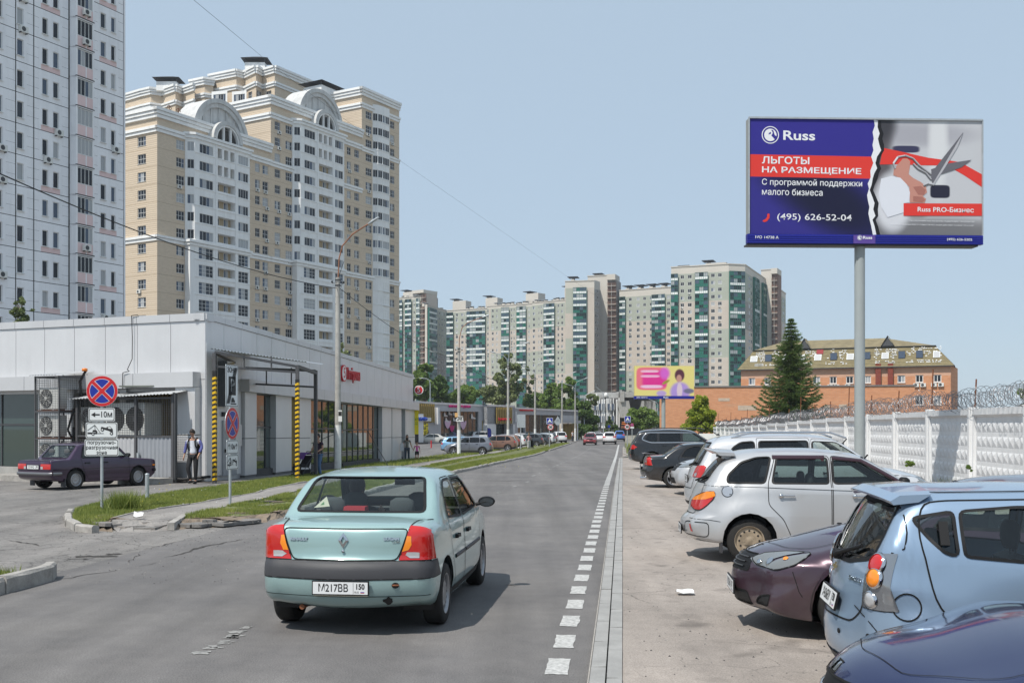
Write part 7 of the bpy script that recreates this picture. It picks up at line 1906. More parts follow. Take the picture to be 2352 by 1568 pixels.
M_plas=mat('bumper_plastic',(.045,.045,.05),.55,bump=.1,bscale=200,obj_space=True);M_trimb=mat('trim_black',(.010,.010,.011),.55,spec=.3);M_gap=mat('shut_line',(.006,.006,.006),.9)
M_int=mat('car_interior',(.09,.09,.092),.85);M_seat=mat('seat_cloth',(.075,.08,.085),.9);M_chrome=mat('chrome',(.62,.62,.63),.12,metal=1.0)
M_lred=mat('lamp_red',(.50,.012,.010),.18,coat=1.0,spec=.6);M_lora=mat('lamp_orange',(.85,.25,.01),.2,coat=1.0);M_lwhite=mat('lamp_clear',(.55,.55,.56),.15,coat=1.0,metal=.4)
M_steelw=mat('wheel_steel',(.36,.36,.37),.4,metal=.6,var=.1,vscale=8,obj_space=True);M_rustw=mat('wheel_steel_rusty',(.36,.29,.21),.6,metal=.3,var=.35,vscale=9,obj_space=True);M_alloy=mat('alloy',(.52,.52,.54),.28,metal=.8)
M_plate=mat('number_plate',(.70,.71,.71),.4)
def spl(P,n):
 """Catmull-Rom through closed list of tuples, n points evenly by chord; a point repeated twice is a crease"""
 P=[np.array(p,float)for p in P];K=len(P);out=[]
 for i in range(K):
  p0,p1,p2,p3=P[i-1],P[i],P[(i+1)%K],P[(i+2)%K]
  L_=np.linalg.norm(p2[:2]-p1[:2])
  if L_<1e-6:continue
  m_=max(2,int(round(L_/n)))
  if np.linalg.norm((p1-p0)[:2])<1e-6:p0=2*p1-p2
  if np.linalg.norm((p3-p2)[:2])<1e-6:p3=2*p2-p1
  t0=0;t1=t0+np.linalg.norm((p1-p0)[:2])**.5;t2=t1+L_**.5;t3=t2+np.linalg.norm((p3-p2)[:2])**.5
  for k in range(m_):
   t=t1+(t2-t1)*k/m_
   A1=(t1-t)/(t1-t0)*p0+(t-t0)/(t1-t0)*p1;A2=(t2-t)/(t2-t1)*p1+(t-t1)/(t2-t1)*p2;A3=(t3-t)/(t3-t2)*p2+(t-t2)/(t3-t2)*p3
   B1=(t2-t)/(t2-t0)*A1+(t-t0)/(t2-t0)*A2;B2=(t3-t)/(t3-t1)*A2+(t-t1)/(t3-t1)*A3
   out.append((t2-t)/(t2-t1)*B1+(t-t1)/(t2-t1)*B2)
 return out
def smooth01(a,b,x):t=min(1,max(0,(x-a)/(b-a)));return t*t*(3-2*t)
class Car:
 def __init__(s,sp,res=.055):
  s.sp=sp;L,W=sp['L'],sp['W']/2
  s.L=L;s.W=W;zb,zr=sp['belt'],sp['H'];th=sp.get('tumble',.25);sh=sp.get('shoulder',.03)
  tf,tr=sp.get('taper_f',.10),sp.get('taper_r',.07)
  def half(x,z):
   beltz=zb+sp.get('belt_slope',0)*(x-L/2)
   w=W
   if z>beltz:
    q_=(z-beltz)/(zr-beltz);w=W-sh*smooth01(0,.06,z-beltz)-th*max(0,q_)**1.1
   w-=sp.get('sill',.05)*smooth01(.45,.15,z)+.02*smooth01(.62,beltz,z)
   if x>L*.55:w-=tf*W*((x-L*.55)/(L*.45))**2.4
   if x<L*.45:w-=tr*W*((L*.45-x)/(L*.45))**2.2
   for (fx,fz,fr,fa,fw)in sp.get('flares',()):
    d=math.hypot(x-fx,(z-fz));w+=fa*math.exp(-((d-fr)/fw)**2)if d>fr*.9 else fa*math.exp(-((fr*.9-fr)/fw)**2)
   for (cz,ca,cw_)in sp.get('creases',()):w+=ca*math.exp(-((z-cz)/cw_)**2)
   return w
  s.half=half
  P=spl(sp['sil'],res);n=len(P)
  xs0,xs1,zs=sp.get('sk0',.8),L-sp.get('sk1',.9),sp.get('skz',.60)
  fr_=[(0,None)]
  rows=[]
  CR=[0,.2,.4,.6,.8,1.0];PH=[18,40,65,90];SD=[.10,.2,.32,.45,.58,.72,.86,1.0]
  K=len(CR)+len(PH)+len(SD)
  vs=[]
  for p in P:
   x,z,cr,r=p;S=np.array([min(xs1,max(xs0,x)),zs]);d=S-p[:2];dl=np.linalg.norm(d);d=d/(dl+1e-9)
   r=min(r,dl*.45);cr=min(cr,dl*.3);row=[]
   def at_d(dd):q_=p[:2]+d*dd;return q_
   for c in CR:q_=at_d(cr*c*c);w=half(*q_);row.append((q_[0],c*(w-r),q_[1]))
   for ph in PH:a=R(ph);q_=at_d(cr+r*(1-math.cos(a)));w=half(*q_);row.append((q_[0],w-r+r*math.sin(a),q_[1]))
   base_=at_d(cr+r)
   for f in SD:q_=base_+(S-base_)*f;row.append((q_[0],half(*q_),q_[1]))
   rows.append(row)
  bm=bmesh.new()
  V={}
  for sg in (1,-1):
   for i in range(n):
    for k in range(K):
     if sg==-1 and k==0:V[(sg,i,k)]=V[(1,i,0)];continue
     x,y,z=rows[i][k];V[(sg,i,k)]=bm.verts.new((x,y*sg,z))
  for sg in (1,-1):
   for i in range(n):
    j=(i+1)%n
    for k in range(K-1):
     q_=[V[(sg,i,k)],V[(sg,j,k)],V[(sg,j,k+1)],V[(sg,i,k+1)]]
     if sg<0:q_=q_[::-1]
     try:bm.faces.new(q_)
     except ValueError:pass
  bmesh.ops.remove_doubles(bm,verts=bm.verts[:],dist=.0008)
  bmesh.ops.recalc_face_normals(bm,faces=bm.faces[:])
  bm.normal_update()
  # make sure the shell faces outwards
  top=max(bm.faces,key=lambda f:f.calc_center_median().z)
  if top.normal.z<0:bmesh.ops.reverse_faces(bm,faces=bm.faces[:]);bm.normal_update()
  bm.verts.ensure_lookup_table();bm.faces.ensure_lookup_table()
  s.bvh=BVHTree.FromBMesh(bm);s.fv=[[v.index for v in f.verts]for f in bm.faces];s.vc=[v.co.copy()for v in bm.verts];s.vn=[v.normal.copy()for v in bm.verts]
  s.bm=bm;s.parts=[]
 def nrm(s,p):
  loc,no,idx,d=s.bvh.find_nearest(p)
  if idx is None:return Vector((0,0,1))
  acc=Vector()
  for v in s.fv[idx]:acc+=s.vn[v]/((s.vc[v]-loc).length+.004)
  return acc.normalized()
 AX={'side':(0,2,1),'rear':(1,2,0),'front':(1,2,0),'top':(0,1,2)}
 def ray(s,pr,a,b,sg=1):
  if pr=='side':o,d=Vector((a,3*sg,b)),Vector((0,-sg,0))
  elif pr=='rear':o,d=Vector((-3,a,b)),Vector((1,0,0))
  elif pr=='front':o,d=Vector((s.L+3,a,b)),Vector((-1,0,0))
  else:o,d=Vector((a,b,5)),Vector((0,0,-1))
  loc,no,idx,dist=s.bvh.ray_cast(o,d)
  return (loc,s.nrm(loc))if loc is not None else (None,None)
 def cut(s,poly,pr,sg=1,bm=None,ny=.12,nx=.10,xlim=None):
  """cut the outline of poly into the shell and return the faces inside it"""
  bm=bm or s.bm;ia,ib,ic=s.AX[pr];xl=xlim if xlim is not None else s.L*.5
  def ok(f):
   n_=f.normal
   if pr=='side':return n_.y*sg>ny and f.verts[0].co.y*sg>-.001
   if pr=='rear':return n_.x<-nx and f.verts[0].co.x<xl
   if pr=='front':return n_.x>nx and f.verts[0].co.x>s.L-(xlim if xlim is not None else s.L*.6)
   return n_.z>.3
  xs=[p[0]for p in poly];ys=[p[1]for p in poly];X0,X1,Y0,Y1=min(xs),max(xs),min(ys),max(ys)
  cand={}
  for f in bm.faces:
   if not ok(f):continue
   ca=[v.co[ia]for v in f.verts];cb=[v.co[ib]for v in f.verts];bb_=(min(ca),max(ca),min(cb),max(cb))
   if bb_[1]<X0 or bb_[0]>X1 or bb_[3]<Y0 or bb_[2]>Y1:continue
   cand[f]=bb_
  for (p,q_)in zip(poly,poly[1:]+poly[:1]):
   a0,a1=min(p[0],q_[0])-.015,max(p[0],q_[0])+.015;b0,b1=min(p[1],q_[1])-.015,max(p[1],q_[1])+.015
   no=Vector((0,0,0));no[ia]=-(q_[1]-p[1]);no[ib]=q_[0]-p[0]
   if no.length<1e-7:continue
   co=Vector((0,0,0));co[ia]=p[0];co[ib]=p[1];fs=[]
   for f,bb_ in cand.items():
    if bb_[1]<a0 or bb_[0]>a1 or bb_[3]<b0 or bb_[2]>b1:continue
    d=[(v.co-co).dot(no)for v in f.verts]
    if min(d)>-1e-6 or max(d)<1e-6:continue
    fs.append(f)
   if not fs:continue
   es={e for f in fs for e in f.edges};vs={v for f in fs for v in f.verts}
   for f in fs:del cand[f]
   ret=bmesh.ops.bisect_plane(bm,geom=list(vs)+list(es)+fs,dist=.0003,plane_co=co,plane_no=no)
   for f in ret['geom']:
    if isinstance(f,bmesh.types.BMFace)and f.is_valid:
     ca=[v.co[ia]for v in f.verts];cb=[v.co[ib]for v in f.verts];cand[f]=(min(ca),max(ca),min(cb),max(cb))
  ins=[];n=len(poly)
  for f in cand:
   if not f.is_valid:continue
   c=f.calc_center_median();a,b=c[ia],c[ib]
   if not (X0<a<X1 and Y0<b<Y1):continue
   inside=False;j=n-1
   for i in range(n):
    if (poly[i][1]>b)!=(poly[j][1]>b)and a<(poly[j][0]-poly[i][0])*(b-poly[i][1])/(poly[j][1]-poly[i][1])+poly[i][0]:inside=not inside
    j=i
   if inside:ins.append(f)
  return ins
 def take(s,faces,name,m,off=0.0,parent=None,bm=None,solid=0.0,label=None):
  """lift faces off the shell as a part of their own"""
  bm=bm or s.bm
  if not faces:return None
  vm={};nb=bmesh.new()
  for f in faces:
   vv=[]
   for v in f.verts:
    if v not in vm:vm[v]=nb.verts.new(v.co+s.nrm(v.co)*off)
    vv.append(vm[v])
   try:nb.faces.new(vv)
   except ValueError:pass
  bmesh.ops.delete(bm,geom=faces,context='FACES')
  s.parts.append([name,nb,parent,m,label]);return len(s.parts)-1
 def panel(s,poly,pr,name,m,sg=1,off=0.0,parent=None,gap=0.0,gapm=None,src=None,label=None):
  i=s.take(s.cut(poly,pr,sg,bm=src),name,m,off,parent,bm=src,label=label)
  if gap and i is not None:s.ribbon(poly,pr,gap,gapm or M_gap,'shut_line' if gapm is None else 'trim',sg,parent=i)
  return i
 def ribbon(s,pts,pr,w,m,name,sg=1,closed=True,off=.0045,parent=None,raise_=0.0):
  P=[];n=len(pts);seq=list(zip(pts,pts[1:]+pts[:1]))if closed else list(zip(pts[:-1],pts[1:]))
  for a,b in seq:
   L_=math.hypot(b[0]-a[0],b[1]-a[1]);k=max(1,int(L_/.05))
   for i in range(k):t=i/k;P.append((a[0]+(b[0]-a[0])*t,a[1]+(b[1]-a[1])*t))
  if not closed:P.append(pts[-1])
  H=[s.ray(pr,a,b,sg)for a,b in P];mb=MB();vs=[];fs=[];N=len(H);prev=None
  for i in range(N):
   loc,n_=H[i]
   if loc is None:prev=None;continue
   a=H[(i+1)%N]if (closed or i<N-1)else H[i];c=H[i-1]if (closed or i>0)else H[i]
   if a[0]is None or c[0]is None:prev=None;continue
   t=(a[0]-c[0]);sd=n_.cross(t)
   if sd.length<1e-6:continue
   sd=sd.normalized()*w/2;o=loc+n_*off
   vs+=[o-sd,o+sd]if not raise_ else [loc-sd,loc-sd*.7+n_*raise_,loc+sd*.7+n_*raise_,loc+sd]
   k=2 if not raise_ else 4;cur=len(vs)-k
   if prev is not None and (vs[prev]-vs[cur]).length<.3:
    for q_ in range(k-1):fs.append((prev+q_,prev+q_+1,cur+q_+1,cur+q_))
   prev=cur;
   if i==0:first=cur
  if closed and prev is not None and 'first' in dir():
   pass
  if closed and H[0][0]is not None and prev is not None and (vs[prev]-vs[0]).length<.3:
   k=2 if not raise_ else 4
   for q_ in range(k-1):fs.append((prev+q_,prev+q_+1,q_+1,q_))
  if not fs:return
  mb.add(vs,fs,m,smooth=True);s.parts.append([name,mb,parent,m,None]);return len(s.parts)-1
 def mount(s,pr,a,b,sg=1,out=.0,flat=False):
  loc,n_=s.ray(pr,a,b,sg)
  if loc is None:return I4
  if flat:n_={'rear':Vector((-1,0,0)),'front':Vector((1,0,0)),'side':Vector((0,sg,0))}[pr]
  Y=-n_;Z=Vector((0,0,1));Z=(Z-Y*Z.dot(Y)).normalized();X=Y.cross(Z)
  M=Matrix((X,Y,Z)).transposed().to_4x4();M.translation=loc+n_*out;return M
 def add(s,name,mb,parent=None,label=None):s.parts.append([name,mb,parent,None,label]);return len(s.parts)-1
 def plate(s,pr,b,a=0,nums='А000АА',reg='50',out=.02,w=.52,flat=True,fs=1.0):
  M=s.mount(pr,a,b,out=out,flat=flat);mb=MB(M);mb.box(-w/2-.01,w/2+.01,-.004,.012,-.066,.066,M_trimb);mb.box(-w/2,w/2,-.007,-.0041,-.056,.056,M_plate)
  i=s.add('number_plate',mb)
  mb=MB(M);mb.box(w*.235,w*.24,-.0085,-.0071,-.05,.05,M_ink);mb.box(w*.37,w*.44,-.0085,-.0071,-.043,-.038,M_sred);mb.box(w*.37,w*.44,-.0085,-.0071,-.0375,-.032,M_sblue);s.add('flag_mark',mb,i)
  s.parts.append(['characters',text_mesh(nums,.098,M_ink,M@T(-w*.13,-.009,-.002),bold=.001,sx=.80),i,None,None]);s.parts.append(['region_code',text_mesh(reg,.070,M_ink,M@T(w*.36,-.009,.014),bold=.002,sx=.85),i,None,None])
  s.parts.append(['country_code',text_mesh('RUS',.026,M_ink,M@T(w*.30,-.009,-.036),sx=.9),i,None,None])
 def wheel(s,x,y,r,w=.19,style='steel',sg=1,dish=.035):
  mb=MB(T(x,y,r));prof=[(r*.66,-w/2),(r*.93,-w/2),(r*.985,-w*.40),(r,-w*.2),(r,w*.2),(r*.985,w*.40),(r*.93,w/2),(r*.66,w/2)]
  mb.lathe(prof,M_rubber,axis='y',n=36);i=s.add('tyre',mb)
  mb=MB(T(x,y,r));e=sg;rr=r*.665
  f={'steel':M_steelw,'rusty':M_rustw,'alloy':M_alloy,'alloy_dark':M_alloy,'cap':M_steelw}[style]
  mb.lathe([(rr,e*w*.5),(rr*.93,e*w*.49),(rr*.90,e*(w*.5-dish)),(rr*.90,-e*w*.4)],f,axis='y',n=36)
  yb=e*(w*.5-dish)
  if style in ('steel','rusty','cap'):
   mb.lathe([(rr*.91,yb),(rr*.74,yb+e*.010),(rr*.52,yb+e*.016),(rr*.36,yb-e*.004),(rr*.20,yb+e*.008),(0,yb+e*.010)],f,axis='y',n=30)
   hb=MB(T(x,y,r));nh=12 if style=='rusty' else 14
   for k in range(nh):
    a=2*math.pi*k/nh;hr=rr*.062 if style!='steel' else rr*.05
    hb.add([(rr*.66*math.cos(a)+hr*math.cos(t)*1.15,yb+e*.0155,rr*.66*math.sin(a)+hr*math.sin(t)*1.15)for t in [2*math.pi*j/10 for j in range(10)]],[tuple(range(10))],M_black)
   for k in range(4):a=2*math.pi*k/4+.4;hb.lathe([(0,0),(.012,0),(.012,.016)],M_dark,(rr*.27*math.cos(a),yb,rr*.27*math.sin(a)),'y',6,False)
   rim=s.add('rim',mb);s.add('rim_holes',hb,rim)
  else:
   mb.lathe([(rr*.9,yb-e*.05),(0,yb-e*.05)],M_black,axis='y',n=24)
   ns=5 if style=='alloy' else 7
   for k in range(ns):
    a=2*math.pi*k/ns+.3;c,sn=math.cos(a),math.sin(a);w0,w1=rr*.16,rr*.10
    pts=[(rr*.12*c-w0*sn,rr*.12*sn+w0*c),(rr*.12*c+w0*sn,rr*.12*sn-w0*c),(rr*.93*c+w1*sn,rr*.93*sn-w1*c),(rr*.93*c-w1*sn,rr*.93*sn+w1*c)]
    y0,y1=yb-e*.03,yb+e*.012;mb.add([(p[0],y0,p[1])for p in pts]+[(p[0],y1,p[1])for p in pts],[(0,1,2,3),(4,5,6,7),(0,1,5,4),(1,2,6,5),(2,3,7,6),(3,0,4,7)],f)
   mb.lathe([(rr*.2,yb-e*.03),(rr*.2,yb+e*.015),(0,yb+e*.018)],f,axis='y',n=14);s.add('rim',mb)
 def finish(s,name,label,cat,mats,pos,head,z=0.0,group=None):
  """pos: where the point (0,0) of the car stands; head: heading angle"""
  t=thing(name,label,cat,(pos[0],pos[1],z),head,group);objs=[]
  body=s.parts_body(mats['body'])
  put('body',body,t)
  for (nm,g,par,m,lb)in s.parts:
   if isinstance(g,bmesh.types.BMesh):
    me=bpy.data.meshes.new(nm);g.to_mesh(me);g.free();me.materials.append(m);s.set_normals(me)
   elif isinstance(g,MB):me=g.mesh(nm)
   else:me=g
   o=put(nm,me,objs[par]if par is not None else t,label=lb);objs.append(o)
  return t
 def set_normals(s,me):
  for p in me.polygons:p.use_smooth=True
  me.normals_split_custom_set_from_vertices([tuple(s.nrm(v.co))for v in me.vertices])
 def parts_body(s,m):
 # dark lining inside the shell
  me=bpy.data.meshes.new('body');s.bm.to_mesh(me);me.materials.append(m);s.set_normals(me)
  lin=s.bm.copy()
  for v in lin.verts:v.co=v.co-s.nrm(v.co)*.022
  s.parts.append(['lining',lin,None,M_int,None]);s.bm.free();return me
def rp(x0,z0,x1,z1,x2,z2,x3,z3,r=.04,n=3):
 """rounded quadrilateral"""
 P=[Vector((x0,z0)),Vector((x1,z1)),Vector((x2,z2)),Vector((x3,z3))];out=[]
 for i in range(4):
  a,b,c=P[i-1],P[i],P[(i+1)%4];u=(a-b).normalized()*min(r,(a-b).length*.45);v=(c-b).normalized()*min(r,(c-b).length*.45)
  for k in range(n+1):t=k/n;out.append(tuple(b+u*(1-t)**2+v*t**2))
 return out
def rpoly(P,r=.04,n=3):
 P=[Vector(p)for p in P];out=[];K=len(P)
 for i in range(K):
  a,b,c=P[i-1],P[i],P[(i+1)%K];u=(a-b).normalized()*min(r,(a-b).length*.45);v=(c-b).normalized()*min(r,(c-b).length*.45)
  for k in range(n+1):t=k/n;out.append(tuple(b+u*(1-t)**2+v*t**2))
 return out
def mir(poly):return [(-p[0],p[1])for p in poly][::-1]
def circ(x,z,r,n=22,a0=0):return [(x+r*math.cos(2*math.pi*i/n+a0),z+r*math.sin(2*math.pi*i/n+a0))for i in range(n)]
def build_car(sp,name,label,mats,pos,head,z=0.0,group=None,detail=2,res=None):
 """sp: measurements of the model; mats: body, glass, ...; detail 2 near, 1 middle, 0 far"""
 c=Car(sp,res or {2:.055,1:.085,0:.12}[detail]);L,W=c.L,c.W;r=sp['wheel'];ra,fa=sp['ra'],sp['fa']
 pb=mats['body'];dark=mats.get('glass_rear',mats['glass'])
 for ax in (ra,fa):
  for sg in (1,-1):
   f=c.cut(circ(ax,r+.02,r+.055,20 if detail else 14),'side',sg);bmesh.ops.delete(c.bm,geom=f,context='FACES')
   f=c.cut([(ax-r-.055,0),(ax+r+.055,0),(ax+r+.055,r+.02),(ax-r-.055,r+.02)],'side',sg);bmesh.ops.delete(c.bm,geom=f,context='FACES')
 wells=MB()
 for ax in (ra,fa):
  for sg in (1,-1):
   M=T(ax,sg*(W-.38),r+.02);n=14;R_=r+.075;vs=[]
   for i in range(n+1):
    a=-.35+(math.pi+.7)*i/n
    for y in (0,.30 if not sp.get('flares')else .36):vs.append((R_*math.cos(a),y*sg,R_*math.sin(a)))
   wells.M=M;wells.add(vs,[(2*i,2*i+1,2*i+3,2*i+2)for i in range(n)],M_black);wells.add([vs[2*i]for i in range(n+1)],[tuple(range(n+1))],M_black)
 c.add('wheel_well',wells)
 # glass
 gi={}
 for sg in (1,-1):
  for wi,poly in enumerate(sp['side_windows']):
   g=(mats['glass']if wi in sp.get('clear_sides',(0,))else dark)
   i=c.panel(poly,'side','side_window',g,sg,off=-.008)
   c.ribbon(poly,'side',sp.get('rubber',.028),M_trimb,'window_frame',sg,parent=i)
 i=c.panel(sp['rear_glass'],'rear','rear_window',mats.get('glass_back',dark),off=-.005);c.ribbon(sp['rear_glass'],'rear',.03,M_trimb,'window_frame',parent=i)
 i=c.panel(sp['windscreen'],'front','windscreen',mats['glass'],off=-.005);c.ribbon(sp['windscreen'],'front',.035,M_trimb,'window_frame',parent=i)
 # lamps
 for poly,nm,m,subs in sp.get('rear_lamps',()):
  for sg in (1,-1):
   pp=poly if sg==1 else mir(poly);fs=c.cut(pp,'rear',nx=.25,xlim=.42)
   side=sp.get('lamp_side')
   if side:f2=c.cut(side,'side',sg,ny=.45);fs=c.cut(pp,'rear',nx=.25,xlim=.42);fs=[f for f in set(fs)|set(f2)if f.is_valid]
   i=c.take(fs,nm,m,.006)
   if i is None:continue
   c.parts[i][1].normal_update()
   for sp_,snm,sm in subs:
    s_i=c.take(c.cut(sp_ if sg==1 else mir(sp_),'rear',bm=c.parts[i][1]),snm,sm,.003,parent=i,bm=c.parts[i][1])
   c.ribbon(pp,'rear',.012,M_gap,'shut_line',parent=i,off=.004)
 for poly,nm,m in sp.get('side_lamps',()):
  for sg in (1,-1):
   i=c.panel(poly,'side',nm,m,sg,off=.008)
   if i is not None:c.ribbon(poly,'side',.012,M_gap,'shut_line',sg,parent=i,off=.009)
 for poly,nm,m in sp.get('front_lamps',()):
  for sg in (1,-1):
   pf=poly if sg==1 else mir(poly);fs=c.cut(pf,'front',nx=.25,xlim=.6)
   if sp.get('head_side'):f2=c.cut(sp['head_side'],'side',sg,ny=.45);fs=[f for f in set(c.cut(pf,'front',nx=.25,xlim=.6))|set(f2)if f.is_valid]
   i=c.take(fs,nm,m,.004)
   c.ribbon(poly if sg==1 else mir(poly),'front',.012,M_gap,'shut_line',parent=i)
 for poly,nm,m in sp.get('front_parts',()):c.panel(poly,'front',nm,m,off=-.004 if m is not pb else .004,gap=.012)
 for poly,nm,m in sp.get('rear_parts',()):
  c.panel(poly,'rear',nm,m,off=.0 if m is pb else .004,gap=.012 if detail else 0)
 for poly,nm,m,gp in sp.get('side_parts',()):
  for sg in (1,-1):c.panel(poly,'side',nm,m or pb,sg,off=.0 if m is None else .004,gap=gp)
 for poly,nm,gp in sp.get('top_parts',()):c.panel(poly,'top',nm,pb,gap=gp)
 for poly,w,m,nm,closed,rs in sp.get('side_strips',()):
  for sg in (1,-1):c.ribbon(poly,'side',w,m,nm,sg,closed=closed,raise_=rs)
 for poly,w,m,nm,closed,rs,pr in sp.get('strips',()):c.ribbon(poly,pr,w,m,nm,closed=closed,raise_=rs)
 # wheels, handles, mirrors, inside
 for ax in (ra,fa):
  for sg in (1,-1):c.wheel(ax,sg*(W-sp.get('tyre_in',.11)-.02),r,sp.get('tyre_w',.19),sp.get('rim','steel'),sg)
 if detail:
  for sg in (1,-1):
   for (x,z_)in sp.get('handles',()):
    M=c.mount('side',x,z_,sg,.012);mb=MB(M);mb.box(-.075,.075,-.022,-.008,-.014,.014,mats.get('handle',M_trimb));mb.box(-.09,-.06,-.02,.01,-.02,.02,mats.get('handle',M_trimb));mb.box(.06,.09,-.02,.01,-.02,.02,mats.get('handle',M_trimb));c.add('door_handle',mb)
   mx,mz=sp['mirror'];M=c.mount('side',mx,mz,sg,0,flat=True);mb=MB(M);e=1
   mb.lathe([(0,-.045),(.075,-.035),(.098,0),(.09,.05),(.05,.085),(0,.095)],mats.get('mirror',M_trimb),(0,-.17,.04),'x' if True else 'y',16)
   mm=mb.mesh('mirror');
   loc=M.translation;fwd=1
   mb=MB(T(loc.x,loc.y+sg*.15,loc.z+.04)@Matrix.Diagonal((1,1.12,.70,1)));mb.lathe([(.075,-.03),(.09,-.015),(.086,.05),(.05,.085),(0,.095)],mats.get('mirror',M_trimb),axis='x',n=18);
   mb.tube((0,-sg*.12,-.05),(0,0,-.01),.03,M_trimb,n=6)
   i=c.add('wing_mirror',mb);mb=MB(T(loc.x,loc.y+sg*.15,loc.z+.04)@Matrix.Diagonal((1,1.12,.70,1)));mb.lathe([(0,-.024),(.075,-.026)],mat('mirror_face',(.10,.11,.12),.08,metal=.6),axis='x',n=18);c.add('mirror_glass',mb,i)
  fl=MB();fl.box(.55,L-.75,-W+.12,W-.12,.26,.30,M_int);zb=sp['belt']
  if sp.get('shelf'):x0,x1,zz=sp['shelf'];fl.box(x0,x1,-W+.2,W-.2,zz-.25,zz,M_int)
  fl.box(sp['dash']-.0,sp['dash']+.35,-W+.2,W-.2,.35,zb+.0,M_int);c.add('floor',fl)
  for (sx,tilt,hs)in sp['seats']:
   for sy in ((-.36,.36)):
    mb=MB(T(sx,sy,.3));mb.box(-.05,.48,-.24,.24,0,.20,M_seat)
    pts=[(-.05,.12),(.10,.12),(-.06,.68),(-.10,.70),(-.20,.66)];mb.xprism(pts,-.23,.23,M_seat)
    mb2=MB(T(sx-.16,sy,.3+.80));mb2 .lathe([(0,-.13),(.07,-.12),(.095,0),(.08,.10),(0,.115)],M_seat,axis='z',n=12);mb2 .M=I4
    i=c.add('seat',mb);m3=MB(T(sx-.15,sy,.3+.84)@Matrix.Diagonal((.6,1.35,1,1)));m3 .lathe([(0,-.11),(.07,-.10),(.10,-.02),(.09,.07),(.05,.10),(0,.105)],M_seat,axis='z',n=14);m3 .M=T(sx-.13,sy,.3);
    m3 .tube((0,-.06,.6),(0,-.06,.78),.008,M_chrome,n=5);m3 .tube((0,.06,.6),(0,.06,.78),.008,M_chrome,n=5);c.add('headrest',m3,i)
  sw=MB(T(sp['dash']-.08,.36,.78)@RY(R(62)));
  for k in range(20):
   a,b_=2*math.pi*k/20,2*math.pi*(k+1)/20;sw.tube((.18*math.cos(a),.18*math.sin(a),0),(.18*math.cos(b_),.18*math.sin(b_),0),.015,M_trimb,n=5)
  sw.box(-.17,.17,-.02,.02,-.01,.01,M_trimb);sw.tube((0,0,0),(0,0,.3),.03,M_trimb,n=6);c.add('steering_wheel',sw)
  hh=MB(T(sp['dash']+.0,0,sp['H']-.22));hh.box(-.16+.0,-.13,-.12,.12,-.035,.035,M_trimb);hh.tube((-.14,0,.02),(-.05,0,.12),.012,M_trimb,n=5);c.add('rear_view_mirror',hh)
 else:
  fl=MB();fl.box(.4,L-.6,-W+.1,W-.1,.26,sp['belt']-.1,M_int);c.add('floor',fl)
 if sp.get('extra'):sp['extra'](c,mats,sp)
 return c.finish(name,label,'car',mats,pos,head,z,group)
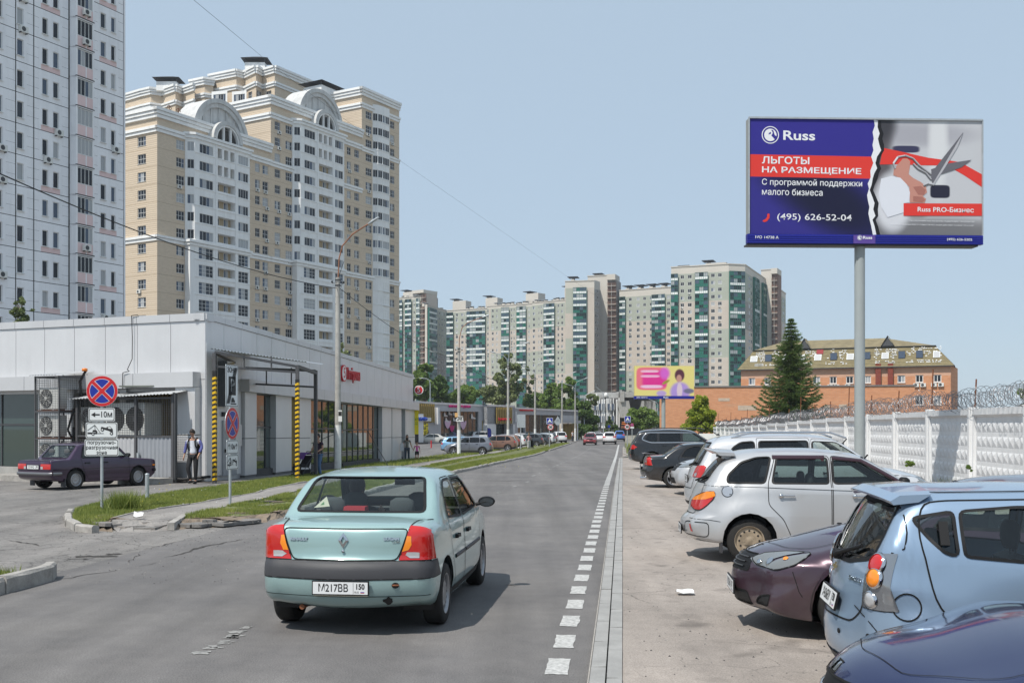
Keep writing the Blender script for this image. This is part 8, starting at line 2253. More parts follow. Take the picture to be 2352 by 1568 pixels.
 # ---- saloon seen from behind, driving away
def logan_extra(c,m,sp):
 pb=m['body']
 c.plate('rear',.47,0,'М217ВВ','150',out=.012)
 M=c.mount('rear',0,.405,out=.012,flat=True);mb=MB(M);mb.box(-.255,.255,-.008,.01,-.012,.012,mat('plate_frame_cream',(.55,.50,.38),.5));c.add('plate_frame',mb)
 M=c.mount('rear',0,.90,out=.004);mb=MB(M)
 for a,b,cc_,d in (((0,.072),(.050,0),(.026,0),(0,.035)),((.050,0),(0,-.072),(0,-.035),(.026,0)),((0,-.072),(-.050,0),(-.022,0),(0,-.040)),((-.050,0),(0,.072),(0,.040),(-.022,0))):
  mb.add([(p[0],-.006 if k<2 else -.012,p[1])for k,p in enumerate((a,b,cc_,d))],[(3,2,1,0)],M_chrome)
 c.add('emblem',mb);
 M=c.mount('rear',0,.80,out=.006);mb=MB(M);mb.lathe([(.014,-.004),(.014,-.012),(0,-.012)],M_chrome,axis='y',n=12);c.add('boot_lock',mb)
 M=c.mount('rear',.44,.905,out=.006);c.parts.append(['lettering',text_mesh('RENAULT',.036,M_chrome,M,depth=.003,bold=.002,sx=1.15),None,None,None])
 M=c.mount('rear',-.45,.915,out=.006);c.parts.append(['lettering',text_mesh('LOGAN',.036,M_chrome,M,depth=.003,bold=.002,sx=1.15),None,None,None])
 M=c.mount('rear',-.49,.885,out=.006);c.parts.append(['lettering',text_mesh('1.6 MPI',.022,M_chrome,M,depth=.002,sx=1.1),None,None,None])
 mb=MB(c.mount('rear',-.50,.49,out=.003));n=16;mb.add([(.035*math.cos(2*math.pi*i/n),-.002,.028*math.sin(2*math.pi*i/n))for i in range(n)],[tuple(range(n))],M_trimb);mb.tube((-.03,-.02,.005),(.03,-.02,.005),.009,M_rust,n=6);c.add('tow_eye',mb)
 r_=random.Random(3)
 mb=MB(c.mount('rear',-.43,.345,out=.003));mb.add([((.045+r_.uniform(-.018,.014))*math.cos(2*math.pi*i/11),-.002,(.045+r_.uniform(-.018,.014))*math.sin(2*math.pi*i/11))for i in range(11)],[tuple(range(11))],M_black);c.add('bumper_hole',mb)
 mb=MB(T(.12,.42,.25));mb.tube((.03,0,0.01),(.5,0,0.01),.026,M_rust,n=10);c.add('exhaust_pipe',mb)
 mb=MB(c.mount('rear',.40,.275,out=.002));mb.add([(.062*math.cos(math.pi*i/10),-.003,-.02+.055*math.sin(math.pi*i/10))for i in range(11)],[tuple(range(11))],M_black);c.add('exhaust_cutout',mb)
 # window sticker and the red cushion behind the seats
 P=[c.ray('rear',y,z)[0]+Vector((.02,0,0))for y,z in ((.33,1.165),(.49,1.15),(.40,1.255))];mb=MB();mb.add([tuple(p)for p in P],[(0,1,2)],mat('sticker',(.55,.52,.42),.6))
 P2=[P[0].lerp(P[2],.3).lerp(P[1],.3),P[1].lerp(P[0],.3).lerp(P[2],.2),P[2].lerp(P[0],.3).lerp(P[1],.25)];mb.add([tuple(p+Vector((-.003,0,0)))for p in P2],[(0,1,2)],mat('sticker_print',(.10,.22,.10),.6));c.add('window_sticker',mb)
 mb=MB();mb.xprism([(.75,1.0),(1.0,1.0),(.95,1.16),(.82,1.16)],-.02,.20,mat('red_cloth',(.35,.02,.03),.8));c.add('red_cushion',mb)
logan=dict(L=4.25,W=1.74,H=1.525,belt=.98,ra=.84,fa=3.47,wheel=.305,tumble=.185,shoulder=.02,taper_r=.06,skz=.62,sill=.06,rim='cap',tyre_in=.10,sil=[(.16,.255,.10,.10),(.06,.30,.12,.16),(.00,.42,.12,.20),(-.01,.56,.12,.20),(.01,.68,.12,.20),(.07,.72,.10,.18),(.085,.85,.09,.16),(.10,.97,.08,.14),(.15,1.035,.05,.12),(.30,1.065,.03,.10),(.64,1.095,.025,.10),(.64,1.095,.025,.10),(.90,1.28,.03,.05),(1.14,1.44,.03,.06),(1.40,1.495,.03,.12),(1.95,1.525,.03,.14),(2.45,1.505,.03,.14),(2.72,1.455,.04,.12),(3.05,1.25,.06,.10),(3.36,1.05,.07,.09),(3.36,1.05,.07,.09),(3.60,.995,.05,.10),(3.95,.90,.06,.12),(4.14,.78,.10,.14),(4.22,.62,.14,.18),(4.24,.45,.14,.18),(4.18,.27,.12,.14),(4.0,.21,.05,.05),(3.0,.20,.0,.05),(1.3,.20,.0,.05),(.5,.22,.02,.06)],side_windows=[rpoly([(1.93,1.00),(1.93,1.40),(2.50,1.385),(3.02,1.03)],.06),rpoly([(1.12,1.04),(1.30,1.32),(1.50,1.395),(1.86,1.40),(1.86,1.00)],.06)],clear_sides=(0,1),rear_glass=rpoly([(-.655,1.12),(-.565,1.44),(.565,1.44),(.655,1.12)],.05),windscreen=rpoly([(-.62,1.09),(-.50,1.42),(.50,1.42),(.62,1.09)],.06),rear_lamps=[(rpoly([(.515,.715),(.57,.86),(.615,1.03),(.64,1.065),(.72,1.06),(.99,1.0),(.99,.715)],.03),'tail_lamp',M_lred,[(rpoly([(.53,.80),(.56,.87),(.58,.93),(.625,.94),(.635,.86),(.60,.80)],.02),'indicator',M_lora),(rpoly([(.60,.735),(.59,.76),(.61,.79),(.69,.79),(.71,.765),(.70,.735)],.02),'reversing_lamp',M_lwhite)])],lamp_side=[(-.1,.715),(.30,.715),(.27,.85),(.22,1.0),(.17,1.04),(-.1,1.06)],rear_parts=[([(-1,.545),(1,.545),(1,.705),(-1,.705)],'bumper_strip',M_plas),(rpoly([(-.50,.715),(-.555,.85),(-.605,1.005),(.605,1.005),(.555,.85),(.50,.715)],.05),'boot_lid',None)],side_parts=[([(-.1,.545),(.52,.545),(.47,.60),(.40,.705),(-.1,.705)],'bumper_strip',M_plas,.008),(rpoly([(1.90,.30),(1.90,1.42),(2.52,1.41),(3.10,1.02),(3.10,.55),(3.02,.30)],.05),'door',None,.010),(rpoly([(1.12,.75),(1.06,1.02),(1.26,1.34),(1.48,1.42),(1.885,1.425),(1.885,.30),(1.32,.30),(1.22,.55)],.05),'door',None,.010)],side_strips=[([(1.30,.62),(1.86,.62)],.045,M_plas,'rub_strip',False,.012),([(1.93,.62),(3.03,.62)],.045,M_plas,'rub_strip',False,.012),([(1.2,.28),(3.05,.28)],.07,M_trimb,'sill',False,0)],strips=[([(-.80,.385),(.80,.385)],.006,M_gap,'bumper_line',False,0,'rear')],handles=[(1.42,.82),(2.12,.82)],mirror=(2.92,1.03),dash=2.95,seats=[(2.05,0,0),(1.15,0,0)],shelf=(.70,1.05,1.0),extra=logan_extra)
for k_ in ('rear_parts',):logan[k_]=[(p,n_,m_ if m_ is not None else 'body')for p,n_,m_ in logan[k_]]
def fix(sp,pb):
 sp=dict(sp);sp['rear_parts']=[(p,n_,pb if m_=='body' else m_)for p,n_,m_ in sp.get('rear_parts',[])];sp['front_parts']=[(p,n_,pb if m_=='body' else m_)for p,n_,m_ in sp.get('front_parts',[])];return sp
def car(sp,name,label,c,pos,head,z=0,glass_=None,back=None,detail=2,group=None,res=None,**mk):
 pb=c;mats=dict(body=pb,glass=glass_ or G_clear,glass_rear=back or glass_ or G_clear,**mk)
 return build_car(fix(sp,pb),name,label,mats,pos,head,z,group,detail,res)
PT_teal=paint('pale_teal',(.29,.43,.425),.25,.36)
LH=math.atan2(1,.112)
rear_ax=Vector((-1.497,10.63));hd=Vector((math.cos(LH),math.sin(LH)))
lp=rear_ax-hd*.84
car(logan,'saloon_car','pale teal saloon driving away with dark bumper strip and chipped rear bumper',PT_teal,lp,LH,0,G_clear)
#--- the cars parked on the right
def lotz(Y):return gz(Y)+.05
def place_rear(rc,ang):return rc
HP=R(-6.0)
HN=R(174.3)
def nose_at(p,L,ang):return (p[0]-L*math.cos(ang),p[1]-L*math.sin(ang))
# small pale blue hatchback
def spark_extra(c,m,sp):
 pb=m['body']
 for sg in (1,-1):
  for (y,z,r_,mm)in ((.655,1.035,.062,M_lred),(.675,.945,.058,M_lora),(.64,.80,.05,M_lwhite)):
   M=c.mount('rear',y*sg,z,out=.004)
   M=c.mount('rear',y*sg,z,out=.0)
   mb=MB(M);mb.lathe([(r_*1.12,-.004),(r_*1.05,-.018),(r_,-.012),(r_*.96,-.018),(r_*.6,-.024),(0,-.026)],mm,axis='y',n=20);c.add('lamp_lens',mb)
   mb=MB(M);mb.lathe([(r_*1.02,-.019),(r_*1.2,-.012),(r_*1.24,-.002)],M_chrome,axis='y',n=20);c.add('lamp_bezel',mb)
 c.plate('rear',.72,0,'Х436ВУ','750',out=.02,flat=False)
 M=c.mount('rear',0,.93,out=.01);mb=MB(M);mb.add([(p[0],-.008,p[1])for p in ((-.075,-.012),(-.025,-.012),(-.032,-.032),(.025,-.032),(.03,-.012),(.07,-.012),(.08,.012),(.032,.012),(.038,.032),(-.02,.032),(-.026,.012),(-.07,.012))],[tuple(range(12))],mat('emblem_gold',(.42,.33,.12),.25,metal=.8));c.add('emblem',mb)
 M=c.mount('rear',-.42,.90,out=.006);c.parts.append(['lettering',text_mesh('SPARK LS',.045,M_chrome,M,depth=.003,bold=.001),None,None,None])
 # roof spoiler
 mb=MB();ys=[-.60,-.5,-.25,0,.25,.5,.60];vs=[]
 for y in ys:
  e=(abs(y)/.6)**3;vs+=[(.20+.08*e,y,1.475-.04*e),(.28+.06*e,y,1.508-.035*e),(.54,y,1.528-.045*e),(.46,y,1.48-.05*e),(.22+.08*e,y,1.455-.045*e)]
 n=len(ys);fs=[(5*i+j,5*i+(j+1)%5,5*(i+1)+(j+1)%5,5*(i+1)+j)for i in range(n-1)for j in range(5)]+[(4,3,2,1,0),tuple(5*(n-1)+j for j in range(5))]
 mb.add(vs,fs,pb,smooth=False);c.add('roof_spoiler',mb)
 mb=MB();P0=c.ray('rear',0,1.02)[0];P1=c.ray('rear',-.38,1.12)[0];mb.tube(P0+Vector((-.05,0,0)),P1+Vector((-.025,0,0)),.014,M_trimb,n=6);mb.lathe([(0,-.06),(.035,-.05),(.04,0)],M_trimb,tuple(P0),'x',10);c.add('wiper',mb)
 for (y,z)in ((-.62,.56),(-.28,.53),(.28,.53)):
  mb=MB(c.mount('rear',y,z,out=.003));mb.lathe([(.018,0),(.018,-.004),(0,-.004)],M_trimb,axis='y',n=10);c.add('parking_sensor',mb)
 M=c.mount('side',.62,1.25,-1,.004)
 for sg in (1,-1):
  M=c.mount('side',.585,1.235,sg,.008);mb=MB(M);mb.box(-.028,.028,-.022,-.004,-.085,.075,M_trimb);c.add('door_handle',mb)
spark=dict(L=3.6,W=1.6,H=1.53,belt=1.06,belt_slope=-.055,ra=.62,fa=2.99,wheel=.285,tumble=.17,shoulder=.02,taper_r=.10,taper_f=.14,skz=.62,sk0=.62,sk1=.8,sill=.05,rim='alloy',flares=[(.62,.29,.36,.035,.16),(2.99,.29,.36,.035,.16)],creases=[(.88,.014,.07)],sil=[(.14,.24,.10,.10),(.04,.30,.12,.16),(-.015,.42,.13,.22),(-.02,.58,.13,.22),(.02,.72,.10,.20),(.045,.88,.09,.18),(.085,1.02,.08,.12),(.085,1.02,.08,.12),(.20,1.22,.06,.10),(.33,1.42,.05,.08),(.46,1.50,.03,.10),(.9,1.53,.03,.12),(1.5,1.525,.03,.14),(2.0,1.45,.04,.12),(2.40,1.24,.05,.10),(2.82,1.02,.06,.09),(2.82,1.02,.06,.09),(3.1,.92,.06,.14),(3.4,.78,.10,.2),(3.54,.62,.14,.22),(3.58,.42,.15,.22),(3.5,.25,.12,.15),(3.3,.2,.05,.05),(1.5,.19,0,.05),(.5,.21,.02,.06)],side_windows=[rpoly([(1.55,1.02),(1.55,1.40),(1.98,1.34),(2.48,1.03)],.05),rpoly([(.70,1.10),(.70,1.375),(1.05,1.405),(1.47,1.40),(1.47,1.04)],.04),rpoly([(.40,1.33),(.66,1.375),(.66,1.10),(.58,1.12),(.50,1.20)],.04)],clear_sides=(0,1),rubber=.022,rear_glass=rpoly([(-.56,1.055),(-.585,1.15),(-.52,1.40),(.52,1.40),(.585,1.15),(.56,1.055),(.25,1.00),(-.25,1.00)],.07),windscreen=rpoly([(-.60,1.06),(-.50,1.42),(.50,1.42),(.60,1.06)],.06),rear_lamps=[(rpoly([(.53,.74),(.55,.92),(.575,1.03),(.63,1.10),(.85,1.12),(.85,.90),(.75,.74)],.03),'tail_lamp',mat('lamp_smoke',(.30,.31,.33),.10,coat=1.0,metal=.7),[])],lamp_side=rpoly([(-.2,.74),(.07,.74),(.13,.84),(.22,.98),(.23,1.07),(.17,1.12),(-.2,1.12)],.03),rear_parts=[(rpoly([(-.53,.72),(-.57,1.05),(.57,1.05),(.53,.72),(.42,.62),(-.42,.62)],.05),'tailgate','body'),(rpoly([(-.33,.64),(-.36,.82),(.36,.82),(.33,.64)],.04),'plate_recess',paint('spark_recess',(.16,.22,.34),.3,.35)),(rpoly([(-.66,.215),(-.62,.36),(.62,.36),(.66,.215)],.04),'lower_bumper',M_plas)],side_parts=[(rpoly([(.47,1.42),(.43,1.24),(.52,.80),(.96,.30),(1.50,.28),(1.50,1.46),(.60,1.44)],.10),'door',None,.011),(rpoly([(1.52,.28),(1.52,1.455),(2.02,1.38),(2.58,1.04),(2.60,.6),(2.50,.28)],.06),'door',None,.011),(circ(.345,.775,.085,24),'fuel_flap',None,.010),(rpoly([(.50,1.385),(.455,1.33),(.52,1.17),(.60,1.085),(.695,1.075),(.695,1.39)],.04),'pillar_cover',M_trimb,0)],strips=[([(-.52,.245),(-.40,.245),(-.40,.32),(-.52,.32)],.03,M_lred,'reflector',True,0,'rear')],side_strips=[([(.09,.73),(.28,.46),(.31,.40)],.008,M_gap,'bumper_line',False,0),([(.36,1.44),(.365,1.24),(.34,1.14),(.26,1.11)],.010,M_gap,'tailgate_line',False,0),([(.45,1.485),(1.2,1.50),(1.9,1.46)],.014,M_trimb,'roof_line',False,0)],handles=[(1.72,.90)],mirror=(2.42,1.07),dash=2.35,seats=[(1.5,0,0),(.75,0,0)],extra=spark_extra)
car(spark,'hatchback_car','small metallic pale blue hatchback with round red and orange rear lamps, nearest the camera',paint('ice_blue',(.27,.37,.50),.4,.3),(2.25,7.48),R(-6.5),.05,G_clear,back=carglass('car_glass_soft',(.60,.68,.66)),glass_back=carglass('car_glass_back',(.45,.52,.50)))
# silver retro wagon
def pt_extra(c,m,sp):
 pb=m['body']
 for sg in (1,-1):
  P=rpoly([(.10,.735),(.06,.82),(.13,.93),(.25,1.00),(.36,1.02),(.355,.97),(.28,.86),(.17,.76)],.03)
  c.ribbon(rpoly([(.62,.96),(.66,.96)],.01),'side',.01,M_gap,'x',sg,closed=False)
 c.plate('rear',.42,0,'О519МА','190',out=.012)
 mb=MB();ys=[-.56,-.45,-.2,0,.2,.45,.56];vs=[]
 for y in ys:
  e=(abs(y)/.56)**3;vs+=[(.30+.16*e,y,1.60-.05*e),(.72,y,1.575-.04*e),(.74,y,1.54-.05*e),(.40+.12*e,y,1.545-.05*e)]
 n=len(ys);mb.add(vs,[(4*i+j,4*i+(j+1)%4,4*(i+1)+(j+1)%4,4*(i+1)+j)for i in range(n-1)for j in range(4)]+[(3,2,1,0),tuple(4*(n-1)+j for j in range(4))],pb)
 for y in (-.42,.42):mb.box(.56,.68,y-.04,y+.04,1.45,1.55,pb)
 c.add('roof_spoiler',mb)
 mb=MB();P0=c.ray('rear',.05,1.115)[0];P1=c.ray('rear',-.35,1.20)[0];mb.tube(P0+Vector((-.04,0,0)),P1+Vector((-.02,0,0)),.014,M_trimb,n=6);c.add('wiper',mb)
 mb=MB();mb.box(1.12-.36,1.12-.32,-.86,-.60,.12,.42,M_plas);mb.box(1.12-.36,1.12-.32,.60,.86,.12,.42,M_plas);mb=MB();
 for sg in (1,-1):mb.box(sp['ra']-.40,sp['ra']-.37,sg*.62 if sg>0 else -.83,.83 if sg>0 else -.62,.14,.40,M_plas)
 c.add('mud_flap',mb)
 for sg in (1,-1):
  for x in (1.42,2.42):
   M=c.mount('side',x,.945,sg,.014);mb=MB(M);mb.lathe([(.03,0),(.03,-.02),(0,-.024)],M_chrome,(-.09,0,0),'y',12);mb.tube((-.07,-.018,0),(.10,-.014,0),.012,M_chrome,n=6);c.add('door_handle',mb)
   # rounded chrome-look bumper blocks
M_visor=mat('wind_deflector',(.035,.012,.018),.25,coat=.5)
pt=dict(L=4.29,W=1.70,H=1.60,belt=1.08,ra=.90,fa=3.52,wheel=.315,tumble=.20,shoulder=.05,taper_r=.16,taper_f=.22,skz=.66,sk0=.85,sk1=1.1,sill=.04,rim='rusty',tyre_in=.10,flares=[(.90,.31,.40,.085,.20),(3.52,.31,.40,.085,.20)],sil=[(.16,.26,.10,.10),(.05,.32,.10,.20),(.0,.42,.10,.22),(.0,.55,.10,.22),(.06,.62,.10,.2),(.10,.66,.10,.24),(.13,.80,.10,.24),(.18,.96,.10,.22),(.24,1.08,.08,.16),(.24,1.08,.08,.16),(.42,1.33,.06,.14),(.58,1.48,.05,.14),(.85,1.565,.04,.16),(1.4,1.60,.04,.18),(2.0,1.585,.04,.18),(2.5,1.51,.05,.14),(2.86,1.32,.06,.12),(3.20,1.11,.07,.10),(3.20,1.11,.07,.10),(3.6,1.01,.10,.25),(4.0,.86,.16,.3),(4.22,.68,.18,.3),(4.28,.48,.14,.24),(4.22,.28,.12,.16),(4.0,.22,.05,.05),(2.0,.21,0,.05),(.7,.23,.02,.06)],side_windows=[rpoly([(2.06,1.115),(2.06,1.45),(2.44,1.42),(2.92,1.13)],.05),rpoly([(1.22,1.115),(1.30,1.47),(1.99,1.47),(1.99,1.115)],.04),rpoly([(.60,1.115),(.62,1.22),(.80,1.40),(1.02,1.47),(1.22,1.48),(1.12,1.115)],.05)],clear_sides=(0,1),rear_glass=rpoly([(-.48,1.11),(-.44,1.47),(.44,1.47),(.48,1.11)],.10),windscreen=rpoly([(-.58,1.15),(-.48,1.47),(.48,1.47),(.58,1.15)],.06),side_lamps=[(rpoly([(.17,.71),(.13,.79),(.20,.91),(.32,.99),(.44,1.0),(.42,.90),(.33,.80),(.24,.72)],.05),'tail_lamp',M_lred),],rear_parts=[(rpoly([(-.42,.66),(-.50,1.06),(-.50,1.10),(.50,1.10),(.50,1.06),(.42,.66)],.06),'tailgate','body')],side_parts=[(rpoly([(1.16,1.10),(1.28,1.50),(2.02,1.50),(2.02,.30),(1.50,.30),(1.36,.62),(1.16,.82)],.06),'door',None,.010),(rpoly([(2.04,.30),(2.04,1.50),(2.48,1.45),(3.02,1.12),(3.06,.8),(2.98,.30)],.06),'door',None,.010),(circ(.60,1.00,.075,20),'fuel_flap',mat('fuel_cap_bright',(.58,.58,.60),.2,metal=.7),.010)],side_strips=[([(.10,1.075),(.55,1.07),(1.1,1.06),(2.0,1.03),(3.0,1.0)],.006,M_gap,'belt_line',False,0),([(.10,.60),(.35,.60),(.50,.58)],.007,M_gap,'bumper_line',False,0),([(1.24,1.475),(1.96,1.475)],.075,M_visor,'wind_deflector',False,.02),([(2.06,1.465),(2.46,1.43),(2.96,1.14)],.06,M_visor,'wind_deflector',False,.02)],handles=[],mirror=(2.95,1.12),dash=2.75,seats=[(1.95,0,0),(1.1,0,0)],extra=pt_extra)
# the orange upper half of each lamp is a sub-part
pt_o=rpoly([(.15,.845),(.20,.91),(.32,.99),(.44,1.0),(.425,.93),(.30,.88)],.03)
def pt_extra2(c,m,sp):
 pt_extra(c,m,sp)
 for i,p in list(enumerate(c.parts)):
  if p[0]=='tail_lamp':
   sg=1 if sum(v.co.y for v in p[1].verts)>0 else -1;p[1].normal_update()
   c.take(c.cut(pt_o,'side',sg,bm=p[1]),'indicator',M_lora,.002,parent=i,bm=p[1])
 r_=random.Random(1)
 for sg in (1,-1):
  c.ribbon(rpoly([(.04,.36),(.04,.56),(.34,.56),(.34,.36)],.06),'side',.012,M_gap,'bumper_block_line',sg)
 c.panel([(-.62,.42),(-.58,.52),(-.52,.52),(-.54,.42)],'rear','reflector',M_lred,off=.004)
pt['extra']=pt_extra2
SILV=paint('silver',(.47,.475,.485),.35,.34)
car(pt,'wagon_car','silver retro wagon with rusty steel wheels, roof spoiler and teardrop rear lamps',SILV,(2.50,15.62),R(-5.5),.05,carglass('car_glass_green',(.50,.58,.55)),back=G_tint)
# dark plum hatchback, nose to the road
M_headl=mat('headlamp',(.22,.225,.22),.10,coat=1.0,metal=.4)
def grille(c,z0,z1,y,n=3,m=M_trimb,bars=M_chrome):
 for i in range(n):
  z=z0+(z1-z0)*(i+.5)/n;c.ribbon([(-y,z),(y,z)],'front',(z1-z0)/n*.35,bars,'grille_bar',closed=False,raise_=.012)
def mazda_extra(c,m,sp):
 c.plate('front',.40,0,'К752НА','77',out=.006);grille(c,.58,.70,.25,3,bars=M_dark)
 for sg in (1,-1):
  for (y,z,r_,mm)in ((4.11,.68,.042,M_chrome),(3.99,.715,.026,M_lora),(4.19,.66,.028,M_chrome)):
   mb=MB(c.mount('side',y,z,sg,out=.012));mb.lathe([(r_,-.002),(r_*.7,-.01),(0,-.002)],mm,axis='y',n=14);c.add('lamp_bulb',mb)
  mb=MB(c.mount('top',3.55,.42*sg,out=.002));
 for x,y in ((3.35,.35),(3.32,-.30)):
  p=c.ray('top',x,y)[0];mb=MB(T(*p));mb.lathe([(.03,0),(.02,.012),(0,.014)],M_trimb,n=8);c.add('washer_jet',mb)
hatch=dict(L=4.42,W=1.75,H=1.46,belt=.98,ra=.90,fa=3.42,wheel=.31,tumble=.20,shoulder=.03,taper_f=.17,taper_r=.10,skz=.58,rim='alloy',flares=[(3.42,.31,.36,.03,.14),(.90,.31,.36,.03,.14)],sil=[(.10,.26,.12,.14),(.0,.42,.13,.22),(-.01,.6,.12,.22),(.05,.82,.10,.18),(.13,1.0,.07,.12),(.40,1.27,.05,.10),(.62,1.38,.04,.12),(1.1,1.45,.03,.14),(1.7,1.46,.03,.14),(2.2,1.40,.04,.12),(2.7,1.18,.06,.10),(3.05,1.02,.07,.10),(3.05,1.02,.07,.10),(3.4,.95,.07,.16),(3.85,.84,.10,.20),(4.17,.76,.15,.22),(4.32,.68,.18,.26),(4.39,.56,.20,.28),(4.41,.42,.22,.28),(4.36,.25,.18,.18),(4.1,.19,.05,.05),(2,.18,0,.05),(.5,.2,.02,.06)],side_windows=[rpoly([(1.75,1.0),(1.75,1.37),(2.15,1.34),(2.75,1.03)],.05),rpoly([(.85,1.04),(1.0,1.30),(1.3,1.37),(1.68,1.37),(1.68,1.0)],.05)],clear_sides=(0,1),rear_glass=rpoly([(-.55,1.05),(-.5,1.33),(.5,1.33),(.55,1.05)],.08),windscreen=rpoly([(-.64,1.04),(-.52,1.38),(.52,1.38),(.64,1.04)],.06),rear_lamps=[(rpoly([(.50,.78),(.55,.98),(.9,.98),(.9,.74)],.04),'tail_lamp',M_lred,[])],lamp_side=[(-.2,.74),(.22,.78),(.24,.96),(-.2,.98)],front_lamps=[],side_lamps=[(rpoly([(3.76,.775),(3.96,.765),(4.13,.735),(4.25,.68),(4.22,.63),(4.08,.62),(3.92,.68)],.03),'headlamp',M_headl)],front_parts=[(rpoly([(-.34,.565),(-.33,.72),(.33,.72),(.34,.565)],.03),'grille',M_trimb),(rpoly([(-.42,.26),(-.36,.38),(.36,.38),(.42,.26)],.04),'air_intake',M_black),(rpoly([(.48,.29),(.52,.36),(.70,.40),(.68,.29)],.03),'fog_recess',M_black),(rpoly([(-.68,.29),(-.70,.40),(-.52,.36),(-.48,.29)],.03),'fog_recess',M_black),([(-.05,.73),(.05,.73),(.04,.78),(-.04,.78)],'emblem',M_chrome)],top_parts=[(rpoly([(3.08,-.66),(3.08,.66),(3.75,.56),(3.95,.38),(4.06,0),(3.95,-.38),(3.75,-.56)],.08),'bonnet',.007)],side_parts=[(rpoly([(1.72,.3),(1.72,1.42),(2.2,1.38),(2.85,1.04),(2.88,.6),(2.8,.3)],.05),'door',None,.008)],side_strips=[([(3.95,.62),(3.90,.45),(3.87,.40)],.007,M_gap,'bumper_line',False,0)],mirror=(2.66,1.03),dash=2.65,seats=[(1.75,0,0),(.95,0,0)],handles=[(1.9,.85)],extra=mazda_extra)
car(hatch,'hatchback_car','dark plum hatchback parked parked nose out between silver wagon and pale blue hatchback',paint('plum',(.045,.018,.035),.35,.3),nose_at((2.12,10.25),4.42,HN),HN,.05,G_clear)
# nearest: only the bonnet of a dark blue car
saloon_nose=dict(hatch,L=4.55,W=1.78,side_lamps=[(rpoly([(4.20,.72),(4.34,.73),(4.46,.70),(4.42,.62),(4.28,.62)],.03),'headlamp',M_headl)],top_parts=[(rpoly([(3.1,-.70),(3.1,.70),(3.9,.66),(4.25,.42),(4.34,0),(4.25,-.42),(3.9,-.66)],.08),'bonnet',.004)])
saloon_nose['extra']=lambda c,m,sp:(c.plate('front',.40,0,'А204КС','50',out=.02),grille(c,.56,.66,.30,2))
saloon_nose['sil']=[(x+(.13 if x>3 else 0),z+(.09 if x>3.3 and z>.5 else 0),a,b)for (x,z,a,b)in hatch['sil']]
car(saloon_nose,'saloon_car','dark blue car at the bottom right corner, only its glossy bonnet in view',paint('midnight_blue',(.020,.030,.095),.45,.24),nose_at((1.50,5.17),4.55,HN),HN,.05,G_clear)
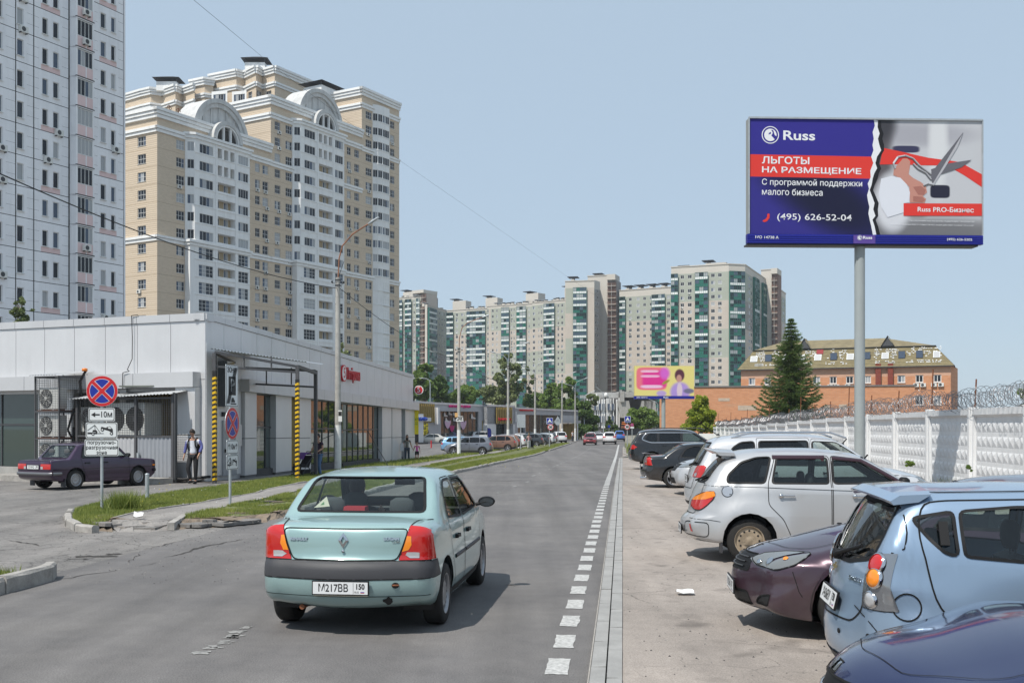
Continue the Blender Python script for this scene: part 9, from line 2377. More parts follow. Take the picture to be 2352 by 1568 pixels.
# large silver family car behind the retro wagon
def sor_extra(c,m,sp):
 c.plate('rear',.88,0,'Т385ОС','150',out=.02)
 for sg in (1,-1):
  mb=MB();pts=[(.80,sg*.60,1.66),(1.15,sg*.60,1.755),(2.6,sg*.60,1.76),(2.9,sg*.59,1.66)];mb.path(pts,.018,M_chrome,n=8);c.add('roof_rail',mb)
 mb=MB();mb.tube((.62,0,1.70),(.30,0,1.93),.008,M_trimb,n=5);mb.lathe([(.04,0),(.02,.03),(0,.04)],M_trimb,(.62,0,1.70),n=8);c.add('aerial',mb)
 mb=MB();P0=c.ray('rear',.1,1.13)[0];P1=c.ray('rear',-.35,1.2)[0];mb.tube(P0+Vector((-.04,0,0)),P1+Vector((-.02,0,0)),.018,M_trimb,n=6);c.add('wiper',mb)
suv=dict(L=4.69,W=1.88,H=1.74,belt=1.12,ra=.98,fa=3.70,wheel=.36,tumble=.20,shoulder=.03,taper_f=.12,taper_r=.08,skz=.75,sk0=.9,rim='alloy',tyre_w=.22,flares=[(.98,.36,.42,.03,.14),(3.70,.36,.42,.03,.14)],sil=[(.14,.34,.10,.10),(.02,.42,.12,.2),(-.02,.60,.12,.22),(.0,.78,.10,.2),(.06,.95,.08,.16),(.12,1.12,.07,.10),(.12,1.12,.07,.10),(.30,1.42,.05,.08),(.42,1.60,.05,.08),(.62,1.68,.04,.12),(1.2,1.73,.04,.16),(2.0,1.74,.04,.16),(2.7,1.66,.05,.14),(3.1,1.42,.06,.10),(3.55,1.14,.07,.10),(3.55,1.14,.07,.10),(4.0,1.05,.08,.16),(4.4,.92,.12,.22),(4.62,.72,.16,.24),(4.68,.5,.16,.22),(4.6,.3,.12,.14),(4.3,.26,.05,.05),(2,.25,0,.05),(.7,.27,.02,.06)],side_windows=[rpoly([(2.25,1.16),(2.25,1.60),(2.68,1.58),(3.28,1.18)],.05),rpoly([(1.28,1.17),(1.28,1.60),(2.17,1.61),(2.17,1.16)],.05),rpoly([(.66,1.22),(.80,1.48),(.95,1.58),(1.20,1.60),(1.20,1.17)],.06)],clear_sides=(0,),rear_glass=rpoly([(-.66,1.15),(-.58,1.57),(.58,1.57),(.66,1.15)],.08),windscreen=rpoly([(-.68,1.17),(-.56,1.60),(.56,1.60),(.68,1.17)],.06),rear_lamps=[(rpoly([(.48,.93),(.50,1.05),(.58,1.14),(.99,1.16),(.99,.93)],.04),'tail_lamp',M_lred,[(rpoly([(.56,.95),(.57,1.0),(.72,1.01),(.72,.95)],.02),'reversing_lamp',M_lwhite)])],lamp_side=rpoly([(-.2,.93),(.26,.93),(.28,1.05),(.24,1.15),(-.2,1.15)],.03),rear_parts=[(rpoly([(-.56,.72),(-.66,1.14),(.66,1.14),(.56,.72)],.06),'tailgate','body'),([(-1,.25),(1,.25),(1,.46),(-1,.46)],'lower_bumper',M_plas)],side_parts=[(rpoly([(-.1,.25),(.56,.25),(.50,.50),(.2,.48),(-.1,.46)],.02),'lower_bumper',M_plas,0),(rpoly([(1.24,.42),(1.24,1.66),(2.20,1.66),(2.20,.42)],.05),'door',None,.008),(rpoly([(2.23,.42),(2.23,1.65),(2.75,1.62),(3.38,1.17),(3.4,.42)],.05),'door',None,.008)],front_lamps=[(rpoly([(.42,.82),(.46,.92),(.9,.99),(.9,.84)],.03),'headlamp',M_headl)],head_side=rpoly([(4.1,.98),(4.4,.95),(4.75,.86),(4.75,.80),(4.3,.84)],.03),front_parts=[(rpoly([(-.40,.72),(-.40,.92),(.40,.92),(.40,.72)],.04),'grille',M_trimb),(rpoly([(-.6,.36),(-.5,.52),(.5,.52),(.6,.36)],.05),'air_intake',M_trimb)],side_strips=[([(1.3,.36),(3.3,.36)],.16,M_plas,'sill',False,0)],strips=[([(-.72,.52),(-.72,.66)],.05,M_lred,'reflector',False,0,'rear'),([(.72,.52),(.72,.66)],.05,M_lred,'reflector',False,0,'rear')],handles=[(1.5,1.02),(2.5,1.02)],mirror=(3.10,1.17),dash=3.1,seats=[(2.2,0,0),(1.3,0,0)],extra=sor_extra)
car(suv,'family_car','tall light silver estate behind the retro wagon, with roof rails and wide red lamps',paint('pale_silver',(.55,.56,.58),.25,.35),(3.35,20.35),R(-4.5),.08,G_clear,back=G_tint)
# small silver crossover, nose to the road
def creta_extra(c,m,sp):grille(c,.74,.92,.38,4,bars=M_dark);c.plate('front',.55,0,'Е630МР','777',out=.03)
cross=dict(suv,L=4.27,W=1.78,H=1.62,ra=.88,fa=3.45,wheel=.33,extra=creta_extra)
def rescale(sp,L,H,belt,W=None,ra=None,fa=None,wheel=None,extra=None,keep=()):
 """the same body lines stretched to another length and height"""
 o=dict(sp);kx,kz=L/sp['L'],H/sp['H']
 P=lambda pts:[(p[0]*kx,p[1]*kz)for p in pts];F=lambda pts:[(p[0]*(W or sp['W'])/sp['W'],p[1]*kz)for p in pts]
 o['L'],o['H'],o['belt']=L,H,sp['belt']*kz;o['W']=W or sp['W']
 o['sil']=[(p[0]*kx,p[1]*kz,p[2],p[3])for p in sp['sil']];o['side_windows']=[P(w)for w in sp['side_windows']]
 o['rear_glass'],o['windscreen']=F(sp['rear_glass']),F(sp['windscreen'])
 if 'rear_lamps' in sp:o['rear_lamps']=[(F(a),b,c_,[(F(x),y,z)for x,y,z in d])for a,b,c_,d in sp['rear_lamps']]
 for k_ in ('lamp_side','head_side'):
  if sp.get(k_):o[k_]=P(sp[k_])
 for k_ in ('rear_parts','front_parts','front_lamps'):
  if k_ in sp:o[k_]=[(F(a),b,c_)for a,b,c_ in sp[k_]]
 if 'side_lamps' in sp:o['side_lamps']=[(P(a),b,c_)for a,b,c_ in sp['side_lamps']]
 o['side_parts']=[(P(a),b,c_,d)for a,b,c_,d in sp.get('side_parts',())];o['top_parts']=[]
 o['side_strips']=[(P(a),)+tuple(r_)for (a,*r_)in sp.get('side_strips',())];o['strips']=[(F(a),)+tuple(r_)for (a,*r_)in sp.get('strips',())]
 o['ra']=ra or sp['ra']*kx;o['fa']=fa or sp['fa']*kx;o['wheel']=wheel or sp['wheel'];o['flares']=[(o['ra']if abs(f[0]-sp['ra'])<.2 else o['fa'],f[1],f[2],f[3],f[4])for f in sp.get('flares',())]
 o['handles']=P(sp.get('handles',()));o['mirror']=(sp['mirror'][0]*kx,sp['mirror'][1]*kz);o['dash']=sp['dash']*kx;o['seats']=[(a[0]*kx,0,0)for a in sp['seats']]
 o['skz']=sp.get('skz',.6)*kz;o['extra']=extra;o.pop('shelf',None);return o
cross=rescale(suv,4.27,1.62,None,W=1.78,wheel=.33,extra=creta_extra)
car(cross,'crossover_car','small silver crossover nose to the road behind the tall silver estate',SILV,nose_at((4.42,29.6),4.27,HN),HN,lotz(29),G_clear,detail=1)
# black saloon
def sed_extra(c,m,sp):
 c.plate('rear',.62,0,'В118ТК','97',out=.02);mb=MB(T(.05,-.5,.30));mb.tube((-.08,0,0),(.3,0,0),.045,M_chrome,n=12);c.add('exhaust_pipe',mb)
 mb=MB();mb.xprism([(.10,1.0),(.28,1.03),(.30,1.045),(.04,1.055)],-.62,.62,m['body']);c.add('boot_spoiler',mb)
sedan=rescale(logan,4.5,1.40,None,W=1.73,ra=.98,fa=3.62,extra=sed_extra)
sedan['rim']='alloy';sedan['side_parts']=[p for p in sedan['side_parts']if p[1]=='door'];sedan['rear_parts']=[p for p in sedan['rear_parts']if p[1]=='boot_lid']
sedan['side_strips']=[];sedan['strips']=[]
sedan['rear_lamps']=[(rpoly([(.40,.70),(.42,.93),(.60,.95),(.99,.94),(.99,.70)],.03),'tail_lamp',M_lred,[(rpoly([(.50,.78),(.50,.84),(.64,.84),(.64,.78)],.02),'reversing_lamp',M_lwhite)])];sedan['lamp_side']=[(-.1,.70),(.22,.70),(.20,.94),(-.1,.94)]
BLK=paint('black',(.008,.009,.012),.2,.25)
car(sedan,'saloon_car','low black saloon with a small boot spoiler parked tail to the road',BLK,(4.05,33.2),R(-5),lotz(33),G_tint,back=G_tint,detail=1)
# big black off-roader with chrome window line
def qx_extra(c,m,sp):
 for sg in (1,-1):
  c.ribbon(rpoly([(.62,1.42),(.74,1.62),(.90,1.745),(4.0,1.745),(4.2,1.30),(1.05,1.27)],.10),'side',.045,M_chrome,'window_chrome',sg,raise_=.006)
  mb=MB();mb.path([(1.1,sg*.66,1.90),(1.2,sg*.66,1.96),(3.4,sg*.66,1.96),(3.6,sg*.66,1.88)],.02,M_dark,n=6);c.add('roof_rail',mb)
 c.plate('rear',.95,0,'Р007АН','777',out=.02)
qx=rescale(suv,5.29,1.92,None,W=2.03,wheel=.40,extra=qx_extra)
qx['side_strips']=[];qx['rear_lamps']=[(rpoly([(.52,.98),(.55,1.10),(.65,1.15),(1.1,1.17),(1.1,.98),(.7,.95)],.06),'tail_lamp',M_lred,[])];qx['lamp_side']=rpoly([(-.2,.97),(.25,.98),(.42,1.06),(.25,1.15),(-.2,1.16)],.04)
qx['rear_parts']=[qx['rear_parts'][0]];qx['side_parts']=[p for p in qx['side_parts']if p[1]=='door']
car(qx,'off_road_car','large black off-roader with chrome window outline at the far end of the parked row',BLK,(5.62,50.9),R(-6),lotz(50),G_mid,back=G_tint,detail=1)
#--- the old dark saloon on the left
lx,ly=on_ground(170,1123)
def lada_extra(c,m,sp):
 c.plate('rear',.70,0,'Е719АО','250',out=.01)
 c.ribbon([(-.78,.50),(.78,.50)],'rear',.10,M_chrome if False else mat('bumper_alloy',(.20,.20,.21),.35,metal=.6),'bumper',closed=False,raise_=.05)
 for sg in (1,-1):
  c.ribbon([(-.05,.50),(.40,.50)],'side',.10,mat('bumper_alloy',(.20,.20,.21),.35),'bumper',sg,closed=False,raise_=.04)
  c.ribbon([(3.95,.50),(4.2,.50)],'side',.10,M_trimb,'bumper',sg,closed=False,raise_=.04)
  mb=MB();mb.box(sp['ra']-.42,sp['ra']-.40,sg*.72-.12,sg*.72+.10,.10,.34,M_plas);c.add('mud_flap',mb)
  M=c.mount('side',4.0,.66,sg,.003);mb=MB(M);mb.box(-.05,.05,-.012,0,-.022,.022,M_lora);c.add('side_indicator',mb)
 mb=MB()
 for x in (1.5,2.35):
  mb.tube((x,-.62,1.46),(x,.62,1.46),.016,M_trimb,n=6)
  for sg in (1,-1):mb.tube((x,sg*.60,1.38),(x,sg*.60,1.47),.015,M_trimb,n=5)
 c.add('roof_rack',mb);M=c.mount('rear',-.42,.84,out=.004);c.parts.append(['lettering',text_mesh('LADA 2107',.035,M_chrome,M,depth=.002),None,None,None])
lada=dict(L=4.13,W=1.62,H=1.44,belt=.93,ra=.93,fa=3.35,wheel=.30,tumble=.15,shoulder=.02,taper_r=.03,taper_f=.03,skz=.58,sill=.03,rim='steel',tyre_in=.09,sil=[(.12,.32,.02,.05),(.04,.40,.02,.06),(.02,.60,.02,.06),(.03,.86,.02,.05),(.05,.905,.02,.05),(.05,.905,.02,.05),(.30,.925,.015,.05),(.72,.945,.015,.05),(.72,.945,.015,.05),(.98,1.22,.02,.06),(1.12,1.36,.02,.06),(1.3,1.41,.02,.08),(1.9,1.44,.02,.08),(2.45,1.41,.02,.07),(2.62,1.36,.02,.06),(2.85,1.15,.03,.06),(3.05,.95,.03,.05),(3.05,.95,.03,.05),(3.6,.90,.02,.05),(4.02,.86,.02,.05),(4.10,.83,.02,.05),(4.12,.60,.02,.06),(4.11,.40,.02,.06),(4.0,.30,.02,.05),(3.8,.22,0,.04),(2,.20,0,.04),(.6,.24,0,.04)],side_windows=[rpoly([(1.88,.96),(1.88,1.34),(2.48,1.33),(2.86,.97)],.03),rpoly([(1.16,.96),(1.30,1.33),(1.80,1.345),(1.80,.96)],.03)],clear_sides=(0,1),rear_glass=rpoly([(-.62,.97),(-.56,1.34),(.56,1.34),(.62,.97)],.05),windscreen=rpoly([(-.62,.98),(-.56,1.34),(.56,1.34),(.62,.98)],.05),rear_lamps=[(rpoly([(.34,.64),(.34,.80),(.76,.80),(.76,.64)],.01),'tail_lamp',M_lred,[([(.34,.64),(.34,.72),(.44,.72),(.44,.64)],'reversing_lamp',M_lwhite)])],rear_parts=[(rpoly([(-.72,.60),(-.72,.89),(.72,.89),(.72,.60)],.02),'boot_panel','body')],side_parts=[(rpoly([(1.84,.30),(1.84,1.36),(2.52,1.35),(2.95,.96),(2.98,.30)],.03),'door',None,.008),(rpoly([(1.12,.96),(1.28,1.36),(1.825,1.36),(1.825,.30),(1.38,.30),(1.2,.62)],.03),'door',None,.008)],side_strips=[([(.06,.62),(4.05,.62)],.014,M_gap,'side_moulding',False,0)],handles=[(1.34,.80),(2.02,.80)],mirror=(2.80,.98),dash=2.75,seats=[(1.85,0,0),(1.1,0,0)],shelf=(.78,1.02,.90),extra=lada_extra)
LHD=math.atan2(.26,1)
lada_h=R(61)
hdl=Vector((math.cos(lada_h),math.sin(lada_h)));rgt=Vector((hdl.y,-hdl.x))
lpos=Vector((lx,ly))-rgt*.70-hdl*.93
car(lada,'old_saloon_car','boxy old dark plum saloon with roof rack parked before the supermarket',paint('aubergine',(.030,.008,.040),.0,.3,.8,dust=.12),lpos,lada_h,-.0,G_clear,detail=2)
#--- cars on the mall yard and far down the road
cfar=dict(group='cars parked before the strip mall')
GRY=paint('steel_grey',(.16,.17,.20),.4,.3);LBL=paint('light_blue',(.18,.36,.55),.3,.3);BRZ=paint('bronze',(.22,.11,.07),.4,.3);WHT=paint('white',(.62,.62,.62),.0,.35);NAV=paint('navy',(.02,.03,.10),.3,.3);RED=paint('dark_red',(.22,.015,.02),.3,.3);DGR=paint('charcoal',(.03,.035,.04),.3,.3);BLU=paint('van_blue',(.02,.12,.42),.1,.35)
FARC={}
def far_car(spec,name,label,c,pos,ang,z,detail,group):
 key=(id(spec),detail)
 if key not in FARC:
  t=car(spec,name,label,c,pos,ang,z,G_mid,back=G_tint,detail=detail,group=group);FARC[key]=(t,c);return t
 src,c0=FARC[key];kids={}
 for o in bpy.data.objects:
  if o.parent is not None:kids.setdefault(o.parent.name,[]).append(o)
 def cp(o,par):
  n_=o.copy();col.objects.link(n_)
  if par is not None:n_.parent=par
  if n_.type=='MESH':
   for sl in n_.material_slots:
    if sl.material is c0:sl.link='OBJECT';sl.material=c
  for k_ in kids.get(o.name,()):cp(k_,n_)
  return n_
 r_=cp(src,None);r_.name=name;r_['label']=label;r_['group']=group
 r_.matrix_basis=T(pos[0],pos[1],z)@RZ(ang);return r_
def mall_car(spec,label,c,px_rear,Y,ang=R(176),detail=0,zoff=0,gl=None):
 X=X_at(px_rear,Y)
 return far_car(spec,'parked_car',label,c,(X,Y),ang,gz(Y)+zoff,detail,'cars parked before the strip mall')
xs=rescale(cross,4.25,1.60,None,W=1.77,wheel=.34);xs['extra']=None
hb=rescale(suv,4.16,1.55,None,W=1.76,wheel=.33);hb['extra']=None
sd=rescale(logan,4.6,1.43,None,W=1.76);sd['extra']=None;sd['side_parts']=[];sd['rear_parts']=[];sd['side_strips']=[];sd['rim']='alloy';sd['strips']=[]
sv=dict(suv,extra=None)
mall_car(xs,'grey crossover seen side on behind the notices post',GRY,1133,90.5,detail=1,ang=R(178))
mall_car(hb,'light blue hatchback half hidden behind the grey crossover',LBL,1012,94.8,ang=R(-3),detail=1)
mall_car(xs,'bronze crossover parked right of the grey crossover',BRZ,1188,103.5,detail=1,ang=R(177))
for (sp_,lb,c_,px_,Y_,a_)in ((hb,'white hatchback roof behind the bronze crossover',WHT,1190,110.5,177),(xs,'dark red crossover behind the bronze crossover',BRZ,1198,114,175),(hb,'white hatchback with dark glass left of the woman with the stroller',WHT,1210,119,175),(xs,'black crossover right of the woman with the stroller',DGR,1250,128,175),(sd,'silver saloon partly behind the black crossover',WHT,1232,131,175),(hb,'black hatchback behind the speed sign',DGR,1266,135,175),(hb,'white hatchback behind the speed sign',WHT,1277,141,175),(xs,'dark grey crossover with red lamp right of the speed sign',DGR,1281,147,170),(sd,'white saloon at the back before the wide shop window',WHT,1228,160,178),(sd,'white saloon at the back right of the white one before the wide shop window',WHT,1262,163,178)):
 mall_car(sp_,lb,c_,px_,Y_,R(a_))
mall_car(sv,'white off-roader seen from behind at the right end of the yard',WHT,1290,152,R(100))
mall_car(sd,'white saloon side on before the tobacco kiosk',paint('cream_white',(.55,.54,.50),.1,.3),1029,150,R(183))
mall_car(sv,'dark blue off-roader before the magenta lettered shop',NAV,1052,158,R(186));mall_car(sd,'white saloon nose hidden by the notices post',WHT,1078,160,R(184));mall_car(sv,'white estate before the big shop window',WHT,1080,162,R(8))
rc='cars driving on the road'
def road_car(spec,label,c,px,Y,away):
 h=LH if away else LH+math.pi;X=X_at(px,Y);o=Vector((math.cos(h),math.sin(h)))*(0 if away else spec['L'])
 return far_car(spec,'moving_car',label,c,(X-o.x,Y-o.y),h,gz(Y)+.0,0,rc)
road_car(xs,'dark red crossover driving towards the camera',RED,1354,138,False)
road_car(sv,'white crossover driving away ahead of the teal saloon',WHT,1399.5,143,True)
road_car(sd,'white car coming behind the dark red crossover',WHT,1376,168,False);road_car(hb,'white hatchback far off left of the other oncoming white car',WHT,1357,176,False)
road_car(hb,'small light car farthest down the road',SILV,1372,196,False)
van=rescale(suv,4.3,1.8,None,W=1.8,wheel=.32);van['extra']=None
road_car(van,'blue van standing at the roadside far down the road',BLU,1423,172,True)
#--- people
def skin_mesh(name,joints,bones,root,m,sub=2):
 """joints: {name: (x, y, z, radius)}; grows one continuous surface over the bones"""
 names=list(joints);me=bpy.data.meshes.new(name);me.from_pydata([joints[k][:3]for k in names],[(names.index(a),names.index(b))for a,b in bones],[])
 o=bpy.data.objects.new(name,me);col.objects.link(o)
 md=o.modifiers.new('skin','SKIN');md.use_smooth_shade=True;md.branch_smoothing=.6
 for i,k in enumerate(names):
  sv=me.skin_vertices[0].data[i];r=joints[k][3];sv.radius=(r,r)if not isinstance(r,tuple)else r;sv.use_root=(k==root)
 ss=o.modifiers.new('sub','SUBSURF');ss.levels=sub;ss.render_levels=sub
 dg=bpy.context.evaluated_depsgraph_get();dg.update()
 out=bpy.data.meshes.new_from_object(o.evaluated_get(dg));bpy.data.objects.remove(o);out.name=name
 out.materials.clear();out.materials.append(m)
 for p in out.polygons:p.use_smooth=True
 return out
M_skinp=mat('skin',(.46,.26,.18),.55);M_hairD=mat('hair_dark',(.025,.017,.012),.6);M_hairB=mat('hair_blond',(.35,.24,.12),.6)
def cloth(n_,c):return mat('cloth_'+n_,c,.9,var=.12,vscale=14,obj_space=True,bump=.4,bscale=22)
def person(label,pos,rz,H=1.75,top=None,sleeves='short',bottom=None,legs='long',hair=M_hairD,hair_long=False,shoe=M_black,pose=None,group=None,female=False,seated=False,look=0.0,z=None):
 k=H/1.75;P=dict(pelvis=(0,0,.96),waist=(0,0,1.08),chest=(0,.0,1.28),upper=(0,.01,1.42),neck=(0,.005,1.50),skull=(0,-.01,1.60),shl=(.17,0,1.43),shr=(-.17,0,1.43),ell=(.235,.02,1.16),elr=(-.235,.02,1.16),wrl=(.26,-.06,.93),wrr=(-.26,-.06,.93),hil=(.09,0,.90),hir=(-.09,0,.90),knl=(.10,-.02,.50),knr=(-.10,-.02,.50),anl=(.11,.03,.08),anr=(-.11,.03,.08),tol=(.12,-.11,.035),tor=(-.12,-.11,.035))
 P.update(pose or {});P={a:Vector(b)*k for a,b in P.items()}
 t=thing('person',label,'person',(pos[0],pos[1],(gz(pos[1])if z is None else z)),rz,group)
 Rd=dict(pelvis=.125,waist=.105,chest=.125,upper=.10,neck=.052,skull=.05,shl=.062,shr=.062,ell=.042,elr=.042,wrl=.027,wrr=.027,hil=.09,hir=.09,knl=.058,knr=.058,anl=.036,anr=.036,tol=.03,tor=.03)
 if female:Rd.update(waist=.092,shl=.05,shr=.05,chest=.115)
 J={a:(P[a].x,P[a].y,P[a].z,(Rd[a]*k,Rd[a]*k*.78)if a in ('pelvis','waist','chest','upper')else Rd[a]*k)for a in P}
 bones=[('pelvis','waist'),('waist','chest'),('chest','upper'),('upper','neck'),('neck','skull'),('upper','shl'),('upper','shr'),('shl','ell'),('shr','elr'),('ell','wrl'),('elr','wrr')]
 if not seated:bones+=[('pelvis','hil'),('pelvis','hir'),('hil','knl'),('hir','knr'),('knl','anl'),('knr','anr'),('anl','tol'),('anr','tor')]
 else:
  for a in ('hil','hir','knl','knr','anl','anr','tol','tor'):J.pop(a)
 for s_,e_,w_ in (('l','ell','wrl'),('r','elr','wrr')):
  d=(P[w_]-P[e_]).normalized();side=d.cross(Vector((0,1,0)));side=side.normalized()if side.length>.1 else Vector((1,0,0));fw=d.cross(side).normalized()
  pm=P[w_]+d*.07*k;J['palm'+s_]=(pm.x,pm.y,pm.z,(.036*k,.020*k));bones.append((w_,'palm'+s_))
  for q_,(off_,ln)in enumerate(((-.032,.062),(-.011,.078),(.011,.072),(.030,.055))):
   a=pm+fw*off_*k+d*.035*k;b_=pm+fw*off_*1.1*k+d*(.035+ln)*k+side*.018*k
   J[f'f{s_}{q_}']=(a.x,a.y,a.z,.0095*k);J[f'g{s_}{q_}']=(b_.x,b_.y,b_.z,.0075*k);bones+=[('palm'+s_,f'f{s_}{q_}'),(f'f{s_}{q_}',f'g{s_}{q_}')]
  a=P[w_]+d*.03*k-fw*.04*k;b_=a+(d*.045-fw*.022)*k;J['t'+s_]=(a.x,a.y,a.z,.011*k);J['u'+s_]=(b_.x,b_.y,b_.z,.009*k);bones+=[(w_,'t'+s_),('t'+s_,'u'+s_)]
 put('body',skin_mesh('body',J,bones,'pelvis',M_skinp),t)
 # head with face
 hc=P['skull']+Vector((0,-.012,.075))*k;M=T(*hc)@RX(look);hb=MB(M@Matrix.Diagonal((.075*k,.095*k,.118*k,1)));n=16
 prof=[(math.sin(math.pi*i/12)*(1-.22*max(0,math.cos(math.pi*i/12)*-1)),math.cos(math.pi*i/12))for i in range(13)][::-1]
 hb.lathe([(max(r,.001),-h*-1)for r,h in prof],M_skinp,n=n);hb.M=M
 hb.add([(-.014*k,-.088*k,-.025*k),(.014*k,-.088*k,-.025*k),(0,-.118*k,-.022*k),(0,-.092*k,.018*k)],[(0,1,2),(0,2,3),(1,3,2)],M_skinp)
 for e in (-1,1):
  hb.lathe([(0,-.012*k),(.022*k,-.008*k),(.022*k,.004*k),(0,.01*k)],M_skinp,(e*.076*k,.008*k,-.004*k),'x',8)
 h_o=hb.build('head',t)
 fb=MB(M)
 for e in (-1,1):fb.box(e*.030*k-.011*k,e*.030*k+.011*k,-.094*k,-.088*k,.008*k,.016*k,M_hairD);fb.box(e*.030*k-.015*k,e*.030*k+.015*k,-.094*k,-.086*k,.026*k,.031*k,hair)
 fb.box(-.022*k,.022*k,-.093*k,-.080*k,-.062*k,-.054*k,mat('lips',(.30,.10,.09),.5));fb.build('face',h_o)
 hr=MB(M@T(0,.006*k,.012*k)@Matrix.Diagonal((.088*k,.108*k,.130*k,1)));vs=[];fs=[];nn,mm=18,9
 for i in range(mm+1):
  ph=math.pi*.5*i/mm*(1.28)
  for j in range(nn):
   a=2*math.pi*j/nn;front=max(0,-math.sin(a));lim=ph*(1-.48*front);vs.append((math.sin(lim)*math.cos(a),math.sin(lim)*math.sin(a),math.cos(lim)))
 fs=[(i*nn+j,i*nn+(j+1)%nn,(i+1)*nn+(j+1)%nn,(i+1)*nn+j)for i in range(mm)for j in range(nn)]
 hr.add(vs,fs,hair,True)
 if hair_long:hr.M=M@Matrix.Diagonal((k,k,k,1));hr.lathe([(.001,.02),(.085,0),(.095,-.10),(.09,-.20),(.05,-.26),(0,-.27)],hair,(0,.025,-.02),n=14)
 hr.build('hair',t)
 g=lambda a,e=.0,f=None:(P[a].x,P[a].y,P[a].z,((Rd[a]+e)*k,(Rd[a]*.80+e)*k)if a in ('pelvis','waist','chest','upper')else (f or Rd[a]+e)*k)
 mid=lambda a,b,q_,r:(*(P[a].lerp(P[b],q_)),r*k)
 J={a:g(a,.014)for a in ('waist','chest','upper','shl','shr')};J['pelvis']=(P['pelvis'].x,P['pelvis'].y,P['pelvis'].z-.02*k,(.138*k,.112*k));J['neckb']=mid('upper','neck',.55,.062)
 B=[('pelvis','waist'),('waist','chest'),('chest','upper'),('upper','shl'),('upper','shr'),('upper','neckb')]
 if sleeves=='short':J['el_']=mid('shl','ell',.55,.062);J['er_']=mid('shr','elr',.55,.062);B+=[('shl','el_'),('shr','er_')]
 else:
  J['ell']=g('ell',.016);J['elr']=g('elr',.016);J['wl_']=mid('ell','wrl',.92,.040);J['wr_']=mid('elr','wrr',.92,.040);B+=[('shl','ell'),('shr','elr'),('ell','wl_'),('elr','wr_')]
 put('shirt',skin_mesh('shirt',J,B,'chest',top),t)
 if not seated:
  J={'pelvis':g('pelvis',.010),'hil':g('hil',.014),'hir':g('hir',.014)};B=[('pelvis','hil'),('pelvis','hir')]
  if legs=='long':J['knl']=g('knl',.022);J['knr']=g('knr',.022);J['al_']=mid('knl','anl',.95,.058);J['ar_']=mid('knr','anr',.95,.058);B+=[('hil','knl'),('hir','knr'),('knl','al_'),('knr','ar_')]
  else:J['kl_']=mid('hil','knl',.70,.085);J['kr_']=mid('hir','knr',.70,.085);B+=[('hil','kl_'),('hir','kr_')]
  put('trousers' if legs=='long' else 'shorts',skin_mesh('trousers',J,B,'pelvis',bottom),t)
  for a,b in (('anl','tol'),('anr','tor')):
   hl=P[a]+Vector((0,.05,-.045))*k;q_=P[b];J={'h':(hl.x,hl.y,hl.z,.052*k),'m':(*(P[a].lerp(q_,.45)+Vector((0,0,-.015*k))),.056*k),'t':(q_.x,q_.y-.03*k,q_.z,.046*k)}
   put('shoe',skin_mesh('shoe',J,[('h','m'),('m','t')],'m',shoe),t)
 return t
M_sh1=cloth('white_shirt',(.62,.64,.70));M_sh1b=cloth('blue_sleeve',(.10,.11,.30));M_blk=cloth('black',(.02,.02,.022));M_jean=cloth('jeans',(.10,.17,.30));M_jeand=cloth('dark_jeans',(.05,.065,.09));M_grt=cloth('grey_tee',(.15,.15,.13));M_pink=cloth('pink',(.62,.15,.38));M_palep=cloth('pale_pink',(.62,.38,.38));M_wht=cloth('white',(.60,.60,.60));M_plumt=cloth('plum_tee',(.05,.03,.05))
# man with a backpack, looking down as he walks
mx_,my_=on_ground(444,1111)
man=person('man in white shirt with blue sleeves and black trousers, walking and looking down, black backpack',(mx_,my_),R(-12),1.80,M_sh1,'short',M_blk,look=.55,pose=dict(skull=(0,-.05,1.595),neck=(0,-.02,1.50),ell=(.30,.04,1.19),elr=(-.27,.03,1.17),wrl=(.26,-.10,.97),wrr=(-.31,-.03,.93),knl=(.10,-.03,.50),anl=(.07,.02,.08),tol=(.08,-.12,.035),knr=(-.12,-.14,.52),anr=(-.06,-.07,.10),tor=(-.05,-.21,.05)),z=.0)
man['label']='man in white shirt with blue sleeves and black trousers walking past the market corner'
# blue sleeves and backpack
Jm=dict(a=(.175,0,1.43),b=(.30,.04,1.19),c=(.265,-.085,.995));
for s_,pts in ((1,[(.19,0,1.43,.075),(.309,.041,1.224,.06),(.268,-.095,1.02,.044)]),(-1,[(-.19,0,1.43,.075),(-.278,.031,1.203,.06),(-.315,-.022,.98,.044)])):
 J={str(i):p for i,p in enumerate([(q[0]*1.03,q[1]*1.03,q[2]*1.03,q[3])for q in pts])}
 put('sleeve',skin_mesh('sleeve',J,[('0','1'),('1','2')],'1',M_sh1b),man)
b=MB();b.xprism([(-.15,1.0),(.15,1.0),(.17,1.1),(.16,1.42),(.10,1.50),(-.10,1.50),(-.16,1.42),(-.17,1.1)],.13,.30,M_blk)
for s_ in (-1,1):b.path([(s_*.12,.13,1.46),(s_*.13,.02,1.55),(s_*.125,-.12,1.45),(s_*.14,-.13,1.30),(s_*.17,.0,1.15),(s_*.15,.13,1.08)],.026,M_blk,n=6)
b.build('backpack',man)
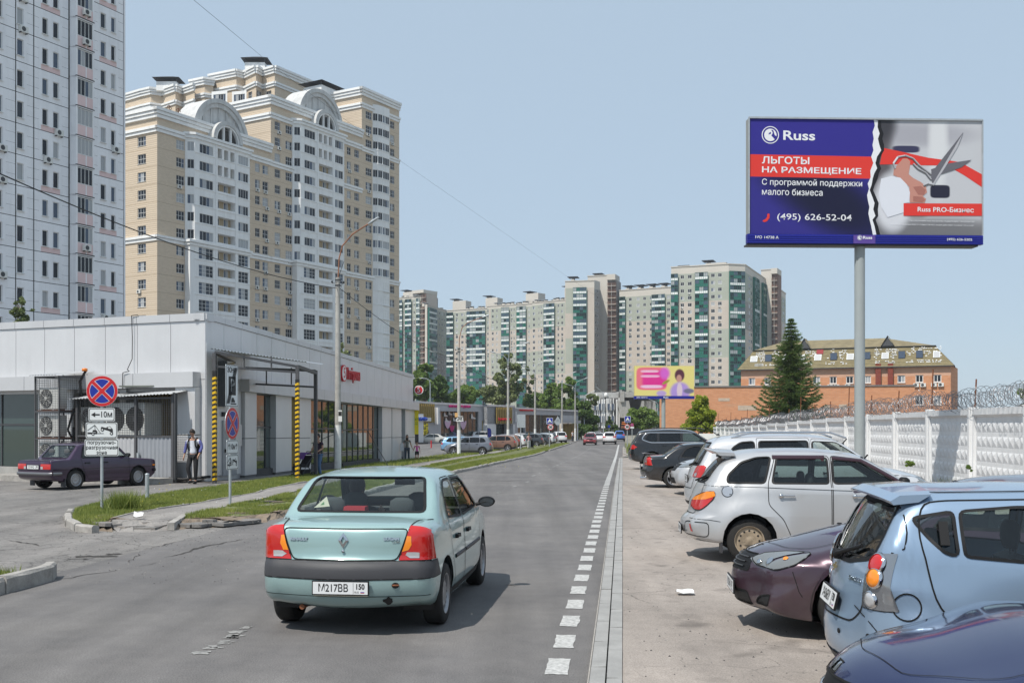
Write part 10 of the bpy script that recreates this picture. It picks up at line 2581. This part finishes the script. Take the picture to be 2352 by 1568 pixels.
# mother and girl
wx,wy=X_at(935,65.0),65.0
person('woman in grey t-shirt and dark jeans holding a girl by the hand',(wx,wy),R(8),1.66,M_grt,'short',M_jeand,hair_long=True,female=True,shoe=M_black,pose=dict(wrr=(-.20,-.16,1.10),elr=(-.24,.03,1.17),ell=(.25,0,1.17),wrl=(.34,-.05,.93)))
gx,gy=wx+.62,wy-.1
person('girl in pink t-shirt and black shorts walking beside the woman in grey',(gx,gy),R(5),1.25,M_pink,'short',M_blk,legs='short',female=True,shoe=M_wht,pose=dict(wrr=(-.32,-.04,1.02),elr=(-.26,0,1.2)))
b=MB(T(wx-.30,wy-.25,gz(wy)+.72));b.add([(-.13,0,0),(.13,0,0),(.12,0,.42),(.04,0,.50),(-.04,0,.50),(-.12,0,.42),(-.11,.1,.02),(.11,.1,.02),(.10,.08,.40),(-.10,.08,.40)],[(0,1,2,3,4,5),(1,7,8,2),(7,6,9,8),(6,0,5,9),(0,6,7,1)],M_wht);b.build('shopping_bag',label='white shopping bag held by the woman in grey',cat='bag')
# strollers
def stroller(pos,rz,label,c1,c2,z=None):
 t=thing('stroller',label,'stroller',(pos[0],pos[1],gz(pos[1])if z is None else z),rz)
 for x in (-.24,.24):
  for y,r in ((-.32,.10),(.30,.14)):
   b=MB();b.lathe([(r*.75,-.02),(r,-.015),(r,.015),(r*.75,.02)],M_rubber,(x,y,r),'x',16);b.lathe([(r*.2,-.02),(r*.2,.02)],M_dark,(x,y,r),'x',8);b.tube((x,y-r*.8,r),(x,y+r*.8,r),.01,M_dark,n=4);b.tube((x,y,r*.2),(x,y,r*1.8),.01,M_dark,n=4);b.build('wheel',t)
 b=MB()
 for x in (-.24,.24):b.path([(x,-.32,.12),(x,-.05,.55),(x,.50,1.02)],.014,M_dark,n=6);b.tube((x,.30,.14),(x,-.05,.55),.014,M_dark,n=6)
 b.tube((-.24,.50,1.02),(.24,.50,1.02),.018,M_black,n=6);b.tube((-.24,.3,.14),(.24,.3,.14),.012,M_dark,n=5);b.build('frame',t)
 b=MB();b.yprism([(-.30,.50),(-.34,.58),(.05,.50),(.28,.88),(.34,.84),(.12,.42)],-.2,.2,c1);b.yprism([(-.38,.30),(-.34,.56),(-.28,.52),(-.32,.30)],-.18,.18,c1);b.build('seat',t)
 b=MB();vs=[];n=8
 for i in range(n+1):
  a=R(20+110*i/n);
  for x in (-.21,-.18,.18,.21):vs.append((x,.10-.32*math.cos(a),.62+.38*math.sin(a)*(1 if abs(x)<.2 else .93)))
 b.add(vs,[(4*i+j,4*i+j+1,4*(i+1)+j+1,4*(i+1)+j)for i in range(n)for j in range(3)],c2);b.build('hood',t)
 b=MB();b.box(-.18,.18,-.15,.22,.20,.34,c1);b.build('basket',t)
 return t
M_pramp=cloth('violet',(.12,.05,.20))
px_,py_=on_ground(731,1087)
WY_=41.2;WX_=X_at(731,WY_)
person('woman in dark plum t-shirt and jeans behind a stroller by the canopy post',(WX_,WY_),R(-25),1.68,M_plumt,'short',M_jean,female=True,pose=dict(elr=(-.24,-.02,1.2),wrr=(-.16,-.30,1.06),ell=(.24,-.02,1.2),wrl=(.16,-.30,1.06),knl=(.10,-.1,.5),anl=(.1,.02,.08)))
stroller((WX_-.45,WY_-.75),R(-30),'black and violet stroller pushed towards the camera by the canopy post',M_blk,M_pramp)
# far walkers
Yp=113;Xp=X_at(1215,Yp)
person('woman in pale pink top and white trousers seen from behind on the footpath',(Xp,Yp),R(170),1.68,M_palep,'short',M_wht,hair=M_hairB,female=True,shoe=M_wht,pose=dict(wrl=(.2,-.3,1.05),wrr=(-.2,-.3,1.05)))
stroller((Xp+.25,Yp+.7),R(172),'dark stroller pushed by the woman in pale pink',M_blk,M_blk)
Yq=172;person('far pedestrian in a white top standing by the mall right end',(X_at(1315,Yq),Yq),R(40),1.75,M_wht,'short',M_jeand)
# the driver of the teal saloon, seen through its rear window
dl=lp+hd*1.98+Vector((-hd.y,hd.x))*.36
person('driver in dark clothes seated at the wheel of the pale teal saloon',(dl.x,dl.y),LH+R(90),1.78,M_blk,'long',M_blk,seated=True,z=-.42,pose=dict(pelvis=(0,.10,.98),waist=(0,.10,1.10),chest=(0,.06,1.30),upper=(0,.05,1.43),neck=(0,.04,1.51),skull=(0,.02,1.60),shl=(.18,.05,1.42),shr=(-.18,.05,1.42),ell=(.27,-.16,1.22),elr=(-.27,-.16,1.22),wrl=(.17,-.42,1.32),wrr=(-.18,-.42,1.34)))
#--- summer haze
hz=bpy.data.materials.new('haze');hz.use_nodes=True
hn=hz.node_tree.nodes;hn.remove(hn['Principled BSDF']);pv=hn.new('ShaderNodeVolumePrincipled')
pv.inputs['Color'].default_value=(.86,.91,1.0,1);pv.inputs['Density'].default_value=0.0002;pv.inputs['Anisotropy'].default_value=0.2
hz.node_tree.links.new(pv.outputs[0],hn['Material Output'].inputs['Volume'])
b=MB();b.box(-420,420,-80,640,-3.0,88,hz);b.build('haze',kind='stuff')
